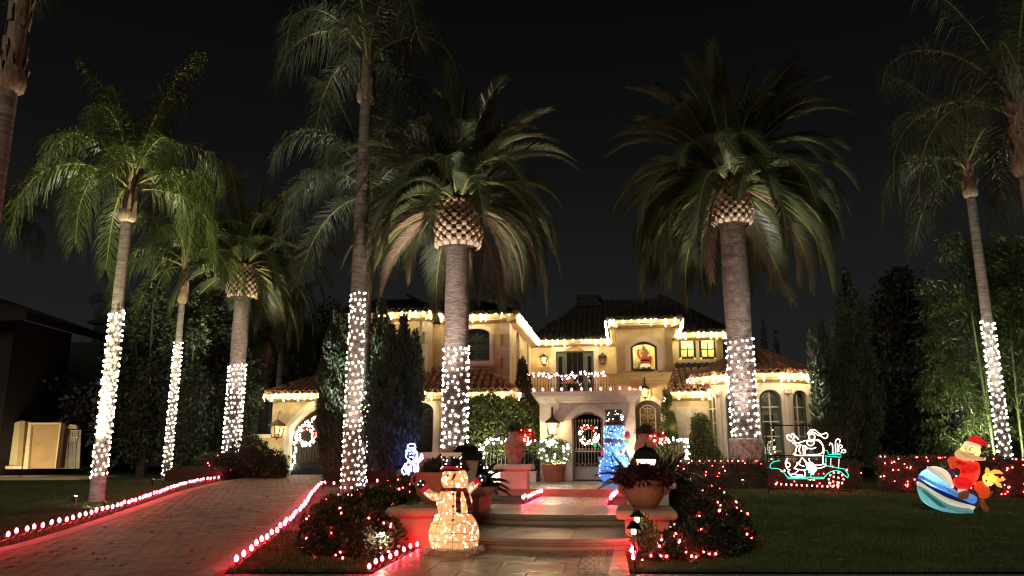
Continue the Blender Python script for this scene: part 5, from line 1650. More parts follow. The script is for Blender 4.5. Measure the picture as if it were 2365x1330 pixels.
def tuft(u, vb_, vt, Y, rpx, base, du=0):
    b = at(u, vb_, Y); t = at(u + du, vt, Y); s = F * 1.0 / Y
    return (b.x - base.x, Y - base.y + random.uniform(-.3, .3), b.z - base.z, t.x - base.x, Y - base.y + random.uniform(-.3, .3), t.z - base.z, rpx / s)


bs = Vector((at(775, 1080, 25.5).x, 25.5, .7))
flame_tree("juniper", "dense dark juniper left of the tallest palm, in front of the gate arch", bs, [tuft(772, 1085, 700, 25.5, 32, bs, 12), tuft(790, 1080, 730, 25.2, 26, bs, 8), tuft(756, 1000, 800, 25.4, 18, bs, -4), tuft(765, 1085, 880, 25.0, 24, bs, -6)], M_JUNIPER, 3600, .14, .018, group="twisted junipers beside the house")
bs = Vector((at(870, 1080, 24.3).x, 24.3, .6))
flame_tree("juniper", "tall twisted juniper with many flame like tips before the left wing", bs,
           [tuft(862, 1080, 688, 24.6, 34, bs, 22), tuft(890, 1080, 755, 24.2, 26, bs, 20), tuft(918, 1070, 730, 24.0, 22, bs, 18), tuft(935, 1010, 765, 23.8, 20, bs, 28), tuft(945, 1000, 850, 23.8, 22, bs, 18), tuft(905, 1085, 860, 23.6, 30, bs, 12),
            tuft(870, 1085, 830, 23.6, 30, bs, 0), tuft(925, 1075, 905, 23.4, 28, bs, 22), tuft(895, 900, 748, 23.8, 15, bs, 8), tuft(930, 900, 728, 23.9, 13, bs, 4), tuft(958, 900, 790, 23.6, 12, bs, 6)], M_JUNIPER, 3600, .14, .018, group="twisted junipers beside the house")
bs = Vector((at(1935, 1080, 24.6).x, 24.6, .6))
flame_tree("juniper", "loose feathery juniper at the right edge of the round bay", bs,
           [tuft(1940, 1070, 690, 24.8, 30, bs, 10), tuft(1915, 1060, 740, 24.6, 20, bs, -14), tuft(1900, 1000, 760, 24.4, 15, bs, -30), tuft(1970, 1070, 700, 25.2, 34, bs, 12), tuft(1905, 1060, 860, 24.3, 22, bs, -8), tuft(1935, 1075, 830, 24.3, 30, bs, -4), tuft(1955, 1075, 780, 24.6, 30, bs, 0), tuft(1990, 1080, 800, 25.4, 34, bs, 10)], M_JUNIPER, 2600, .17, .018, group="twisted junipers beside the house")
for (u, v, vt, Y, rpx, lab) in ((1990, 1080, 625, 30, 30, "dark narrow cypress rising behind the right juniper"), (1762, 800, 738, 45, 8, "tiny dark cypress on the skyline right of the thick palm"), (1790, 810, 765, 46, 9, "tiny dark conifer beside the tiny skyline cypress")):
    bs = Vector((at(u, v, Y).x, Y, .7)); flame_tree("cypress", lab, bs, [(0, 0, 0, .1, 0, at(u, vt, Y).z - .7, rpx * Y / F)], M_DARKTREE, 1500 if Y < 40 else 500, .22, .04, group="dark conifers on the skyline")


def crown_tree(name, label, base, crown, m, dens=60, L=.2, W=.06, group=None, trunk_r=.2, cat="tree", lo=.55, hi=1.12):
    """crown: blobs in world axes; limbs run from the trunk to every blob"""
    t = thing(name, label, cat, base, 0, group); b = Vector(base)
    lb = [((c[0] - b.x, c[1] - b.y, c[2] - b.z), r) for c, r in crown]
    P, D = blob_leaves(lb, dens, 0.02, lo=lo, hi=hi, up=.1)
    leaves("crown", P, D, RNG.uniform(.6, 1.3, len(P)) * L, RNG.uniform(.8, 1.2, len(P)) * W, t, m, droop=.15, kind="stuff")
    mb = MB(); zt = min(c[2] for c, r in lb) * .8 + .3
    mb.tube([(0, 0, -.2), (.05, 0, zt * .5), (0, .05, zt)], [trunk_r * 1.2, trunk_r, trunk_r * .8], 8)
    for c, r in lb: mb.tube([(0, .05, zt * .8), (c[0] * .5, c[1] * .5 + .05, (zt + c[2]) / 2), c], [trunk_r * .5, trunk_r * .3, .03], 5)
    mb.build("trunk", M_TWIG, t)
    tag(blob_core(lb, .5).build("inner_twigs", M_TWIG, t), kind="stuff")
    return t


def pblob(u, v, Y, rpx, rzp=None, ry=None):
    p = at(u, v, Y); k = Y / F * 1.0
    return ((p.x, p.y, p.z), (rpx * k, ry or rpx * k * .8, (rzp or rpx) * k))


# ficus screen behind the left palms
for (u, rows_, lab, seed) in ((335, ((1000, 50, 70), (900, 48, 75), (800, 45, 70), (715, 38, 50)), "dark tall ficus tree left of the slim queen palm", 1),
                              (425, ((1010, 52, 70), (910, 50, 70), (810, 50, 70), (720, 45, 60)), "dark tall ficus tree behind the slim queen palm", 2),
                              (490, ((1000, 45, 60), (910, 45, 65), (830, 45, 60), (760, 40, 55)), "tall ficus tree lit green left of the wrapped canary palm", 3),
                              (560, ((985, 30, 40), (920, 36, 45), (860, 38, 45), (815, 26, 35)), "bright lit ficus tree right behind the wrapped canary palm", 4)):
    Y = 30.5 if seed < 3 else 32.2
    crown_tree("ficus_tree", lab, (at(u, 1000, Y).x, Y, .75), [pblob(u + random.uniform(-10, 10), v, Y + random.uniform(-.3, .3), r, rz_) for v, r, rz_ in rows_] + [pblob(u + random.uniform(-30, 30), v - 40, Y - .5, r * .5, rz_ * .5) for v, r, rz_ in rows_], M_FICUS, 150, .17, .05, "ficus trees screening the left side")
# dark trees behind the gate wing and at the right
for (u, v, Y, bl, lab) in ((690, 1000, 44, ((650, 850, 60, 60), (710, 800, 60, 60), (760, 770, 60, 70), (700, 900, 80, 60)), "black tree mass behind the driveway gate wing's roof"),
                           (800, 1000, 46, ((790, 800, 60, 80), (850, 790, 50, 70), (820, 880, 70, 70)), "black tree behind the left junipers"),
                           (2075, 1000, 33, ((2075, 700, 55, 60), (2040, 760, 55, 60), (2110, 760, 50, 70), (2060, 850, 80, 80), (2060, 960, 90, 80), (2080, 640, 25, 22), (2055, 655, 20, 16), (2100, 655, 18, 14)), "black round headed tree right of the junipers"),
                           (2150, 1000, 31, ((2140, 900, 60, 90), (2120, 1000, 70, 70), (2150, 800, 40, 70)), "black shrubby tree left of the bamboo"),
                           (2010, 1000, 35, ((2010, 800, 45, 70), (2000, 900, 55, 80), (2010, 1000, 60, 70)), "black tree behind the right juniper"),
                           (30, 900, 33, ((60, 920, 60, 50), (130, 905, 60, 45), (10, 960, 45, 40), (190, 950, 40, 60), (215, 1020, 35, 60)), "dark neighbouring tree arching over the tan wall"),
                           (255, 1000, 32, ((255, 1000, 40, 60), (262, 900, 40, 70), (275, 820, 40, 60)), "black tree between the neighbour's yard and the ficus screen"),
                           (2330, 900, 30, ((2330, 640, 60, 60), (2360, 720, 60, 80), (2280, 620, 45, 45)), "black crown behind the bamboo's top")):
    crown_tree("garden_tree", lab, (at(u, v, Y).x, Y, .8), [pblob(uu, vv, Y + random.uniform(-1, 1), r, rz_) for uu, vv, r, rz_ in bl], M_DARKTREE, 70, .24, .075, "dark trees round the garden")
# bamboo thicket at the right
bam = thing("bamboo_thicket", "lit bamboo thicket with drooping leaf sprays behind the long hedge at the right", "bamboo", at(2250, 1060, 26.5).xy.to_3d() + Vector((0, 0, .65)))
bo = bam.location; Pn, Dn = [], []
for i in range(330):
    u = random.uniform(2140, 2420); v = 1065 - 520 * random.random() ** .85; Y = random.uniform(25.0, 28.2)
    if u < 2190 and v < 620: continue
    p = at(u, v, Y); k = random.randint(60, 110); r = random.uniform(.25, .5)
    for q in range(k):
        d = Vector((random.gauss(0, 1), random.gauss(0, 1), random.gauss(0, .7))); d.normalize(); rr = r * random.random() ** .5
        Pn.append((p.x - bo.x + d.x * rr, p.y - bo.y + d.y * rr, p.z - bo.z + d.z * rr)); Dn.append((d.x * .6 + random.gauss(0, .3), d.y * .6 + random.gauss(0, .3) - .2, -.55 + random.gauss(0, .35)))
leaves("foliage", np.array(Pn), np.array(Dn), RNG.uniform(.14, .26, len(Pn)), .017, bam, M_BAMBOO, kind="stuff")
culm_mb = MB(); culm_mb.tube([(0, 0, 0), (0, 0, 2), (.05, 0, 4), (.15, 0, 6)], [.04, .04, .035, .02], 7)
for k_ in range(16): culm_mb.tube([(0, 0, .3 + k_ * .35), (0, 0, .33 + k_ * .35)], .044, 7) if k_ < 6 else None
culm_me = mesh_of(culm_mb, "culm", M_CULM, True)
for i in range(8):
    p = at(random.uniform(2240, 2410), 1050, random.uniform(24.9, 27.5)); link("culm", culm_me, None, bam, loc=(p.x - bo.x, p.y - bo.y, -.1), rot=(random.uniform(-.06, .06), random.uniform(-.10, .10), random.uniform(0, 6)), scale=(1, 1, random.uniform(.9, 1.2)))
uplight(Vector((at(2275, 1100, 24.2).x, 24.3, G(24.3) + .3)), (at(2250, 800, 26).x, 26.3, 4.2), 650, "spotlight at the bamboo's foot", 95, (1, .93, .62))
uplight(Vector((at(2370, 1100, 24.2).x, 24.2, G(24.3) + .3)), (at(2340, 800, 26).x, 26.3, 4.6), 420, "spotlight at the bamboo's right end", 95, (1, .93, .62))

# ---- neighbour on the left
nb_ = thing("neighbour_house", "unlit neighbouring house, only its roof edges and turret against the sky", "house", (at(60, 900, 38).x, 38, .7))
def nl(u, v, Y=38): p = at(u, v, Y); return (p.x - nb_.location.x, Y - 38, p.z - .7)
mb = MB(); x0_, _, zt_ = nl(-200, 790); x1_, _, _ = nl(232, 790); mb.box(((x0_ + x1_) / 2, 3, zt_ / 2), (x1_ - x0_, 6, zt_)); mb.build("wall", M_DKROOF, nb_)
mb = MB(); xa, _, za = nl(196, 742); xb, _, _ = nl(238, 742); mb.box(((xa + xb) / 2, 1.2, za / 2), (xb - xa - .3, 1.2, za)); mb.box(((xa + xb) / 2, 1.2, za + .06), (xb - xa + .2, 1.6, .14)); mb.lathe([(.62, .1), (.5, .35), (.2, .52), (0, .55)], 10, ((xa + xb) / 2, 1.2, za)); mb.build("turret", M_DKROOF, nb_)
n2 = thing("neighbour_roof", "dark hipped roof corner of the nearer neighbouring house at the left edge", "roof", (at(-60, 900, 30).x, 30, .7))
def nl2(u, v, Y): p = at(u, v, Y); return Vector((p.x - n2.location.x, Y - 30, p.z - .7))
a_, b_, c_ = nl2(62, 718, 29.5), nl2(-10, 684, 31.5), nl2(-300, 640, 33)
mb = MB(); e_ = nl2(-300, 735, 29.5); mb.add([a_, e_, c_, b_, a_ - Vector((0, 0, .35)), e_ - Vector((0, 0, .35))], [(0, 1, 2, 3), (0, 4, 5, 1)]); mb.add([a_, b_, a_ + Vector((0, 6, 0)), a_ - Vector((0, 0, .35)), a_ + Vector((0, 6, -.35))], [(0, 1, 2), (0, 3, 4, 2)])
mb.build("roof", M_DKROOF, n2)
mb = MB(); w1 = nl2(30, 760, 30.3); w0 = nl2(-300, 760, 30.3); mb.box(((w0.x + w1.x) / 2, 2.4, w1.z / 2 + .2), (w1.x - w0.x, 4, w1.z + .5)); mb.build("wall", M_DKROOF, n2)
# lit tan wall, grey gate and paved strip of the neighbour's yard
yw = 31.0
def yl(u, v): p = at(u, v, yw); return p
tw_ = thing("tan_wall", "lit tan stucco screen wall with cream border left of the lawn", "wall", (yl(100, 1085).x, yw, .72))
def tq(u, v, dy=0): p = at(u, v, yw + dy); return (p.x - tw_.location.x, dy, p.z - .72)
def pl(name, pts, m, y0, y1, par=tw_):
    mb = MB(); mb.prism([(p[0], p[2]) for p in pts][::-1], y0, y1); return mb.build(name, m, par)
M_LIME = mat("cream_stucco", (.62, .53, .33), rough=.9, var=.06)
pl("wall_panel", [tq(64, 1082), tq(126, 1082), tq(138, 980), tq(70, 980)], M_TAN, .1, .3)
pl("cream_pier", [tq(53, 1083), tq(64, 1083), tq(72, 975), tq(66, 975)], M_LIME, 0, .3)
pl("cream_cap", [tq(66, 980), tq(142, 980), tq(142, 976), tq(66, 976)], M_LIME, -.03, .33)
pl("cream_edge", [tq(126, 1082), tq(128, 1082), tq(141, 980), tq(137, 980)], M_LIME, 0, .3)
pl("side_wall", [tq(5, 1082), tq(34, 1082), tq(43, 970), tq(2, 985)], M_LIME, .2, .4)
pl("side_pier", [tq(34, 1082), tq(46, 1082), tq(54, 972), tq(43, 972)], M_TAN, .1, .4)
pl("wall_base", [tq(3, 1083), tq(50, 1083), tq(50, 1076), tq(3, 1076)], M_LIME, -.02, .2)
gg = thing("side_gate", "grey boarded yard gate with small grille beside the tan wall", "gate", (yl(155, 1085).x, yw + .5, .72))
def gq(u, v): p = at(u, v, yw + .5); return (p.x - gg.location.x, p.z - .72)
for k_ in range(6):
    ua, ub = 128 + k_ * 9.2, 128 + (k_ + 1) * 9.2 - .6
    mb = MB(); mb.prism([gq(ua, 1082), gq(ub, 1082), gq(ub + 4, 992), gq(ua + 5, 992)][::-1], .02 * (k_ % 2), .1); mb.build("board", M_GREY_WALL, gg)
mb = MB(); mb.prism([gq(141, 990), gq(180, 990), gq(178, 982), gq(165, 980)][::-1], -.05, .15); mb.build("gate_cap", M_LIME, gg)
mb = MB()
for k_ in range(4):
    xx, zz = gq(167 + k_ * 4, 1000); mb.box((xx, -.02, zz - .12), (.025, .03, .42))
for vv in (994, 1010): xx, zz = gq(173, vv); mb.box((xx, -.03, zz), (.32, .03, .03))
mb.build("grille", M_CREAM, gg)
mb = MB(); p0, p1 = at(-40, 1090, 28.6), at(196, 1086, 28.6); mb.slab([(p0.x, 28.3), (p1.x, 28.3), (p1.x + .1, 31), (p0.x - 2, 31)], .6, .80)
structure(mb, "yard_paving", M_LIME)
uplight(Vector((yl(25, 1085).x, 29.0, .80)), (yl(60, 1040).x, 31, 1.9), 110, "spotlight on the paving before the tan wall", 110, (1, .80, .45))
uplight(Vector((yl(115, 1085).x, 29.2, .80)), (yl(112, 1040).x, 31, 1.9), 70, "spotlight on the paving before the grey yard gate", 110, (1, .78, .42))
# ================================================================ strings of lights on the house
ICI = "icicle light strings along the eaves"


def icicles(label, pts, per_m=18, out=.12, drop=.30, me=BULB_WARM, seed=1, top=-.02):
    """wire along the eave with short hanging drops of small bulbs; pts in house axes, front side outward normal is -y or +x"""
    random.seed(seed)
    o = hw(*pts[0]); t = thing("icicle_lights", label, "string lights", o, -TH, ICI)
    mb = MB(); b0 = Vector(pts[0])
    for p, q in zip(pts, pts[1:]):
        p, q = Vector(p), Vector(q); d = q - p; L = d.length; n = Vector((d.y, -d.x, 0)).normalized() * out
        mb.tube([p - b0 + n, q - b0 + n], .006, 3)
        x = .03
        while x < L:
            a = p - b0 + n + d * (x / L); k = random.choice((1, 2, 2, 3, 3, 4, 4, 5)); dz = top
            ln = min(drop, .085 * k)
            mb.tube([a, a + Vector((0, 0, -ln))], .004, 3, False)
            for i in range(k):
                z = top - ln * (i + random.uniform(.2, .9)) / k
                link("bulb", me, None, t, loc=a + Vector((random.uniform(-.025, .025), random.uniform(-.02, .02), z)), scale=random.uniform(.8, 1.15))
            x += random.uniform(.6, 1.4) * (4.7 / per_m)
    mb.build("wire", M_WIRE, t)
    return t


icicles("icicle lights on the upper left wing's first eave, left of the wrapped canary palm", [(AX0 + 1.6, AD, ZE), (AX1, AD, ZE), (AX1, BD, ZE)], 17, seed=1)
icicles("icicle lights on the upper left wing's eave right of the canary palm", [(AX1, BD, ZE), (BX1, BD, ZE)], 15, seed=2)
icicles("dense icicle lights along the receding eave down to the balcony wall", [(BX1, BD, ZE), (BX1, CD, ZE)], 20, seed=3)
icicles("icicle lights on the eave over the balcony door", [(BX1, CD, ZE), (DX0, CD, ZE)], 16, seed=4)
icicles("icicle lights round the square tower's eave", [(DX0, CD, ZE), (DX0, DD, ZE), (DX1, DD, ZE), (DX1, ED, ZE)], 17, seed=5)
icicles("icicle lights above the two lit sash windows", [(DX1, ED, ZE), (EX1, ED, ZE), (EX1, ED + 1, ZE)], 17, seed=6)
icicles("icicle lights on the low left wing's eave above the vine", [(LX0 + 1, LD, LZ), (LX1, LD, LZ), (LX1, BD, LZ)], 17, seed=7)
icicles("thick icicle lights on the driveway gate wing's eave", [(GX0, GD + 1.2, GZ), (GX0, GD, GZ), (GX0 + 5, GD, GZ)], 20, seed=8)
icicles("icicle lights on the low eave between front door and bay", [(kx0 - .15, 3.2, kz), (kx0 - .15, 2.0, kz), (kx1 + .3, 2.0, kz)], 20, seed=9)
icicles("icicle lights round the bay's curved eave", [(*bpt(a - math.radians(16), ER / math.cos(math.radians(16))), BEZ) for a in fac[:-1]] + [(*bpt(fac[-2] + math.radians(16), ER / math.cos(math.radians(16))), BEZ)], 17, seed=10)

# ---- C9 style red bulbs on stakes along the paths
c9 = MB(); c9.lathe([(.004, -.058), (.016, -.052), (.017, -.022)], 8); C9_SOCK = mesh_of(c9, "socket", M_RED)
c9 = MB(); c9.lathe([(.015, -.024), (.025, .0), (.027, .016), (.019, .040), (.004, .056)], 8); C9_ME = mesh_of(c9, "bulb", L_RED, True)
c9 = MB(); c9.tube([(0, 0, -.40), (0, 0, -.055)], .008, 4); C9_STK = mesh_of(c9, "stake", M_STAKE)


def stakes(label, pts, h, group="red bulb strings on stakes along the paths", stake=True, sc_=1.0):
    o = Vector(pts[0]); t = thing("stake_light_string", label, "string lights", o, 0, group)
    mb = MB(); prev = None
    for p in pts:
        q = Vector(p) - o + Vector((random.uniform(-.02, .02), random.uniform(-.02, .02), h + random.uniform(-.015, .015)))
        link("bulb", C9_ME, None, t, loc=q, rot=(random.uniform(-.15, .15), random.uniform(-.15, .15), 0), scale=sc_)
        link("socket", C9_SOCK, None, t, loc=q, scale=sc_)
        if stake: link("stake", C9_STK, None, t, loc=q, scale=(1, 1, min(1, (h + .12) / .40)))
        if prev is not None:
            m_ = (prev + q) / 2 - Vector((0, 0, .07 + .02 * random.random())); mb.tube([prev - Vector((0, 0, .05)), m_, q - Vector((0, 0, .05))], .006, 3)
        prev = q
    mb.build("wire", M_WIRE, t)
    return t


def spread(line, n):
    L = [0]
    for a, b in zip(line, line[1:]): L.append(L[-1] + (b - a).length)
    out = []
    for i in range(n):
        s = L[-1] * (i + .5) / n; k = max(j for j in range(len(L)) if L[j] <= s); k = min(k, len(line) - 2)
        out.append(line[k] + (line[k + 1] - line[k]) * ((s - L[k]) / max(1e-6, L[k + 1] - L[k])))
    return out


ll = [gp(u, v) for u, v in ((-160, 1308), (0, 1262), (100, 1234), (200, 1206), (300, 1174), (360, 1152), (420, 1130), (470, 1118), (508, 1112))]
stakes("long red bulb string on stakes along the driveway's left edge", spread(smooth_line(ll), 58), .15)
ll = [gp(u, v) for u, v in ((536, 1328), (590, 1286), (640, 1245), (680, 1207), (708, 1175), (722, 1150), (736, 1133), (752, 1127))]
stakes("red bulb string on stakes along the driveway's right edge", spread(smooth_line(ll), 36), .16)
stakes("three red bulbs on stakes along the low hedge behind the tallest palm", [gp(u, v) for u, v in ((772, 1127), (845, 1122), (872, 1121), (896, 1121))], .13)
ll = [gp(846, 1334), gp(880, 1313), gp(930, 1290), gp(985, 1266)]
stakes("short red bulb string beside the walk, ending at the tall snowman", spread(ll, 9), .10, sc_=.8)
ll = [gp(1463, 1325), gp(1461, 1310), gp(1466, 1285), gp(1470, 1272)]
stakes("short red bulb string right of the walk under the two path lights", spread([p + Vector((0, 0, 0)) for p in ll], 9), .16, sc_=.8)
stakes("red bulb string along the left side of the upper walk", spread([hw(-.93, -9.2, -.11), hw(-.82, -5.9, -.11)], 9), .12)
stakes("red bulb string along the right side of the upper walk", spread([hw(.90, -9.2, -.11), hw(1.0, -5.9, -.11)], 9), .12)
stakes("row of red bulbs along the portico's top edge", [hw(PX0 - .18 + (PX1 - PX0 + .36) * i / 11, -.18, PZ) for i in range(12)] + [hw(PX0 - .2, .1 + .1 * i, PZ) for i in range(2)] + [hw(PX1 + .2, .1, PZ)], .06, stake=False, sc_=1.15, group="red bulb rows on the portico")


def garland(label, pts, n, meshes, weights, jit=.05, group="bulb garlands on fences and gates", name="light_garland"):
    o = Vector(pts[0]); t = thing(name, label, "string lights", o, 0, group)
    pp = spread([Vector(p) for p in pts], n); mb = MB(); w = []
    for p in pp:
        w.append(p - o + Vector((0, 0, random.uniform(-.015, .015)))); q = p - o + Vector((random.gauss(0, jit), random.gauss(0, jit), random.gauss(0, jit)))
        link("bulb", random.choices(meshes, weights)[0], None, t, loc=q, scale=random.uniform(.8, 1.4))
    mb.tube(w, .005, 3); mb.build("wire", M_WIRE, t)
    return t


BULB_PINK = bulb_mesh("bulb", glow("pink_bulb", (1.0, .40, .42), 50), .018, .024)
BULB_REDB = bulb_mesh("bulb", glow("red_round_bulb", (1.0, .06, .05), 34), .016, .021)
garland("red and white bulb garland on the balcony railing", [hw(SX + .05, RD - .05, rzt), hw(-1, RD - .05, rzt - .06), hw(0, RD - .05, rzt - .02), hw(DX0 + .2, RD - .05, rzt - .1)], 60, [BULB_C, BULB_PINK, BULB_REDB], [3, 2, 1], .055)
# low iron fences with bulbs either side of the porch
for (sd, xa, xb, d, lab) in ((0, -3.25, -1.55, -1.0, "left"), (1, 1.75, 3.15, -.6, "right")):
    fz0, fz1 = .35, 1.28
    f = thing("iron_fence", "short black iron fence left of the portico before the vine" if sd == 0 else "short black iron fence right of the portico before the front door", "fence", hw(xa, d, 0), -TH, "iron fences beside the portico")
    mb = MB(); mb.box(((xb - xa) / 2, 0, fz1), (xb - xa, .04, .04)); mb.box(((xb - xa) / 2, 0, fz0), (xb - xa, .035, .035)); mb.build("rail", M_IRON, f)
    bm = MB(); bm.tube([(0, 0, fz0), (0, 0, fz1)], .010, 5); bm = mesh_of(bm, "fence_bar", M_IRON)
    for i in range(15): link("fence_bar", bm, None, f, loc=((xb - xa) * i / 14, 0, 0))
    mb = MB(); mb.box(((xb - xa) / 2, .05, .16), (xb - xa, .28, .36)); mb.box(((xb - xa) / 2, .05, .36), (xb - xa + .02, .36, .06)); mb.build("fence_plinth", M_CREAM, f)
    if sd == 0: path = [hw(xa, d - .06, .45), hw(xa, d - .06, 1.3), hw(xa + .3, d - .06, 1.36), hw(xb, d - .06, 1.32)]
    else: path = [hw(xa, d - .06, 1.36), hw(xb - .1, d - .06, 1.34), hw(xb, d - .06, 1.25), hw(xb, d - .06, .3)]
    garland("white bulb garland on the fence " + ("left of the portico" if sd == 0 else "right of the portico"), path, 44, [BULB_C], [1], .05)
gx_ = oax0
gy_ = GD + .55
garland("white bulb garland outlining the driveway gate", [hw(gx_ + .06, gy_, .35), hw(gx_ + .10, gy_, 1.6), hw(gx_ + .3, gy_, gzt2 - .25), hw(gx_ + .9, gy_, gzt2 + .15), hw(gx_ + 1.75, gy_, gzt2 + .42), hw(gx_ + 2.4, gy_, gzt2 + .15), hw(gx_ + 2.1, gy_, gzt2 - .9), hw(gx_ + 2.15, gy_, .45)], 120, [BULB_C], [1], .06)


def wreath(label, loc, rz, R, me_list, w, n, leafm, group="lit christmas wreaths"):
    t = thing("wreath", label, "wreath", loc, rz, group); P, D = [], []
    for i in range(1100):
        a = random.uniform(0, 2 * PI); b = random.uniform(0, 2 * PI); rr = R * .30 * math.sqrt(random.random())
        c = (R + rr * math.cos(b)); P.append((c * math.cos(a), rr * math.sin(b), c * math.sin(a))); D.append((math.cos(a) * math.cos(b) + random.gauss(0, .5), math.sin(b) - .3, math.sin(a) * math.cos(b) + random.gauss(0, .5)))
    leaves("needles", np.array(P), np.array(D), .07, .012, t, leafm, kind="stuff")
    for i in range(n):
        a = random.uniform(0, 2 * PI); rr = R * random.uniform(-.3, .3)
        link("bulb", random.choices(me_list, w)[0], None, t, loc=((R + rr) * math.cos(a), -R * .28, (R + rr) * math.sin(a)), scale=random.uniform(.8, 1.3))
    om = MB(); om.ell((0, 0, 0), (.045, .045, .045), 10, 7); om = mesh_of(om, "bauble", mat("red_bauble", (.5, .02, .02), rough=.15), True)
    for i in range(16):
        a = 2 * PI * i / 16 + random.uniform(-.1, .1); link("bauble", om, None, t, loc=(R * math.cos(a), -R * .24, R * math.sin(a)), scale=R / .4)
    mb = MB()
    for s in (-1, 1): mb.ell((s * .10, -R * .3, R * .85), (.10, .03, .06), 8, 5)
    mb.build("bow", M_RED, t)
    return t


BULB_AMB = bulb_mesh("bulb", glow("amber_bulb", (1, .74, .36), 34), .0145, .018)
wx_, wz_ = ath(1360, 1004, .2); wreath("round wreath of warm and red bulbs on the portico gate", hw(wx_, .2, wz_), -TH, .27, [BULB_AMB, BULB_REDB], [3, 1.3], 70, M_FICUS)
wx_, wz_ = ath(709, 1006, GD + .5); wreath("round wreath of white and red bulbs on the driveway gate", hw(wx_, GD + .5, wz_), -TH, .34, [BULB_C, BULB_REDB], [3, 1.3], 90, M_FICUS)


# ================================================================ lanterns
M_LGLASS = glass("lantern_glass", (.95, .9, .8), .9)
M_FROST = mat("frosted_glass", (.75, .68, .55), rough=.4, var=.06, trans=.6)


def lantern(label, loc, rz, s, m, power=6, lit=True, bracket="back", frost=False, name="wall_lantern", group="wall lanterns", cat="lantern", col=(1, .74, .42)):
    """four sided tapered lantern: body frame, panes, peaked roof, finial, candle; s = body height"""
    t = thing(name, label, cat, loc, rz, group)
    wt, wb, h = .30 * s, .19 * s, .62 * s
    mb = MB()
    for sx_ in (-1, 1):
        for sy_ in (-1, 1): mb.tube([(sx_ * wb, sy_ * wb, 0), (sx_ * wt, sy_ * wt, h)], .022 * s, 4)
    mb.box((0, 0, 0), (2.2 * wb, 2.2 * wb, .05 * s)); mb.box((0, 0, h), (2.15 * wt, 2.15 * wt, .04 * s)); mb.lathe([(.0, -.14 * s), (.06 * s, -.08 * s), (.04 * s, -.05 * s), (.12 * s, -.02 * s)], 8)
    mb.build("lantern_frame", m, t)
    for k_ in range(4):
        a = k_ * PI / 2; c, s_ = math.cos(a), math.sin(a); mb = MB()
        P_ = [(-wb, -wb, .03 * s), (wb, -wb, .03 * s), (wt, -wt, h - .02 * s), (-wt, -wt, h - .02 * s)]
        mb.add([(x * c - y * s_, x * s_ + y * c, z) for x, y, z in P_], [(0, 1, 2, 3)]); mb.build("pane", M_FROST if frost else M_LGLASS, t)
    mb = MB(); k2 = math.sqrt(2)
    if frost: pr = [(wt * 1.22, h), (wt * 1.25, h + .06 * s), (wt * 1.0, h + .20 * s), (wt * .62, h + .30 * s), (wt * .2, h + .34 * s)]
    else: pr = [(wt * 1.25, h), (wt * 1.2, h + .04 * s), (wt * .55, h + .20 * s), (wt * .25, h + .30 * s)]
    vs = []
    for r, z in pr: vs += [(r, r, z), (-r, r, z), (-r, -r, z), (r, -r, z)]
    mb.add(vs, [(i * 4 + q, i * 4 + (q + 1) % 4, (i + 1) * 4 + (q + 1) % 4, (i + 1) * 4 + q) for i in range(len(pr) - 1) for q in range(4)] + [(3, 2, 1, 0), tuple(len(vs) - 4 + q for q in range(4))])
    mb.build("lantern_roof", m, t)
    mb = MB(); z = pr[-1][1]
    if bracket == "tube": mb.tube([(0, 0, z - .02), (0, 0, z + .52 * s)], [.075 * s, .055 * s], 8)
    else: mb.lathe([(.03 * s, z - .01), (.05 * s, z + .03 * s), (.02 * s, z + .07 * s), (.03 * s, z + .10 * s), (0, z + .14 * s)], 8)
    if bracket == "back":
        mb.box((0, wt * 1.35, .0), (.10 * s, .10 * s, .16 * s)); mb.tube([(0, wt * 1.3, -.02), (0, wt * .5, -.10 * s), (0, 0, -.06 * s)], .025 * s, 5)
    if bracket == "scroll":
        mb.tube([(0, wt * 1.5, .3 * s), (0, wt * 1.5, z + .35 * s)] + [(0, wt * 1.5 - .17 * s + .17 * s * math.cos(q), z + .35 * s + .17 * s * math.sin(q)) for q in (.4, .9, 1.4, 1.9, 2.4, 2.9)] + [(0, 0, z + .2 * s), (0, 0, z + .08 * s)], .02 * s, 5)
        mb.tube([(.0 + .11 * s * (1 - q / 9) * math.cos(q), wt * .6, z + .38 * s + .11 * s * (1 - q / 9) * math.sin(q)) for q in range(0, 9)], .012 * s, 4)
        mb.box((0, wt * 1.5, .35 * s), (.12 * s, .06 * s, .7 * s))
    mb.build("finial" if bracket in ("none",) else "bracket", m, t)
    mb = MB(); mb.lathe([(.018 * s, .02), (.03 * s, .06 * s), (.03 * s, .22 * s)], 8); mb.build("candle", M_CREAM, t)
    if lit:
        mb = MB(); mb.lathe([(.02 * s, .22 * s), (.045 * s, .28 * s), (.035 * s, .38 * s), (.0, .46 * s)], 8); mb.build("flame_bulb", L_FLAME, t, True)
        ld = bpy.data.lights.new("lamp", 'POINT'); ld.energy = power; ld.color = col; ld.shadow_soft_size = .03 * s
        lo = bpy.data.objects.new("lamp", ld); COL.objects.link(lo); lo.parent = t; lo.location = (0, -.05 * s, .50 * s)
    return t


def hloc(u, v, d): x, z = ath(u, v, d); return hw(x, d, z)


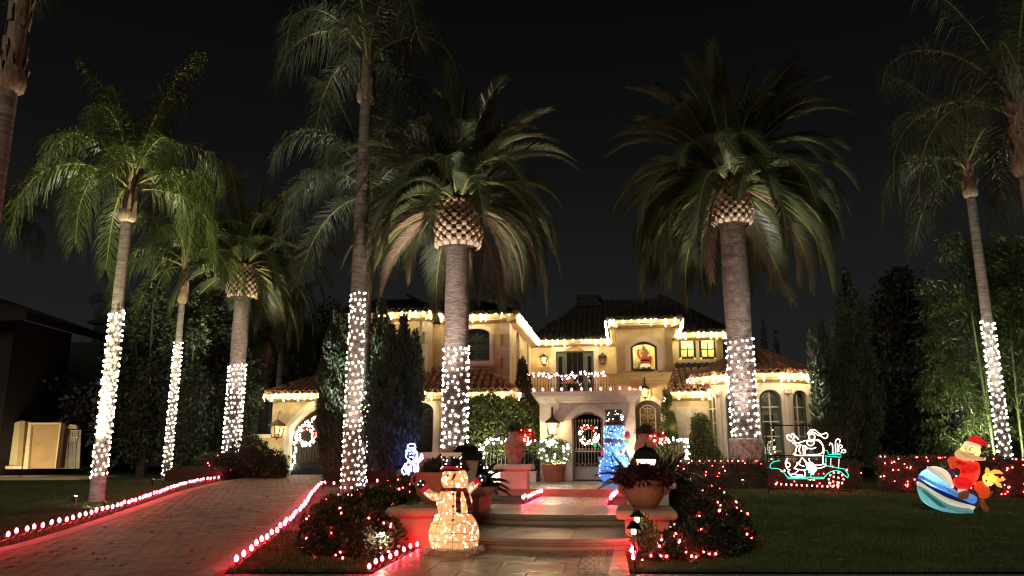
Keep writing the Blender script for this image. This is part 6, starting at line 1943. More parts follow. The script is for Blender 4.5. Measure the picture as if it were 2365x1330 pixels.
lantern("tall black lantern beside the portico gate, lit", hloc(1276, 1004, -.20), -TH, .62, M_BRONZE, 34, bracket="tube")
lantern("lit lantern left of the balcony door", hloc(1256, 842, CD + .12), -TH, .52, M_BRONZE, 14)
lantern("lantern right of the balcony door, unlit", hloc(1392, 840, CD + .12), -TH, .52, M_BRONZE, 0, lit=False)
lantern("scroll bracket lantern on the driveway gate's pier", hloc(639, 1010, GD + .12), -TH, .75, M_BRONZE, 10, bracket="scroll")
lantern("long stemmed lantern over the walnut front door", hloc(1490, 918, DD + .05), -TH, .52, M_BRONZE, 18, bracket="tube")
# ================================================================ plinths, urns and their plants
def plinth(label, x, d, w, l, z0, z1, m, name="plinth", group="plastered plinths by the walk"):
    t = thing(name, label, "plinth", hw(x, d, z0 - HZ), -TH, group); H = z1 - z0
    mb = MB(); mb.box((0, 0, (H - .12) / 2), (w - .26, l - .26, H - .12)); mb.build("shaft", m, t)
    mb = MB(); rr = []
    for k_ in range(9):
        a = -PI / 2 + PI * k_ / 8; rr.append((.055 * math.cos(a), H - .075 + .055 * math.sin(a) * 1.25))
    mb2 = MB()
    for (o_, z), (o2, z2) in zip([(-.10, H - .17), (-.06, H - .15)] + rr[:], ([(-.06, H - .15)] + rr)[0:]):
        pass
    prof = [(-.13, H - .20), (-.08, H - .185), (-.06, H - .15)] + rr + [(-.06, H - .003)]
    vs = []
    for o_, z in prof:
        hx_, hy_ = w / 2 - .055 + o_, l / 2 - .055 + o_; vs += [(-hx_, -hy_, z), (hx_, -hy_, z), (hx_, hy_, z), (-hx_, hy_, z)]
    n_ = len(prof)
    mb2.add(vs, [(i * 4 + q, i * 4 + (q + 1) % 4, (i + 1) * 4 + (q + 1) % 4, (i + 1) * 4 + q) for i in range(n_ - 1) for q in range(4)] + [tuple((n_ - 1) * 4 + q for q in range(4))])
    mb2.build("cap", m, t)
    return t


plinth("salmon plinth left of the steps carrying a terracotta bowl, behind the snowman", -1.80, -13.35, 1.0, 1.5, .15, .84, M_PLINTH)
plinth("salmon plinth right of the steps carrying a terracotta bowl", 1.53, -13.25, .88, 1.25, .15, .82, M_PLINTH)
plinth("higher salmon plinth behind the snowman under the lantern", -1.85, -11.0, 1.25, 1.5, .3, 1.02, M_PLINTH)
plinth("pale plinth with lantern behind the right terracotta bowl", 1.62, -10.8, 1.0, 1.0, .3, 1.15, M_WHITEPL)
wp = plinth("white plinth with a tall clay jar left of the porch", -1.60, -5.35, .95, .95, .55, 1.36, M_WHITEPL)
plinth("pale plinth with a clay jar right of the porch", 1.75, -5.35, .95, .95, .55, 1.30, M_WHITEPL)


def pot(name, label, loc, prof, m, n=28, handles=0, group=None, cat="pot", cap=False):
    t = thing(name, label, cat, loc, -TH, group)
    mb = MB(); mb.lathe(prof, n, cap=False); mb.lathe([(0.0, prof[0][1]), prof[0]], n, cap=False); mb.build("pot_body", m, t, True)
    top = prof[-1]; mb = MB(); mb.lathe([(0, top[1] - .05), (top[0] * .97, top[1] - .05)], n, cap=False); mb.build("potting_soil", M_SOIL, t)
    for k_ in range(handles):
        a = PI * k_; r = max(p[0] for p in prof); z = top[1] - .10
        mb = MB(); mb.tube([((r * .93) * math.cos(a), 0, z + .05), ((r + .03) * math.cos(a), 0, z + .04), ((r + .04) * math.cos(a), 0, z - .06), ((r * .9) * math.cos(a), 0, z - .12)], .028, 7); mb.build("handle", m, t, True)
    return t


bowl = [(.165, 0), (.20, .03), (.285, .15), (.305, .27), (.295, .34), (.325, .37), (.32, .41), (.28, .41)]
pot("terracotta_bowl", "round terracotta bowl of dark red leaves on the right plinth by the steps", hw(1.52, -13.35, .82 - HZ), bowl, M_TERRA, handles=2, group="terracotta bowls on the front plinths")
pot("terracotta_bowl", "terracotta bowl half hidden behind the big snowman", hw(-1.72, -13.2, .84 - HZ), [(r * 1.22, z * 1.2) for r, z in bowl], M_TERRA, handles=2, group="terracotta bowls on the front plinths")
jar = [(.15, 0), (.17, .05), (.26, .30), (.285, .46), (.25, .60), (.17, .70), (.155, .75), (.18, .80), (.175, .82)]
jr = pot("clay_jar", "tall patterned clay jar on the white plinth left of the porch", hw(-1.60, -5.35, 1.36 - HZ), jar, M_TERRA_OLD, group="clay jars by the porch")
pot("clay_jar", "clay jar behind the frosted lantern right of the porch", hw(1.75, -5.35, 1.30 - HZ), jar, M_TERRA_OLD, group="clay jars by the porch")
for z in (.20, .43, .53):
    mb = MB(); r = .225 if z == .20 else (.284 if z == .43 else .272); mb.tube([(r * math.cos(a), r * math.sin(a), z) for a in [2 * PI * q / 28 for q in range(28)]], .010, 5, closed=True)
    mb.build("raised_band", M_TERRA_OLD, jr, True)
mb = MB()
for q in range(18):
    a0, a1 = 2 * PI * q / 18, 2 * PI * (q + 1) / 18
    for i in range(2):
        za, zb_ = ((.44, .52), (.52, .44))[i]; am = (a0 + a1) / 2; b0_, b1_ = (a0, am) if i == 0 else (am, a1)
        mb.tube([(.283 * math.cos(b0_), .283 * math.sin(b0_), za), (.280 * math.cos(b1_), .280 * math.sin(b1_), zb_)], .007, 4)
mb.build("zigzag_relief", M_TERRA_OLD, jr)
M_REDLEAF = mat("dark_red_leaf", (.070, .018, .020), rough=.5, var=.3, scale=4, island=.6, trans=.2, col2=(.11, .025, .03))
c = hw(1.52, -13.35, 1.25 - HZ); bush("red_leaf_plant", "mound of dark red trailing leaves in the right terracotta bowl", "plant", [((c.x, c.y, c.z + .0), (.35, .32, .11)), ((c.x + .18, c.y, c.z + .02), (.22, .24, .11)), ((c.x - .18, c.y - .05, c.z - .01), (.2, .24, .09)), ((c.x - .03, c.y, c.z + .08), (.18, .2, .09))], M_REDLEAF, 2300, .085, .017, core=.6, up=.1, hi=1.25, lo=.5)
c = hw(-1.72, -13.1, 1.36 - HZ); bush("potted_plant", "dark leafy plant in the bowl behind the snowman", "plant", [((c.x + .08, c.y, c.z - .02), (.34, .34, .18)), ((c.x + .16, c.y, c.z + .05), (.22, .22, .18))], M_HEDGE_BR, 1500, .08, .02, core=.6)
for (x, lab) in ((-1.60, "left"), (1.75, "right")):
    c = hw(x, -5.35, (2.20 if x < 0 else 2.14) - HZ); bush("potted_plant", f"wispy green plant growing from the {lab} clay jar", "plant", [((c.x, c.y, c.z + .04), (.17, .17, .12))], M_FICUS, 1600, .11, .014, core=.4, hi=1.3, lo=.3, group="plants in the clay jars")
    c2 = c + Vector((.28, -.05, -.05)); t_, lbb = bush("poinsettia", f"red leaved plant with bulbs hanging beside the {lab} clay jar", "plant", [((c2.x, c2.y, c2.z), (.20, .14, .09)), ((c2.x + .16, c2.y, c2.z - .14), (.10, .09, .12))], mat("poinsettia_leaf", (.30, .02, .02), rough=.5, island=.5), 420, .08, .022, core=.0, hi=1.2, lo=.2, group="red plants beside the clay jars")
    net_lights(f"red and white bulbs on the red plant by the {lab} clay jar", t_.location, surf_pts(lbb, 9, .3, -1), BULB_REDB, "bulbs on the red plants")
# basket of lit shrub by the portico
bx_, bz_ = ath(1280, 1108, -.55); c = hw(bx_, -.75, .06)
bk = thing("basket_planter", "tall woven clay basket planter left of the portico gate", "planter", c, -TH)
mb = MB(); mb.lathe([(.24, 0), (.27, .05), (.36, .50), (.39, .53), (.37, .55)], 24, cap=False); mb.build("basket_body", M_TERRA, bk, True)
mb = MB()
for q in range(24):
    a = 2 * PI * q / 24; mb.tube([(.245 * math.cos(a), .245 * math.sin(a), .02), (.285 * math.cos(a), .285 * math.sin(a), .1), (.368 * math.cos(a), .368 * math.sin(a), .49)], .016, 5)
mb.build("basket_rib", M_TERRA, bk)
t_, lbb = bush("lit_shrub", "round leafy shrub full of white bulbs in the basket planter", "shrub", [((c.x, c.y, c.z + .86), (.46, .42, .36)), ((c.x - .15, c.y, c.z + 1.02), (.34, .3, .30)), ((c.x + .2, c.y, c.z + .95), (.30, .3, .3))], M_SHRUB, 900, .085, .03, core=.5, hi=1.15, lo=.4)
net_lights("white bulbs scattered through the basket shrub", t_.location, surf_pts(lbb, 46, .25), BULB_C, "bulbs on the porch shrubs")
# lanterns on the two rear plinths
lantern("big lantern with frosted lit panes on the right rear plinth", hw(1.62, -10.9, 1.15 - HZ), -TH, .62, M_BLACK, 22, bracket="none", frost=True, name="post_lantern", group="post lanterns on the plinths")
lantern("big black roofed lantern behind the snowman, dim panes", hw(-1.68, -11.3, 1.02 - HZ), -TH + .30, .80, M_BLACK, 0, lit=False, bracket="none", frost=True, name="post_lantern", group="post lanterns on the plinths", col=(1, .95, .9))
# sago palms
M_SAGO = mat("sago_leaf", (.012, .020, .012), rough=.35, var=.2, island=.3)
SAGO = [frond_mesh("frond", .62, math.radians(e), b, .15, 74, 'c', M_SAGO, 300 + e, M_SAGO) for e, b in ((70, .8), (50, 1.0), (30, 1.1), (12, .9), (-5, .7))]
for (x, d, z, n, lab) in ((1.98, -10.45, 1.10, 44, "black green sago palm right of the frosted lantern"), (-1.60, -10.4, .98, 44, "dark sago palm right of the big snowman's raised mitten"), (1.30, -10.6, 1.10, 20, "dark sago fronds left of the frosted lantern over the blue snowman")):
    s_ = thing("sago_palm", lab, "sago palm", hw(x, d, z - HZ), 0, "sago palms behind the plinths")
    mb = MB(); mb.lathe([(.07, -.1), (.08, .0), (.07, .06), (0, .09)], 10); mb.build("trunk", M_FIBRE, s_)
    for i in range(n): place_frond(SAGO[min(4, int(5 * i / n))], s_, .05, i * 2.4, .05, random.uniform(.8, 1.05), random.uniform(-.4, .4))


# path lights
def pathlight(label, p, h=.48, power=4):
    t = thing("path_light", label, "path light", p, 0, "mushroom path lights")
    mb = MB(); mb.tube([(0, 0, -.1), (0, 0, h - .08)], .011, 6); mb.build("stem", M_BLACK, t)
    mb = MB(); mb.lathe([(.022, h - .09), (.03, h - .07), (.03, h - .015)], 10); mb.build("diffuser", glow("path_bulb", (1, .82, .55), 7), t)
    mb = MB(); mb.lathe([(.105, h - .02), (.10, h - .012), (.045, h + .045), (.04, h + .07), (.0, h + .075)], 14); mb.build("hood", M_BLACK, t)
    ld = bpy.data.lights.new("lamp", 'POINT'); ld.energy = power; ld.color = (1, .84, .58); ld.shadow_soft_size = .03
    lo = bpy.data.objects.new("lamp", ld); COL.objects.link(lo); lo.parent = t; lo.location = (0, 0, h - .12)
    return t


pathlight("nearer mushroom path light right of the walk", zp(1466, 1312, .2), .50)
pathlight("farther mushroom path light right of the walk, against the plinth", zp(1474, 1290, .24), .56)
pathlight("mushroom path light at the left plinth's corner", zp(950, 1262, .22), .42, 9)
pathlight("path light buried in the pale shrub left of the snowman", zp(880, 1290, .2), .38, 11)
pathlight("path light behind the right hedge lighting the pale shrub", zp(1572, 1210, .30), .40, 10)
# balcony bistro set
bt = thing("bistro_table", "small iron bistro table on the balcony", "table", hw(-1.15, 8.35, BZ), -TH)
mb = MB(); mb.lathe([(.34, .72), (.34, .745), (0, .745)], 18); mb.build("table_top", M_IRON_LIT, bt)
for q in range(3):
    a = q * 2.1; mb = MB(); mb.tube([(.30 * math.cos(a), .30 * math.sin(a), 0), (.05 * math.cos(a), .05 * math.sin(a), .36), (.25 * math.cos(a), .25 * math.sin(a), .72)], .014, 5); mb.build("leg", M_IRON, bt)
pt = pot("flower_box", "terracotta trough of flowers on the bistro table", hw(-1.15, 8.35, BZ + .748), [(.20, 0), (.25, .16), (.27, .18), (.25, .19)], M_TERRA, 16)
for (dx_, rz_, lab) in ((-.62, .0, "left"), (.62, PI, "right")):
    ch = thing("bistro_chair", f"curly iron chair on the {lab} of the balcony table", "chair", hw(-1.15 + dx_, 8.4, BZ), -TH + rz_, "iron chairs on the balcony")
    mb = MB(); mb.lathe([(.20, .43), (.21, .445), (0, .45)], 14); mb.build("seat", M_IRON_LIT, ch)
    for sx_ in (-1, 1):
        for sy_ in (-1, 1): mb = MB(); mb.tube([(sx_ * .15, sy_ * .15, .43), (sx_ * .19, sy_ * .19, 0)], .012, 5); mb.build("leg", M_IRON, ch)
    mb = MB(); mb.tube([(-.18, y, z) for y, z in ((-.18, .43), (-.19, .75), (-.12, .92), (0, .97), (.12, .92), (.19, .75), (.18, .43))], .013, 5)
    for q in range(3): mb.tube([(-.185, -.1 + .1 * q + .05 * math.cos(a), .68 + .09 * math.sin(a)) for a in [PI * j / 5 for j in range(10)]], .009, 4)
    mb.build("backrest", M_IRON_LIT, ch)
# ================================================================ the light figures
def lit(name, col, strength, trans=.45, rough=.5, cells=0.0):
    """thin lamp cover, glowing evenly from the lamps inside"""
    if name in MATS: return MATS[name]
    m, nt, b = _node_base(name); N, L = nt.nodes, nt.links
    b.inputs["Base Color"].default_value = (*col, 1); b.inputs["Roughness"].default_value = rough
    b.inputs["Emission Color"].default_value = (*col, 1); b.inputs["Emission Strength"].default_value = strength
    if cells:
        t = N.new("ShaderNodeTexCoord"); v = N.new("ShaderNodeTexVoronoi"); v.inputs["Scale"].default_value = cells
        L.new(t.outputs["Object"], v.inputs["Vector"])
        r = N.new("ShaderNodeValToRGB"); r.color_ramp.elements[0].color = (min(1, col[0] * 1.15), min(1, col[1] * 1.2), min(1, col[2] * 1.3), 1); r.color_ramp.elements[1].color = (col[0] * .72, col[1] * .66, col[2] * .58, 1); r.color_ramp.elements[1].position = .75
        L.new(v.outputs["Distance"], r.inputs[0]); L.new(r.outputs[0], b.inputs["Base Color"]); L.new(r.outputs[0], b.inputs["Emission Color"])
        bp = N.new("ShaderNodeBump"); bp.inputs["Strength"].default_value = .35; bp.inputs["Distance"].default_value = .01; L.new(v.outputs["Distance"], bp.inputs["Height"]); L.new(bp.outputs[0], b.inputs["Normal"])
    tr = N.new("ShaderNodeBsdfTranslucent"); tr.inputs["Color"].default_value = (*col, 1)
    mx = N.new("ShaderNodeMixShader"); mx.inputs[0].default_value = trans
    em = N.new("ShaderNodeAddShader"); e2 = N.new("ShaderNodeEmission"); e2.inputs[0].default_value = (*col, 1); e2.inputs[1].default_value = strength
    L.new(tr.outputs[0], em.inputs[0]); L.new(e2.outputs[0], em.inputs[1])
    L.new(b.outputs[0], mx.inputs[1]); L.new(em.outputs[0], mx.inputs[2]); L.new(mx.outputs[0], N["Material Output"].inputs["Surface"])
    MATS[name] = m
    return m


def lamp_in(parent, loc, power, col, r=.04):
    ld = bpy.data.lights.new("inner_lamp", 'POINT'); ld.energy = power; ld.color = col; ld.shadow_soft_size = r
    o = bpy.data.objects.new("inner_lamp", ld); COL.objects.link(o); o.parent = parent; o.location = loc
    return o


# ---- tall warm snowman in front of the left plinth
SY = 11.15
def spx(x, y): p = at(940 + x / 5.115, 1030 + y / 5.115, SY); return p
sb = spx(552, 1235); SN = thing("light_up_snowman", "tall warm glowing snowman with top hat, red checked scarf and blue mittens by the steps", "snowman", (sb.x, SY, pz(SY)))
def sl(x, y): p = spx(x, y); return (p.x - sb.x, p.z - SN.location.z)
M_SNOW = lit("warm_snow_mesh", (.93, .62, .35), .145, .3, .5, 24)
mb = MB(); prof = []
zz = lambda y: sl(552, y)[1]
wid = lambda w: w / 5.115 * SY / F / 1.04
for y, w in ((1225, 235), (1180, 275), (1110, 292), (1020, 296), (930, 280), (860, 245), (810, 205), (788, 186), (760, 196), (700, 206), (640, 208), (590, 196), (545, 170), (515, 135), (500, 118), (480, 140), (445, 158), (400, 163), (350, 155), (310, 138), (288, 120)):
    prof.append((wid(w), zz(y)))
mb.lathe(prof, 36, (0, 0, 0), (1, .72)); body = mb.build("snow_body", M_SNOW, SN, True)
def sprof(z):
    for (r0, z0), (r1, z1) in zip(prof, prof[1:]):
        if z0 <= z <= z1: return r0 + (r1 - r0) * (z - z0) / max(1e-6, z1 - z0)
    return prof[-1][0]
M_SEAM = mat("wire_seam", (.10, .06, .03), rough=.6)
mb = MB()
for y in (1112, 1015, 905, 788, 640, 398):
    z = zz(y); r = sprof(z) + .003; mb.tube([(r * math.cos(a), r * .72 * math.sin(a), z) for a in [2 * PI * q / 30 for q in range(30)]], .0028, 4, closed=True)
for a in (-PI / 2, -PI / 2 + .75, -PI / 2 - .75, 0, PI):
    mb.tube([((r + .003) * math.cos(a), (r + .003) * .72 * math.sin(a), z) for r, z in prof], .0028, 4)
mb.build("wire_seam", M_SEAM, SN)
SB_ME = bulb_mesh("bulb", glow("snowman_bulb", (1, .84, .58), 5), .009, .009)
for i in range(130):
    z = random.uniform(prof[0][1] + .03, prof[-1][1] - .02); a = random.uniform(-PI + .22, -.22); r = sprof(z) + .006
    link("bulb", SB_ME, None, SN, loc=(r * math.cos(a), r * .72 * math.sin(a), z), scale=random.uniform(.6, 1.3))
M_TOPHAT = mat("black_satin", (.022, .010, .020), rough=.3, var=.2); M_SCARF_R = mat("red_felt", (.42, .015, .02), rough=.7); M_SCARF_K = mat("navy_felt", (.020, .018, .035), rough=.7); M_MITT = mat("navy_mitten", (.022, .028, .075), rough=.28, var=.2)
M_REDCUFF = lit("red_cuff", (.55, .02, .03), .25, .3)
hx_, hz0 = sl(522, 292); _, hz1 = sl(522, 95)
mb = MB(); mb.lathe([(wid(138), hz0 - .005), (wid(140), hz0 + .012), (wid(112), hz0 + .018), (wid(112), hz0 + .03), (wid(118), hz1 - .004), (wid(116), hz1), (0.0, hz1 + .004)], 26, (hx_, 0, 0), (1, .8)); mb.build("top_hat", M_TOPHAT, SN, True)
mb = MB(); mb.lathe([(wid(114), hz0 + .025), (wid(116), hz0 + .028), (wid(117), hz0 + .06), (wid(115), hz0 + .062)], 26, (hx_, 0, 0), (1, .8)); mb.build("hat_band", M_REDCUFF, SN, True)
M_FROSTING = lit("frosting_cloth", (.80, .55, .33), .16, .3)
mb = MB(); rr = wid(120)
for q in range(40):
    a0, a1 = 2 * PI * q / 40, 2 * PI * (q + 1) / 40; f = lambda a: -.028 - .035 * max(0, math.sin(a * 6.0 + .8)) ** 2
    mb.quad(((rr) * math.cos(a0) + hx_, rr * .8 * math.sin(a0), hz1 + f(a0)), (rr * math.cos(a1) + hx_, rr * .8 * math.sin(a1), hz1 + f(a1)), (rr * .99 * math.cos(a1) + hx_, rr * .8 * math.sin(a1), hz1 + .012), (rr * .99 * math.cos(a0) + hx_, rr * .8 * math.sin(a0), hz1 + .012))
mb.tube([(rr * math.cos(a) + hx_, rr * .8 * math.sin(a), hz1 + .012) for a in [2 * PI * q / 26 for q in range(26)]], .009, 5, closed=True)
mb.build("hat_snow", M_FROSTING, SN)
hb = MB()
for i in range(14):
    a = random.uniform(-PI, 0); z = random.uniform(hz0 + .03, hz1 - .04); link("bulb", SB_ME, None, SN, loc=(hx_ + wid(119) * math.cos(a), wid(119) * .8 * math.sin(a) - .004, z), scale=.8)
x_, z_ = sl(595, 265); mb = MB(); mb.ell((x_ - .02, -wid(116) * .7, z_), (.028, .012, .018)); mb.ell((x_ + .02, -wid(116) * .68, z_), (.028, .012, .018)); mb.build("hat_bow", M_REDCUFF, SN, True)
# arms, cuffs, mittens
for nm, pts, cuff, mit in (("l", ((385, 610), (300, 590), (240, 545), (225, 520)), ((232, 515),), ((172, 452), (140, 450), (205, 455))), ("r", ((695, 560), (745, 500), (800, 455), (815, 440)), ((828, 430),), ((885, 385), (905, 425), (870, 370)))):
    P_ = [(sl(*p)[0], -.02, sl(*p)[1]) for p in pts]
    mb = MB(); mb.tube(P_, [.062, .058, .056, .054], 14); mb.build("arm", M_SNOW, SN, True)
    for i in range(16):
        q = random.uniform(0, 2.4); k_ = int(q); a_, b_ = Vector(P_[k_]), Vector(P_[k_ + 1]); pp = a_ + (b_ - a_) * (q - k_); an = random.uniform(-PI, 0)
        link("bulb", SB_ME, None, SN, loc=pp + Vector((.04 * math.cos(an), -.052, .04 * math.sin(an) + .02)), scale=random.uniform(.6, 1.1))
    cx_, cz_ = sl(*cuff[0]); a_ = Vector(P_[-1]); d_ = (Vector((sl(*mit[0])[0], -.02, sl(*mit[0])[1])) - a_).normalized()
    mb = MB(); mb.tube([a_ - d_ * .01, a_ + d_ * .055], [.062, .064], 14); mb.build("cuff", M_REDCUFF, SN, True)
    mb = MB(); c0 = Vector((sl(*mit[0])[0], -.02, sl(*mit[0])[1])); mb.tube([a_ + d_ * .05, c0 - d_ * .01, c0 + d_ * .035, c0 + d_ * .06], [.052, .072, .055, .02], 12); c1 = Vector((sl(*mit[1])[0], -.03, sl(*mit[1])[1])); mb.tube([c0 - d_ * .02, c1, c1 + d_ * .02], [.03, .03, .012], 10)
    mb.build("mitten", M_MITT, SN, True)
    for k_ in range(3): link("bulb", SB_ME, None, SN, loc=c0 + Vector((random.uniform(-.05, .05), -.073, random.uniform(-.03, .05))), scale=.8)
# scarf in checks
zt = zz(512); scm = MB(); scm.tube([(wid(150) * math.cos(a), wid(150) * .74 * math.sin(a), zt) for a in [2 * PI * q / 28 for q in range(28)]], .022, 8, closed=True); scf = scm.build('scarf', M_SCARF_K, SN, True)
for q in range(28):
    a0, a1 = 2 * PI * q / 28, 2 * PI * (q + 1.02) / 28; r = wid(150)
    if q % 2: continue
    a1 = 2 * PI * (q + 2.02) / 28; tgt = MB()
    tgt.tube([(r * math.cos(a), r * .74 * math.sin(a), zt + .004 * math.sin(3 * a)) for a in (a0, (a0 + a1) / 2, a1)], .026, 8); tgt.build('scarf_check', M_SCARF_R if (q // 2) % 2 else M_SCARF_K, scf)
for pts in (((625, 505), (618, 590), (618, 680), (622, 775)), ((690, 505), (722, 590), (745, 680), (755, 745), (752, 790))):
    n_ = 12; L_ = smooth_line([Vector((sl(*p)[0], -wid(208) * .74 - .02, sl(*p)[1])) for p in pts], 4)
    for i in range(len(L_) - 1):
        a_, b_ = L_[i], L_[i + 1]; w_ = .034; tgt = MB()
        tgt.add([a_ + Vector((-w_, 0, 0)), a_ + Vector((w_, 0, 0)), b_ + Vector((w_, 0, 0)), b_ + Vector((-w_, 0, 0)), a_ + Vector((-w_, -.016, 0)), a_ + Vector((w_, -.016, 0)), b_ + Vector((w_, -.016, 0)), b_ + Vector((-w_, -.016, 0))], [(0, 1, 2, 3), (7, 6, 5, 4), (0, 4, 5, 1), (1, 5, 6, 2), (2, 6, 7, 3), (3, 7, 4, 0)])
        tgt.build('scarf_check', M_SCARF_R if (i // 2) % 2 == 0 else M_SCARF_K, scf)
bt_ = MB(); bt_.ell((0, 0, 0), (.019, .012, .019), 10, 6); bt_me = mesh_of(bt_, "button", mat("brown_button", (.10, .025, .015), rough=.3), True)
for y in (560, 703, 860, 1013):
    x, z = sl(555, y); link("button", bt_me, None, SN, loc=(x, -sprof(z) * .72 - .004, z))
x, z = sl(488, 346); mb = MB(); mb.ell((x, -.112, z), (.015, .010, .017), 8, 6); x2, z2 = sl(575, 340); mb.ell((x2 + .012, -.108, z2 + .006), (.015, .010, .017), 8, 6); mb.build("eye", M_BLACK, SN, True)
x, z = sl(543, 400); x2, z2 = sl(572, 335); mb = MB(); mb.tube([(x2, -.11, z2), ((x + x2) / 2, -.15, (z + z2) / 2), (x, -.185, z)], [.024, .018, .006], 10); mb.build("carrot_nose", mat("carrot_red", (.55, .06, .02), rough=.4), SN, True)
mb = MB()
for (px, py) in ((482, 425), (508, 442), (538, 450), (572, 434), (590, 412)): x, z = sl(px, py); mb.ell((x, -.113, z), (.010, .007, .010), 6, 4)
mb.build("mouth", M_BLACK, SN)
# tinsel skirt
P, D = [], []
for i in range(2600):
    a = random.uniform(0, 2 * PI); r = wid(300) * random.uniform(.80, 1.12); P.append((r * math.cos(a), r * .76 * math.sin(a), random.uniform(.0, .075))); D.append((math.cos(a) + random.gauss(0, .5), math.sin(a) + random.gauss(0, .5), random.gauss(.2, .6)))
leaves("tinsel_skirt", np.array(P), np.array(D), .05, .006, SN, mat("white_tinsel", (.62, .52, .42), rough=.35, spec=.6), kind="stuff")
lamp_in(SN, (-.12, 0, zz(1040)), 3.2, (1, .78, .45)); lamp_in(SN, (.02, 0, zz(660)), 1.5, (1, .8, .5)); lamp_in(SN, (0, 0, zz(390)), .9, (1, .8, .5))

# ---- blue snowman at the portico gate
bz = zp(1420, 1113, .76); BS = thing("blue_snowman", "large blue glowing snowman with black sequinned top hat before the portico gate", "snowman", (bz.x, bz.y, .762))
def bpx(x, y): p = at(1360 + x / 6.65, 930 + y / 6.65, bz.y); return (p.x - bz.x, p.z - .762)
wb = lambda w: w / 6.65 * bz.y / F / 1.03
M_BSNOW = lit("blue_snow_mesh", (.12, .36, .84), .34, .35, .5, 11)
bp_ = []
cx_ = bpx(395, 1000)[0]
for y, w in ((1212, 180), (1150, 228), (1050, 252), (960, 240), (880, 210), (825, 168), (790, 158), (720, 168), (660, 165), (625, 150), (605, 130), (585, 128), (560, 140), (500, 158), (440, 160), (390, 152), (352, 130)): bp_.append((wb(w), bpx(0, y)[1]))
mb = MB(); mb.lathe(bp_, 32, (cx_, 0, 0), (1, .7)); mb.build("snow_body", M_BSNOW, BS, True)
def bprof(z):
    for (r0, z0), (r1, z1) in zip(bp_, bp_[1:]):
        if z0 <= z <= z1: return r0 + (r1 - r0) * (z - z0) / max(1e-6, z1 - z0)
    return bp_[-1][0]
BB_ME = bulb_mesh("bulb", glow("ice_blue_bulb", (.62, .86, 1.0), 3), .015, .016)
for i in range(130):
    z = random.uniform(.04, bp_[-1][1] - .03); a = random.uniform(-PI, 0); r = bprof(z) + .008
    link("bulb", BB_ME, None, BS, loc=(cx_ + r * math.cos(a), r * .7 * math.sin(a), z), scale=random.uniform(.6, 1.2))
mb = MB()
for a in (-PI / 2, -PI / 2 + .7, -PI / 2 - .7): mb.tube([(cx_ + (r + .004) * math.cos(a), (r + .004) * .7 * math.sin(a), z) for r, z in bp_], .006, 4)
for y in (1040, 820, 600): z = bpx(0, y)[1]; r = bprof(z) + .004; mb.tube([(cx_ + r * math.cos(a), r * .7 * math.sin(a), z) for a in [2 * PI * q / 28 for q in range(28)]], .006, 4, closed=True)
mb.build("wire_seam", mat("blue_wire", (.03, .07, .2), rough=.5), BS)
hz0, hz1 = bpx(0, 342)[1], bpx(0, 108)[1]; hcx = bpx(385, 200)[0]
mb = MB(); mb.lathe([(wb(175), hz0 - .01), (wb(170), hz0 + .02), (wb(135), hz0 + .09), (wb(128), hz0 + .12), (wb(138), hz1 - .01), (wb(136), hz1), (0, hz1 + .01)], 24, (hcx, 0, 0), (1, .75)); mb.build("top_hat", mat("black_sequin", (.016, .012, .014), rough=.5, var=.3, scale=40), BS, True)
mb = MB(); mb.lathe([(wb(138), hz0 + .07), (wb(134), hz0 + .16)], 24, (hcx, 0, 0), (1, .75), cap=False); mb.build("hat_band", mat("dark_red_band", (.14, .008, .012), rough=.5), BS, True)
for i in range(18): a = random.uniform(-PI, 0); link("bulb", BULB_C, None, BS, loc=(hcx + wb(136) * math.cos(a), wb(136) * .75 * math.sin(a) - .01, random.uniform(hz0 + .12, hz1 - .03)), scale=.3)
z = bpx(0, 592)[1]; mb = MB(); mb.lathe([(wb(136), z - .09), (wb(146), z - .05), (wb(146), z + .05), (wb(138), z + .09)], 26, (cx_ - .01, 0, 0), (1, .72), cap=False); mb.build("scarf", mat("royal_blue_cloth", (.035, .06, .22), rough=.6), BS, True)
M_NAVYB = mat("navy_bead", (.008, .012, .06), rough=.3)
for (px, py) in ((350, 655), (345, 890), (340, 1010), (355, 780)): x, z = bpx(px, py); mb = MB(); mb.ell((x, -bprof(z) * .7 - .01, z), (.04, .03, .04), 10, 6); mb.build("button", M_NAVYB, BS, True)
x, z = bpx(330, 840); mb = MB(); mb.tube([(x + .07, -bprof(z) * .7 - .02, z + .10), (x - .01, -bprof(z) * .7 - .03, z), (x + .05, -bprof(z) * .7 - .02, z - .12)], [.02, .035, .02], 8); mb.build("pipe", M_NAVYB, BS, True)
for (px, py) in ((292, 395), (380, 392)): x, z = bpx(px, py); mb = MB(); mb.ell((x, -bprof(z) * .68, z), (.028, .02, .028), 8, 6); mb.build("eye", M_NAVYB, BS, True)
x, z = bpx(322, 445); mb = MB(); mb.tube([(x + .05, -bprof(z) * .66, z), (x - .06, -bprof(z) * .7 - .09, z - .01)], [.035, .012], 8); mb.build("nose", M_NAVYB, BS, True)
mb = MB(); mb.tube([(bpx(px, py)[0], -bprof(bpx(px, py)[1]) * .69, bpx(px, py)[1]) for px, py in ((262, 470), (290, 500), (340, 515), (385, 500), (400, 470))], .008, 5); mb.build("mouth", M_NAVYB, BS)
for (pts, col) in ((((250, 640), (190, 700), (130, 600), (105, 560)), 0), (((560, 640), (590, 600), (575, 520), (590, 490)), 1)):
    mb = MB(); mb.tube([(bpx(*p)[0], -.1, bpx(*p)[1]) for p in pts], [.05, .035, .03, .03], 8); mb.build("arm", mat("white_twig", (.45, .42, .48), rough=.6), BS, True)
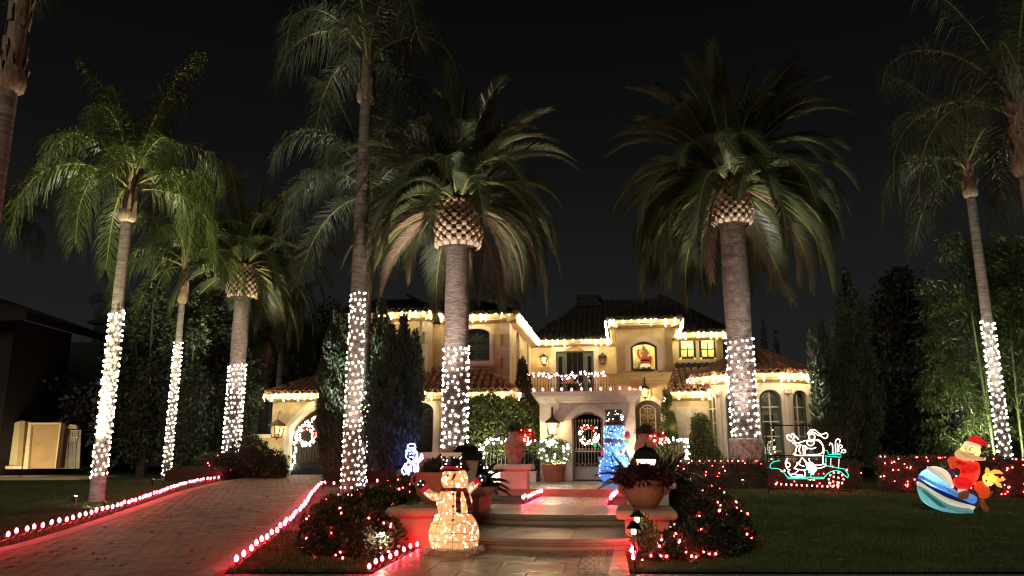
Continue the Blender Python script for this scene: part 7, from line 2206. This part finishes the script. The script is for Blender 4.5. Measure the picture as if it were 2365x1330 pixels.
for (px, py, r, nm, col) in ((120, 570, .07, "white_bulb_ornament", (.75, .75, .85)), (88, 650, .075, "green_bulb_ornament", (.02, .45, .16)), (197, 785, .06, "pink_bulb_ornament", (.7, .03, .18)), (475, 760, .06, "red_bulb_ornament", (.7, .02, .12)), (560, 600, .085, "green_ornament", (.05, .6, .30)), (580, 500, .13, "red_mitten", (.55, .05, .06)), (160, 860, .07, "grey_mitten", (.35, .33, .42))):
    x, z = bpx(px, py); mb = MB(); mb.ell((x, -.28 if px in (475, 560) else -.12, z), (r * .75, r * .6, r), 10, 7); mb.build("ornament", lit(nm, col, .45 if "ornament" in nm else .12, .3), BS, True)
mb = MB(); mb.lathe([(wb(240), 0), (wb(235), .02), (0, .022)], 20, (cx_, 0, 0), (1, .7)); mb.build("base_plate", mat("blue_base", (.10, .15, .40), rough=.5), BS)
lamp_in(BS, (cx_, 0, .55), 4, (.45, .7, 1)); lamp_in(BS, (cx_, 0, bpx(0, 700)[1]), 2.4, (.45, .7, 1)); lamp_in(BS, (cx_, 0, bpx(0, 460)[1]), 1.8, (.5, .7, 1))

# ---- small LED snowman in the hedge
LY = 22.6
lp = at(948, 1104, LY); LS = thing("led_snowman", "small dazzling white and blue LED wire snowman in the hedge before the shuttered window", "snowman", (lp.x, LY, lp.z))
def lpx(x, y): p = at(910 + x / 12.09, 1010 + y / 12.09, LY); return Vector((p.x - lp.x, 0, p.z - lp.z))
LED = bulb_mesh("bulb", glow("led_blue_white", (.13, .17, 1.0), 230), .009, .009)
lines = [[(490 + 160 * math.cos(a), 510 + 150 * math.sin(a)) for a in [2 * PI * q / 18 for q in range(19)]], [(400, 360), (395, 200), (500, 190), (600, 185), (590, 350)], [(400, 290), (590, 300)], [(330, 380), (500, 370), (655, 380)],
         [(400, 660), (330, 760), (320, 900), (400, 1030), (520, 1070), (640, 1000), (690, 880), (670, 740), (600, 650)], [(390, 690), (480, 680), (600, 690)], [(330, 740), (250, 850), (205, 930), (260, 1040)], [(260, 1040), (330, 1020)], [(660, 700), (720, 560), (780, 470), (810, 560), (760, 640), (690, 690)],
         [(470, 700), (480, 960)], [(540, 700), (570, 970)], [(370, 800), (360, 980), (450, 1040)], [(640, 780), (650, 960), (560, 1050)], [(430, 800), (420, 990)], [(600, 760), (610, 990)], [(310, 1130), (400, 1060)], [(420, 460), (560, 455)], [(440, 540), (540, 560)], [(340, 860), (470, 900)], [(580, 880), (680, 870)]]
mb = MB()
for li, ln in enumerate(lines):
    pts = [lpx(*p) + Vector((0, random.uniform(-.12, .05), 0)) for p in ln]; mb.tube(pts, .006, 4)
    L_ = sum((b - a).length for a, b in zip(pts, pts[1:]))
    for q in spread(pts, max(3, int(L_ / .055))): link("bulb", LED, None, LS, loc=q + Vector((random.uniform(-.01, .01), -.01, random.uniform(-.01, .01))))
mb.tube([lpx(490, 1060), lpx(490, 1060) + Vector((0, .1, -.75))], .012, 5)
mb.build("wire_frame", M_WIRE, LS)

# ---- rope light picture of a santa driving a truck, in a black frame
RY = 22.2
rp0 = at(1862, 1140, RY); RP = thing("rope_light_picture", "rope light picture of a waving santa in a green truck inside a black frame", "light display", (rp0.x, RY, rp0.z))
def rpx(x, y): p = at(1760 + x / 7.39, 970 + y / 7.39, RY); return Vector((p.x - rp0.x, 0, p.z - rp0.z))
M_RW = glow("white_rope_light", (1.0, .80, .66), 5); M_RG = glow("green_rope_light", (.03, .75, .50), 1.6); M_RR = glow("pink_rope_light", (1.0, .52, .45), 2)
def rope(name, lines, m, r=.0085, sm=True):
    for ln in lines:
        mb = MB(); pts = [rpx(*p) for p in ln]
        if sm and len(pts) > 2: pts = smooth_line(pts, 4)
        mb.tube(pts, r, 6); mb.build(name, m, RP, True)
circ = lambda x, y, r, r2=None: [(x + r * math.cos(2 * PI * q / 12), y + (r2 or r) * math.sin(2 * PI * q / 12)) for q in range(13)]
rope("hat_rope", [[(775, 240), (805, 195), (850, 165), (910, 175), (960, 215), (1005, 245), (1060, 235), (1090, 215), (1118, 245), (1112, 290), (1080, 315), (1040, 298), (1000, 268), (960, 262), (900, 220), (850, 205), (800, 240)]], M_RW)
rope("face_rope", [circ(850, 290, 52, 50), [(772, 340), (765, 390), (790, 425), (830, 437), (870, 420), (890, 380), (880, 350)], [(790, 480), (850, 490), (920, 468)], [(775, 370), (800, 350), (840, 370), (880, 350)]], M_RW)
rope("body_rope", [[(905, 335), (980, 365), (1030, 430), (1045, 510), (1020, 560), (960, 585), (860, 590), (775, 590)], [(950, 330), (1010, 380), (1050, 470), (1050, 580)], [(1040, 600), (1040, 740)], [(560, 600), (750, 605), (1050, 605)]], M_RW)
rope("arm_rope", [[(420, 275), (440, 325), (500, 355), (540, 310), (548, 255), (515, 230), (492, 295), (462, 250), (420, 275)], [(545, 355), (610, 395), (670, 375), (740, 350)], [(520, 385), (575, 420), (600, 470)], [(600, 440), (660, 430), (750, 450), (770, 500)], [(560, 260), (620, 330)], [(590, 470), (560, 590)], [(650, 450), (630, 520), (660, 570)], [(700, 440), (710, 600)], [(740, 460), (735, 600)], [(530, 580), (600, 600)]], M_RW)
rope("coat_rope", [[(720, 670), (770, 735), (870, 772), (960, 770), (1070, 755), (1085, 780), (1010, 815), (900, 825), (800, 790)], [(800, 655), (810, 700), (850, 740)]], M_RW)
rope("leg_rope", [[(690, 640), (650, 690), (600, 760), (545, 830)], [(690, 650), (735, 700), (770, 780), (745, 850), (640, 845), (570, 835)], [(650, 700), (640, 760), (720, 790)], circ(440, 765, 38), [(440, 650), (400, 720), (410, 790), (440, 840), (480, 850)], [(620, 860), (560, 910), (500, 925)], [(720, 860), (725, 960), (520, 965), (440, 880)], [(560, 930), (690, 940)]], M_RW)
rope("candy_rope", [[(1205, 575), (1205, 450), (1190, 405), (1160, 395), (1150, 430)], [(1255, 550), (1255, 370), (1290, 325), (1330, 345), (1320, 390)], [(1310, 540), (1310, 440), (1345, 425), (1370, 455), (1340, 480)], [(1350, 560), (1370, 510), (1410, 505), (1425, 545), (1380, 560)], [(1290, 400), (1285, 550)]], M_RW)
rope("gift_rope", [[(1175, 650), (1170, 785)], [(1315, 660), (1305, 815)]], M_RR)
rope("truck_rope", [[(300, 690), (200, 712), (150, 750), (135, 800), (160, 822), (250, 826), (320, 852), (380, 905), (430, 975)], [(1050, 1000), (1085, 950), (1160, 888), (1262, 862), (1350, 890), (1415, 950), (1462, 988)], [(1462, 988), (1472, 935), (1440, 880), (1392, 832), (1300, 818), (1090, 778)]], M_RG)
rope("truck_rope", [[(430, 975), (1060, 978)], [(440, 1000), (780, 1002), (820, 1030), (860, 1002), (1050, 1000)], [(825, 830), (832, 970)], [(1075, 520), (1110, 520), (1140, 590), (1345, 590), (1345, 635), (1070, 612)], [(1090, 640), (1090, 778)], [(440, 840), (500, 960)], [(1210, 560), (1340, 580)]], M_RG, sm=False)
mb = MB()
for a_, b_ in (((65, 88), (1448, 95)), ((65, 85), (125, 1268)), ((1448, 92), (1530, 1272)), ((112, 1155), (1522, 1212)), ((95, 602), (1490, 612)), ((97, 630), (1490, 640)), ((738, 92), (785, 1190))): mb.tube([rpx(*a_) + Vector((0, .03, 0)), rpx(*b_) + Vector((0, .03, 0))], .018, 6)
mb.build("display_frame", M_BLACK, RP)
mb = MB(); mb.tube([rpx(*p) + Vector((0, .03, 0)) for p in ((590, 110), (560, 130), (560, 190), (620, 240), (690, 215), (700, 150), (670, 120), (640, 180))], .009, 5); mb.tube([rpx(700, 250) + Vector((0, .03, 0)), rpx(500, 590) + Vector((0, .03, 0))], .006, 4); mb.build("iron_heart", M_IRON, RP)
RLB = bulb_mesh("bulb", L_REDMINI, .020, .026)
for i in range(13): link("bulb", RLB, None, RP, loc=rpx(237 + 88 * i, 1093 + 4 * i))
for q in range(10): a = 2 * PI * q / 10; link("bulb", RLB, None, RP, loc=rpx(1265 + 125 * math.cos(a), 1010 + 115 * math.sin(a)))
for p in ((1225, 970), (1305, 985), (1215, 1050), (1290, 1065), (1285, 1110), (1145, 1075), (1450, 850), (385, 860)): link("bulb", RLB, None, RP, loc=rpx(*p))
mb = MB(); mb.tube([rpx(237 + 88 * i, 1088 + 4 * i) for i in range(13)], .006, 4); mb.tube([rpx(1265 + 125 * math.cos(a), 1010 + 115 * math.sin(a)) for a in [2 * PI * q / 16 for q in range(16)]], .008, 4, closed=True); mb.build("wheel_frame", M_BLACK, RP)

# ---- inflatable santa riding a jet ski with a reindeer
IY = 16.9
ip0 = at(2190, 1186, IY); IN = thing("inflatable_santa", "lit inflatable santa on a blue jet ski with a small reindeer behind, on the lawn", "inflatable", (ip0.x, IY, G(IY)), -math.atan2(ip0.x, IY)); ICO = math.cos(math.atan2(ip0.x, IY))
def ipx(x, y): p = at(2100 + x / 6.333, 990 + y / 6.333, IY); return ((p.x - ip0.x) * ICO, p.z - G(IY))


def puff(name, pts, depth, m, y=0.0, smooth_n=3, parent=IN, lay=5, grow_=1.0):
    """air filled cushion from a side outline: rings of the outline drawn in towards its middle"""
    P = [Vector((*ipx(*p), 0)) for p in pts]
    P = [Vector((p.x, p.y, 0)) for p in P]
    for _ in range(2):                                   # cut the corners, no overshoot
        n = len(P); Q = []
        for i in range(n):
            p, q = P[i], P[(i + 1) % n]; Q += [p * .78 + q * .22, p * .22 + q * .78]
        P = Q
    n = len(P); A = sum(P[i].x * P[(i + 1) % n].y - P[(i + 1) % n].x * P[i].y for i in range(n))
    if A < 0: P = P[::-1]
    w = min(max(p.x for p in P) - min(p.x for p in P), max(p.y for p in P) - min(p.y for p in P))
    # inward normals so that thin bands keep their shape
    rings = []
    nor = []
    for i in range(n):
        e_ = (P[(i + 1) % n] - P[i - 1]); e_.normalize(); nor.append(Vector((-e_.y, e_.x, 0)))
    area = abs(A) / 2; per = sum((P[(i + 1) % n] - P[i]).length for i in range(n)); ins = min(area / per * 1.05, depth * 1.2)
    c = sum(P, Vector()) / n
    vs = []
    ks = [(-1, .9), (-.80, .55), (-.45, .22), (0, 0), (.45, .22), (.80, .55), (1, .9)]
    for yy, kk in ks:
        for i in range(n):
            q = P[i] + nor[i] * ins * kk; vs.append((q.x, y + yy * depth, q.y))
    fs = []
    for r in range(len(ks) - 1):
        for i in range(n):
            j = (i + 1) % n; fs.append((r * n + i, r * n + j, (r + 1) * n + j, (r + 1) * n + i))
    fs.append(tuple(range(n - 1, -1, -1))); fs.append(tuple((len(ks) - 1) * n + i for i in range(n)))
    mb = MB(); mb.add(vs, fs); mb.f = [f[::-1] for f in mb.f]
    return mb.build(name, m, parent, True)


I_TEAL = lit("teal_nylon", (.22, .55, .55), 0.24, .4); I_DTEAL = lit("dark_teal_nylon", (.05, .25, .26), 0.24, .4); I_CREAM = lit("cream_nylon", (.85, .74, .55), 0.36, .4); I_NAVY = lit("navy_nylon", (.015, .03, .18), 0.25, .3)
I_BLUE = lit("sky_blue_nylon", (.16, .38, .72), 0.30, .45); I_RED = lit("red_nylon", (.72, .020, .015), 0.37, .4); I_SKIN = lit("peach_nylon", (.92, .62, .27), 0.45, .4); I_BEARD = lit("beard_nylon", (.72, .50, .26), 0.36, .35); I_MITT = lit("olive_nylon", (.035, .03, .016), .25, .3); I_BROWN = lit("brown_nylon", (.22, .075, .03), 0.22, .35); I_ORANGE = lit("orange_nylon", (.72, .10, .02), 0.29, .4); I_DEER = lit("deer_nylon", (.92, .52, .10), 0.45, .45); I_DARK = lit("maroon_nylon", (.07, .012, .012), .3, .3)
puff("hull_bottom", [(100, 800), (160, 830), (330, 990), (560, 1130), (800, 1172), (960, 1165), (900, 1225), (700, 1238), (480, 1212), (300, 1150), (170, 1060), (115, 930)], .26, I_TEAL, .0)
puff("hull_panel", [(178, 870), (240, 915), (330, 1000), (430, 1080), (565, 1142), (480, 1152), (400, 1112), (300, 1020), (215, 940)], .05, I_DTEAL, -.245)  # dark teal panel on the hull's side
puff("hull_stripe", [(98, 775), (170, 775), (330, 882), (560, 1003), (760, 1072), (962, 1106), (955, 1170), (800, 1178), (560, 1135), (330, 992), (160, 838), (104, 835)], .29, I_CREAM, 0)
puff("hull_band", [(112, 742), (160, 733), (330, 848), (540, 983), (740, 1048), (962, 1098), (958, 1114), (740, 1072), (530, 1010), (310, 886), (160, 778), (108, 768)], .305, I_NAVY, 0)
puff("hull_top", [(114, 745), (160, 640), (235, 592), (330, 600), (450, 672), (540, 762), (610, 862), (660, 880), (720, 930), (870, 930), (1000, 992), (962, 1100), (740, 1052), (540, 988), (330, 852), (160, 738)], .29, I_BLUE, 0)
puff("hull_nose", [(235, 588), (300, 552), (380, 545), (480, 570), (560, 622), (610, 692), (628, 770), (662, 850), (620, 878), (560, 782), (470, 692), (370, 622), (290, 592)], .27, I_CREAM, .0)
puff("windscreen", [(535, 590), (600, 590), (652, 640), (632, 722), (598, 668)], .14, I_NAVY, .05)
puff("saddle", [(830, 868), (940, 872), (1012, 950), (1000, 978), (880, 934)], .16, I_DARK, .02)
puff("footwell", [(690, 868), (840, 872), (860, 935), (720, 945)], .12, I_CREAM, -.22)
puff("santa_coat", [(655, 405), (760, 462), (900, 478), (1000, 480), (1030, 560), (1022, 660), (980, 760), (920, 840), (800, 850), (720, 780), (725, 690), (720, 600), (690, 540), (640, 470)], .24, I_RED, .02)
puff("front_sleeve", [(655, 405), (600, 405), (542, 460), (580, 540), (612, 602), (700, 560), (830, 490), (760, 450)], .13, I_ORANGE, -.06)
puff("near_sleeve", [(730, 570), (800, 520), (900, 490), (990, 520), (1000, 600), (930, 645), (740, 655), (760, 610)], .12, I_RED, -.22)
puff("trouser_leg", [(622, 768), (650, 712), (740, 692), (890, 730), (945, 790), (900, 850), (830, 882), (720, 884), (650, 820)], .14, I_RED, -.20)
puff("mitten", [(448, 515), (470, 475), (520, 462), (572, 490), (580, 540), (540, 570), (480, 560)], .09, I_MITT, -.08)
puff("mitten", [(640, 620), (665, 575), (720, 570), (750, 620), (735, 665), (690, 685), (645, 665)], .09, I_MITT, -.28)
puff("boot", [(722, 905), (790, 885), (842, 882), (872, 945), (842, 1012), (722, 1026), (694, 988)], .10, I_BROWN, -.30)
puff("face", [(742, 290), (775, 235), (850, 215), (1030, 275), (1025, 400), (900, 425), (770, 365)], .20, I_SKIN, 0)
puff("beard", [(742, 278), (672, 330), (655, 385), (700, 440), (800, 470), (950, 466), (1112, 466), (1092, 432), (1005, 404), (930, 408), (850, 385), (770, 340)], .22, I_BEARD, -.02)
puff("moustache", [(775, 335), (830, 330), (880, 350), (925, 380), (935, 345), (945, 385), (890, 395), (820, 370)], .05, I_BEARD, -.20)
puff("hat", [(832, 192), (870, 130), (940, 102), (1012, 116), (1080, 180), (1145, 236), (1130, 262), (1042, 236), (1035, 255), (930, 222)], .18, I_RED, 0)
puff("hat_brim", [(792, 200), (838, 178), (940, 208), (1044, 252), (1036, 305), (930, 262), (792, 238)], .21, I_CREAM, 0)
puff("pompom", [(1122, 250), (1140, 225), (1168, 232), (1170, 262), (1148, 278), (1125, 272)], .05, I_CREAM, 0)
mb = MB()
for (px, py) in ((822, 295), (876, 306)): x, z = ipx(px, py); mb.ell((x, -.195, z), (.014, .02, .028), 8, 6)
for (px, py, a) in ((825, 262, .1), (898, 282, -.4)): x, z = ipx(px, py); mb.tube([(x - .035, -.19, z - .02 * a), (x, -.198, z + .010), (x + .035, -.19, z + .02 * a)], .007, 5)
mb.build("eyes", M_BLACK, IN, True)
x, z = ipx(838, 325); mb = MB(); mb.ell((x, -.20, z), (.045, .04, .035), 10, 7); mb.build("nose", I_SKIN, IN, True)
puff("deer_body", [(948, 790), (1050, 745), (1120, 790), (1165, 860), (1165, 985), (1080, 1022), (1010, 1002), (945, 875)], .17, I_ORANGE, .05)
puff("deer_head", [(1052, 690), (1100, 642), (1190, 640), (1262, 710), (1242, 772), (1170, 826), (1110, 826), (1062, 755)], .14, I_DEER, -.02)
puff("deer_leg", [(1008, 1012), (1090, 1022), (1105, 1085), (1158, 1140), (1140, 1198), (1090, 1202), (1030, 1120)], .10, I_BROWN, -.06)
puff("deer_leg", [(1150, 930), (1195, 890), (1216, 915), (1190, 960), (1150, 1000)], .06, I_BROWN, .05)
puff("deer_leg", [(985, 1075), (1030, 1060), (1040, 1140), (985, 1160)], .08, I_DARK, .1)
for pts, r in ((((1135, 660), (1128, 610), (1122, 565)), (.05, .045, .02)), (((1165, 645), (1230, 620), (1290, 625), (1340, 648)), (.03, .045, .035, .012)), (((1240, 740), (1300, 740), (1345, 730), (1372, 722)), (.04, .035, .028, .02)), (((1245, 770), (1290, 810), (1328, 845)), (.03, .045, .012)), (((1255, 745), (1260, 700), (1258, 685)), (.025, .025, .012)), (((1335, 735), (1340, 705)), (.02, .015))):
    mb = MB(); mb.tube([(ipx(*p)[0], .0, ipx(*p)[1]) for p in pts], list(r), 9); mb.build("antler" , I_DEER, IN, True)
mb = MB()
for px, py, r in ((1112, 752, .026), (1124, 672, .016), (1212, 775, .016)): x, z = ipx(px, py); mb.ell((x, -.15, z), (r, .02, r), 8, 6)
mb.build("deer_eye", I_BROWN, IN, True)
lamp_in(IN, (ipx(325, 715)[0], -.10, ipx(325, 715)[1]), 9.0, (.75, .88, 1), .06); lamp_in(IN, (ipx(1160, 780)[0], -.03, ipx(1160, 780)[1]), 3.2, (1, .8, .4)); lamp_in(IN, (ipx(880, 640)[0], 0, ipx(880, 640)[1]), 6, (1, .85, .6)); lamp_in(IN, (ipx(960, 350)[0], 0, ipx(960, 350)[1]), 2.6, (1, .85, .55)); lamp_in(IN, (ipx(300, 1100)[0], 0, ipx(300, 1060)[1]), 1.2, (.9, .95, 1))
mb = MB(); mb.tube([(ipx(970, 1165)[0], .1, .02), (ipx(1180, 1150)[0], .3, .015), (ipx(1300, 1130)[0], .8, .03)], .008, 5); mb.build("power_cord", M_BLACK, IN)

# ---- santa figure standing in the lit tower window
WY = DD + OV - .03
sfx, sfz = ath(1488, 857, WY); SF = thing("window_santa", "plastic waving santa figure standing in the tower's arched lit window", "santa figure", hw(sfx, WY, sfz + .003), -TH)
def wpx(x, y): a, b = ath(1440 + x / 9.854, 780 + y / 9.854, WY); return (a - sfx, b - sfz)
P_RED = lit("santa_red_plastic", (.60, .05, .02), .22, .3); P_FUR = lit("santa_fur_plastic", (.85, .72, .45), .45, .3); P_FACE = lit("santa_face_plastic", (.42, .20, .10), .20, .3)
mb = MB(); z0 = wpx(470, 600)[1]; z1 = wpx(470, 440)[1]; mb.lathe([(.17, z0), (.16, (z0 + z1) / 2), (.14, z1), (.05, z1 + .05)], 16, (wpx(475, 0)[0], 0, 0), (1, .7)); mb.build("coat", P_RED, SF, True)
mb = MB(); z0 = wpx(470, 672)[1]; z1 = wpx(470, 598)[1]; mb.lathe([(.19, z0), (.205, (z0 + z1) / 2), (.17, z1)], 16, (wpx(475, 0)[0], 0, 0), (1, .7)); mb.build("coat_fur", P_FUR, SF, True)
mb = MB(); z = wpx(470, 522)[1]; mb.lathe([(.165, z - .03), (.172, z), (.16, z + .035)], 16, (wpx(475, 0)[0], 0, 0), (1, .72)); mb.build("belt", M_BLACK, SF, True)
for px in (432, 555): mb = MB(); x = wpx(px, 0)[0]; mb.tube([(x, 0, wpx(0, 675)[1]), (x, 0, .06)], [.055, .05], 10); mb.ell((x, -.04, .045), (.06, .10, .05), 10, 6); mb.build("boot", M_BLACK, SF, True)
mb = MB(); x, z = wpx(495, 350); mb.ell((x, 0, z), (.125, .11, .14), 14, 10); mb.build("head", P_FACE, SF, True)
mb = MB(); x, z = wpx(490, 420); mb.ell((x, -.05, z), (.12, .09, .13), 12, 8); mb.build("beard", P_FACE, SF, True)
mb = MB(); x, z = wpx(475, 275); mb.tube([(x, 0, z), (x - .01, 0, z + .06), (x - .02, 0, wpx(0, 195)[1])], [.105, .07, .012], 12); mb.build("hat", P_FACE, SF, True)
mb = MB(); mb.tube([(wpx(*p)[0], -.02, wpx(*p)[1]) for p in ((390, 455), (335, 400), (335, 330), (350, 300))], [.055, .05, .045, .03], 10); mb.build("arm", P_RED, SF, True)
mb = MB(); x, z = wpx(345, 290); mb.ell((x, -.02, z), (.04, .03, .045), 8, 6); mb.build("glove", M_BLACK, SF, True)
mb = MB(); mb.tube([(wpx(*p)[0], -.03, wpx(*p)[1]) for p in ((570, 430), (630, 440), (640, 480), (590, 500))], [.05, .045, .045, .04], 10); mb.build("arm", P_RED, SF, True)

# christmas tree and lamp seen through the bay's windows
ctb = hw(BCX + .35, BCD - 1.25, .0); ct = thing("christmas_tree", "small lit christmas tree inside the round bay window", "christmas tree", ctb)
P, D = [], []
for i in range(2200):
    t = random.random(); r = .42 * (1 - t) + .03; a = random.uniform(0, 2 * PI); rr = r * random.uniform(.5, 1); P.append((rr * math.cos(a), rr * math.sin(a), .5 + 1.3 * t)); D.append((math.cos(a), math.sin(a), -.2))
leaves("needles", np.array(P), np.array(D), .10, .012, ct, M_FICUS, kind="stuff")
mb = MB(); mb.tube([(0, 0, 0), (0, 0, 1.7)], .03, 6); mb.build("trunk", M_TWIG, ct)
for i in range(46): t = random.random(); r = .40 * (1 - t) + .04; a = random.uniform(0, 2 * PI); link("bulb", BULB_AMB, None, ct, loc=(r * math.cos(a), r * math.sin(a), .5 + 1.3 * t), scale=.8)
# room lamp of the bay, hanging behind the curtains
cl = thing("pendant_lamp", "dim pendant lamp hanging inside the round bay", "lamp", hw(BCX, BCD - .9, BEZ - .75))
mb = MB(); mb.lathe([(.16, 0), (.13, .12), (.05, .18)], 14); mb.build("lamp_shade", lit("amber_shade", (.9, .6, .3), 1.2), cl, True)
mb = MB(); mb.tube([(0, 0, .18), (0, 0, .5)], .01, 5); mb.build("cord", M_BLACK, cl)
lamp_in(cl, (0, 0, -.05), 50, (1, .78, .5))
# wall washers that light the facade and bay; the portico pair is added fill
uplight(hw(-.95, -.9, .09), hw(-1.0, 0, 1.8), 210, "added fill spotlight behind the basket planter washing the portico wall", 110, (1, .80, .52))
uplight(hw(BCX - 1.2, BCD - 3.3, .05), hw(BCX - .9, BCD - 1.8, 1.9), 620, "spotlight at the foot of the bay's left windows", 110, (1, .90, .68))
uplight(hw(BCX + .95, BCD - 3.4, .05), hw(BCX + .6, BCD - 1.9, 1.9), 620, "spotlight at the foot of the bay's middle window", 110, (1, .90, .68))
uplight(hw(-2.9, -1.6, .0), hw(-2.7, .3, 1.3), 420, "spotlight under the vine left of the portico", 120, (1, .93, .60))
uplight(hw(GX0 + .2, GD - .9, .02), hw(GX0 + 1.2, GD + .3, 1.7), 210, "spotlight by the driveway gate's pier", 110, (1, .80, .46))
uplight(hw(1.98, .55, .06), hw(2.4, DD, 2.6), 75, "spotlight in the bed before the walnut front door", 100, (1, .82, .5))
uplight(hw(1.35, -1.0, .09), hw(1.3, 0, 1.9), 170, "added fill spotlight behind the blue snowman washing the portico wall", 110, (1, .78, .60))  # second fill lamp, added to brighten the portico's right side
# fallen leaves on the drive and lawn
P, D = [], []
for i in range(420):
    y = 10.3 + 12 * random.random() ** 1.5; x = random.uniform(-.62, .62) * y
    if -1.9 < x < 1.8 and y < 23: continue
    P.append((x, y, G(y) + .048)); D.append((random.gauss(0, 1), random.gauss(0, 1), random.uniform(-.05, .3)))
leaves("fallen_leaves", np.array(P), np.array(D), RNG.uniform(.04, .09, len(P)), .016, None, mat("dead_leaf", (.13, .075, .035), rough=.8, island=.6), kind="stuff")
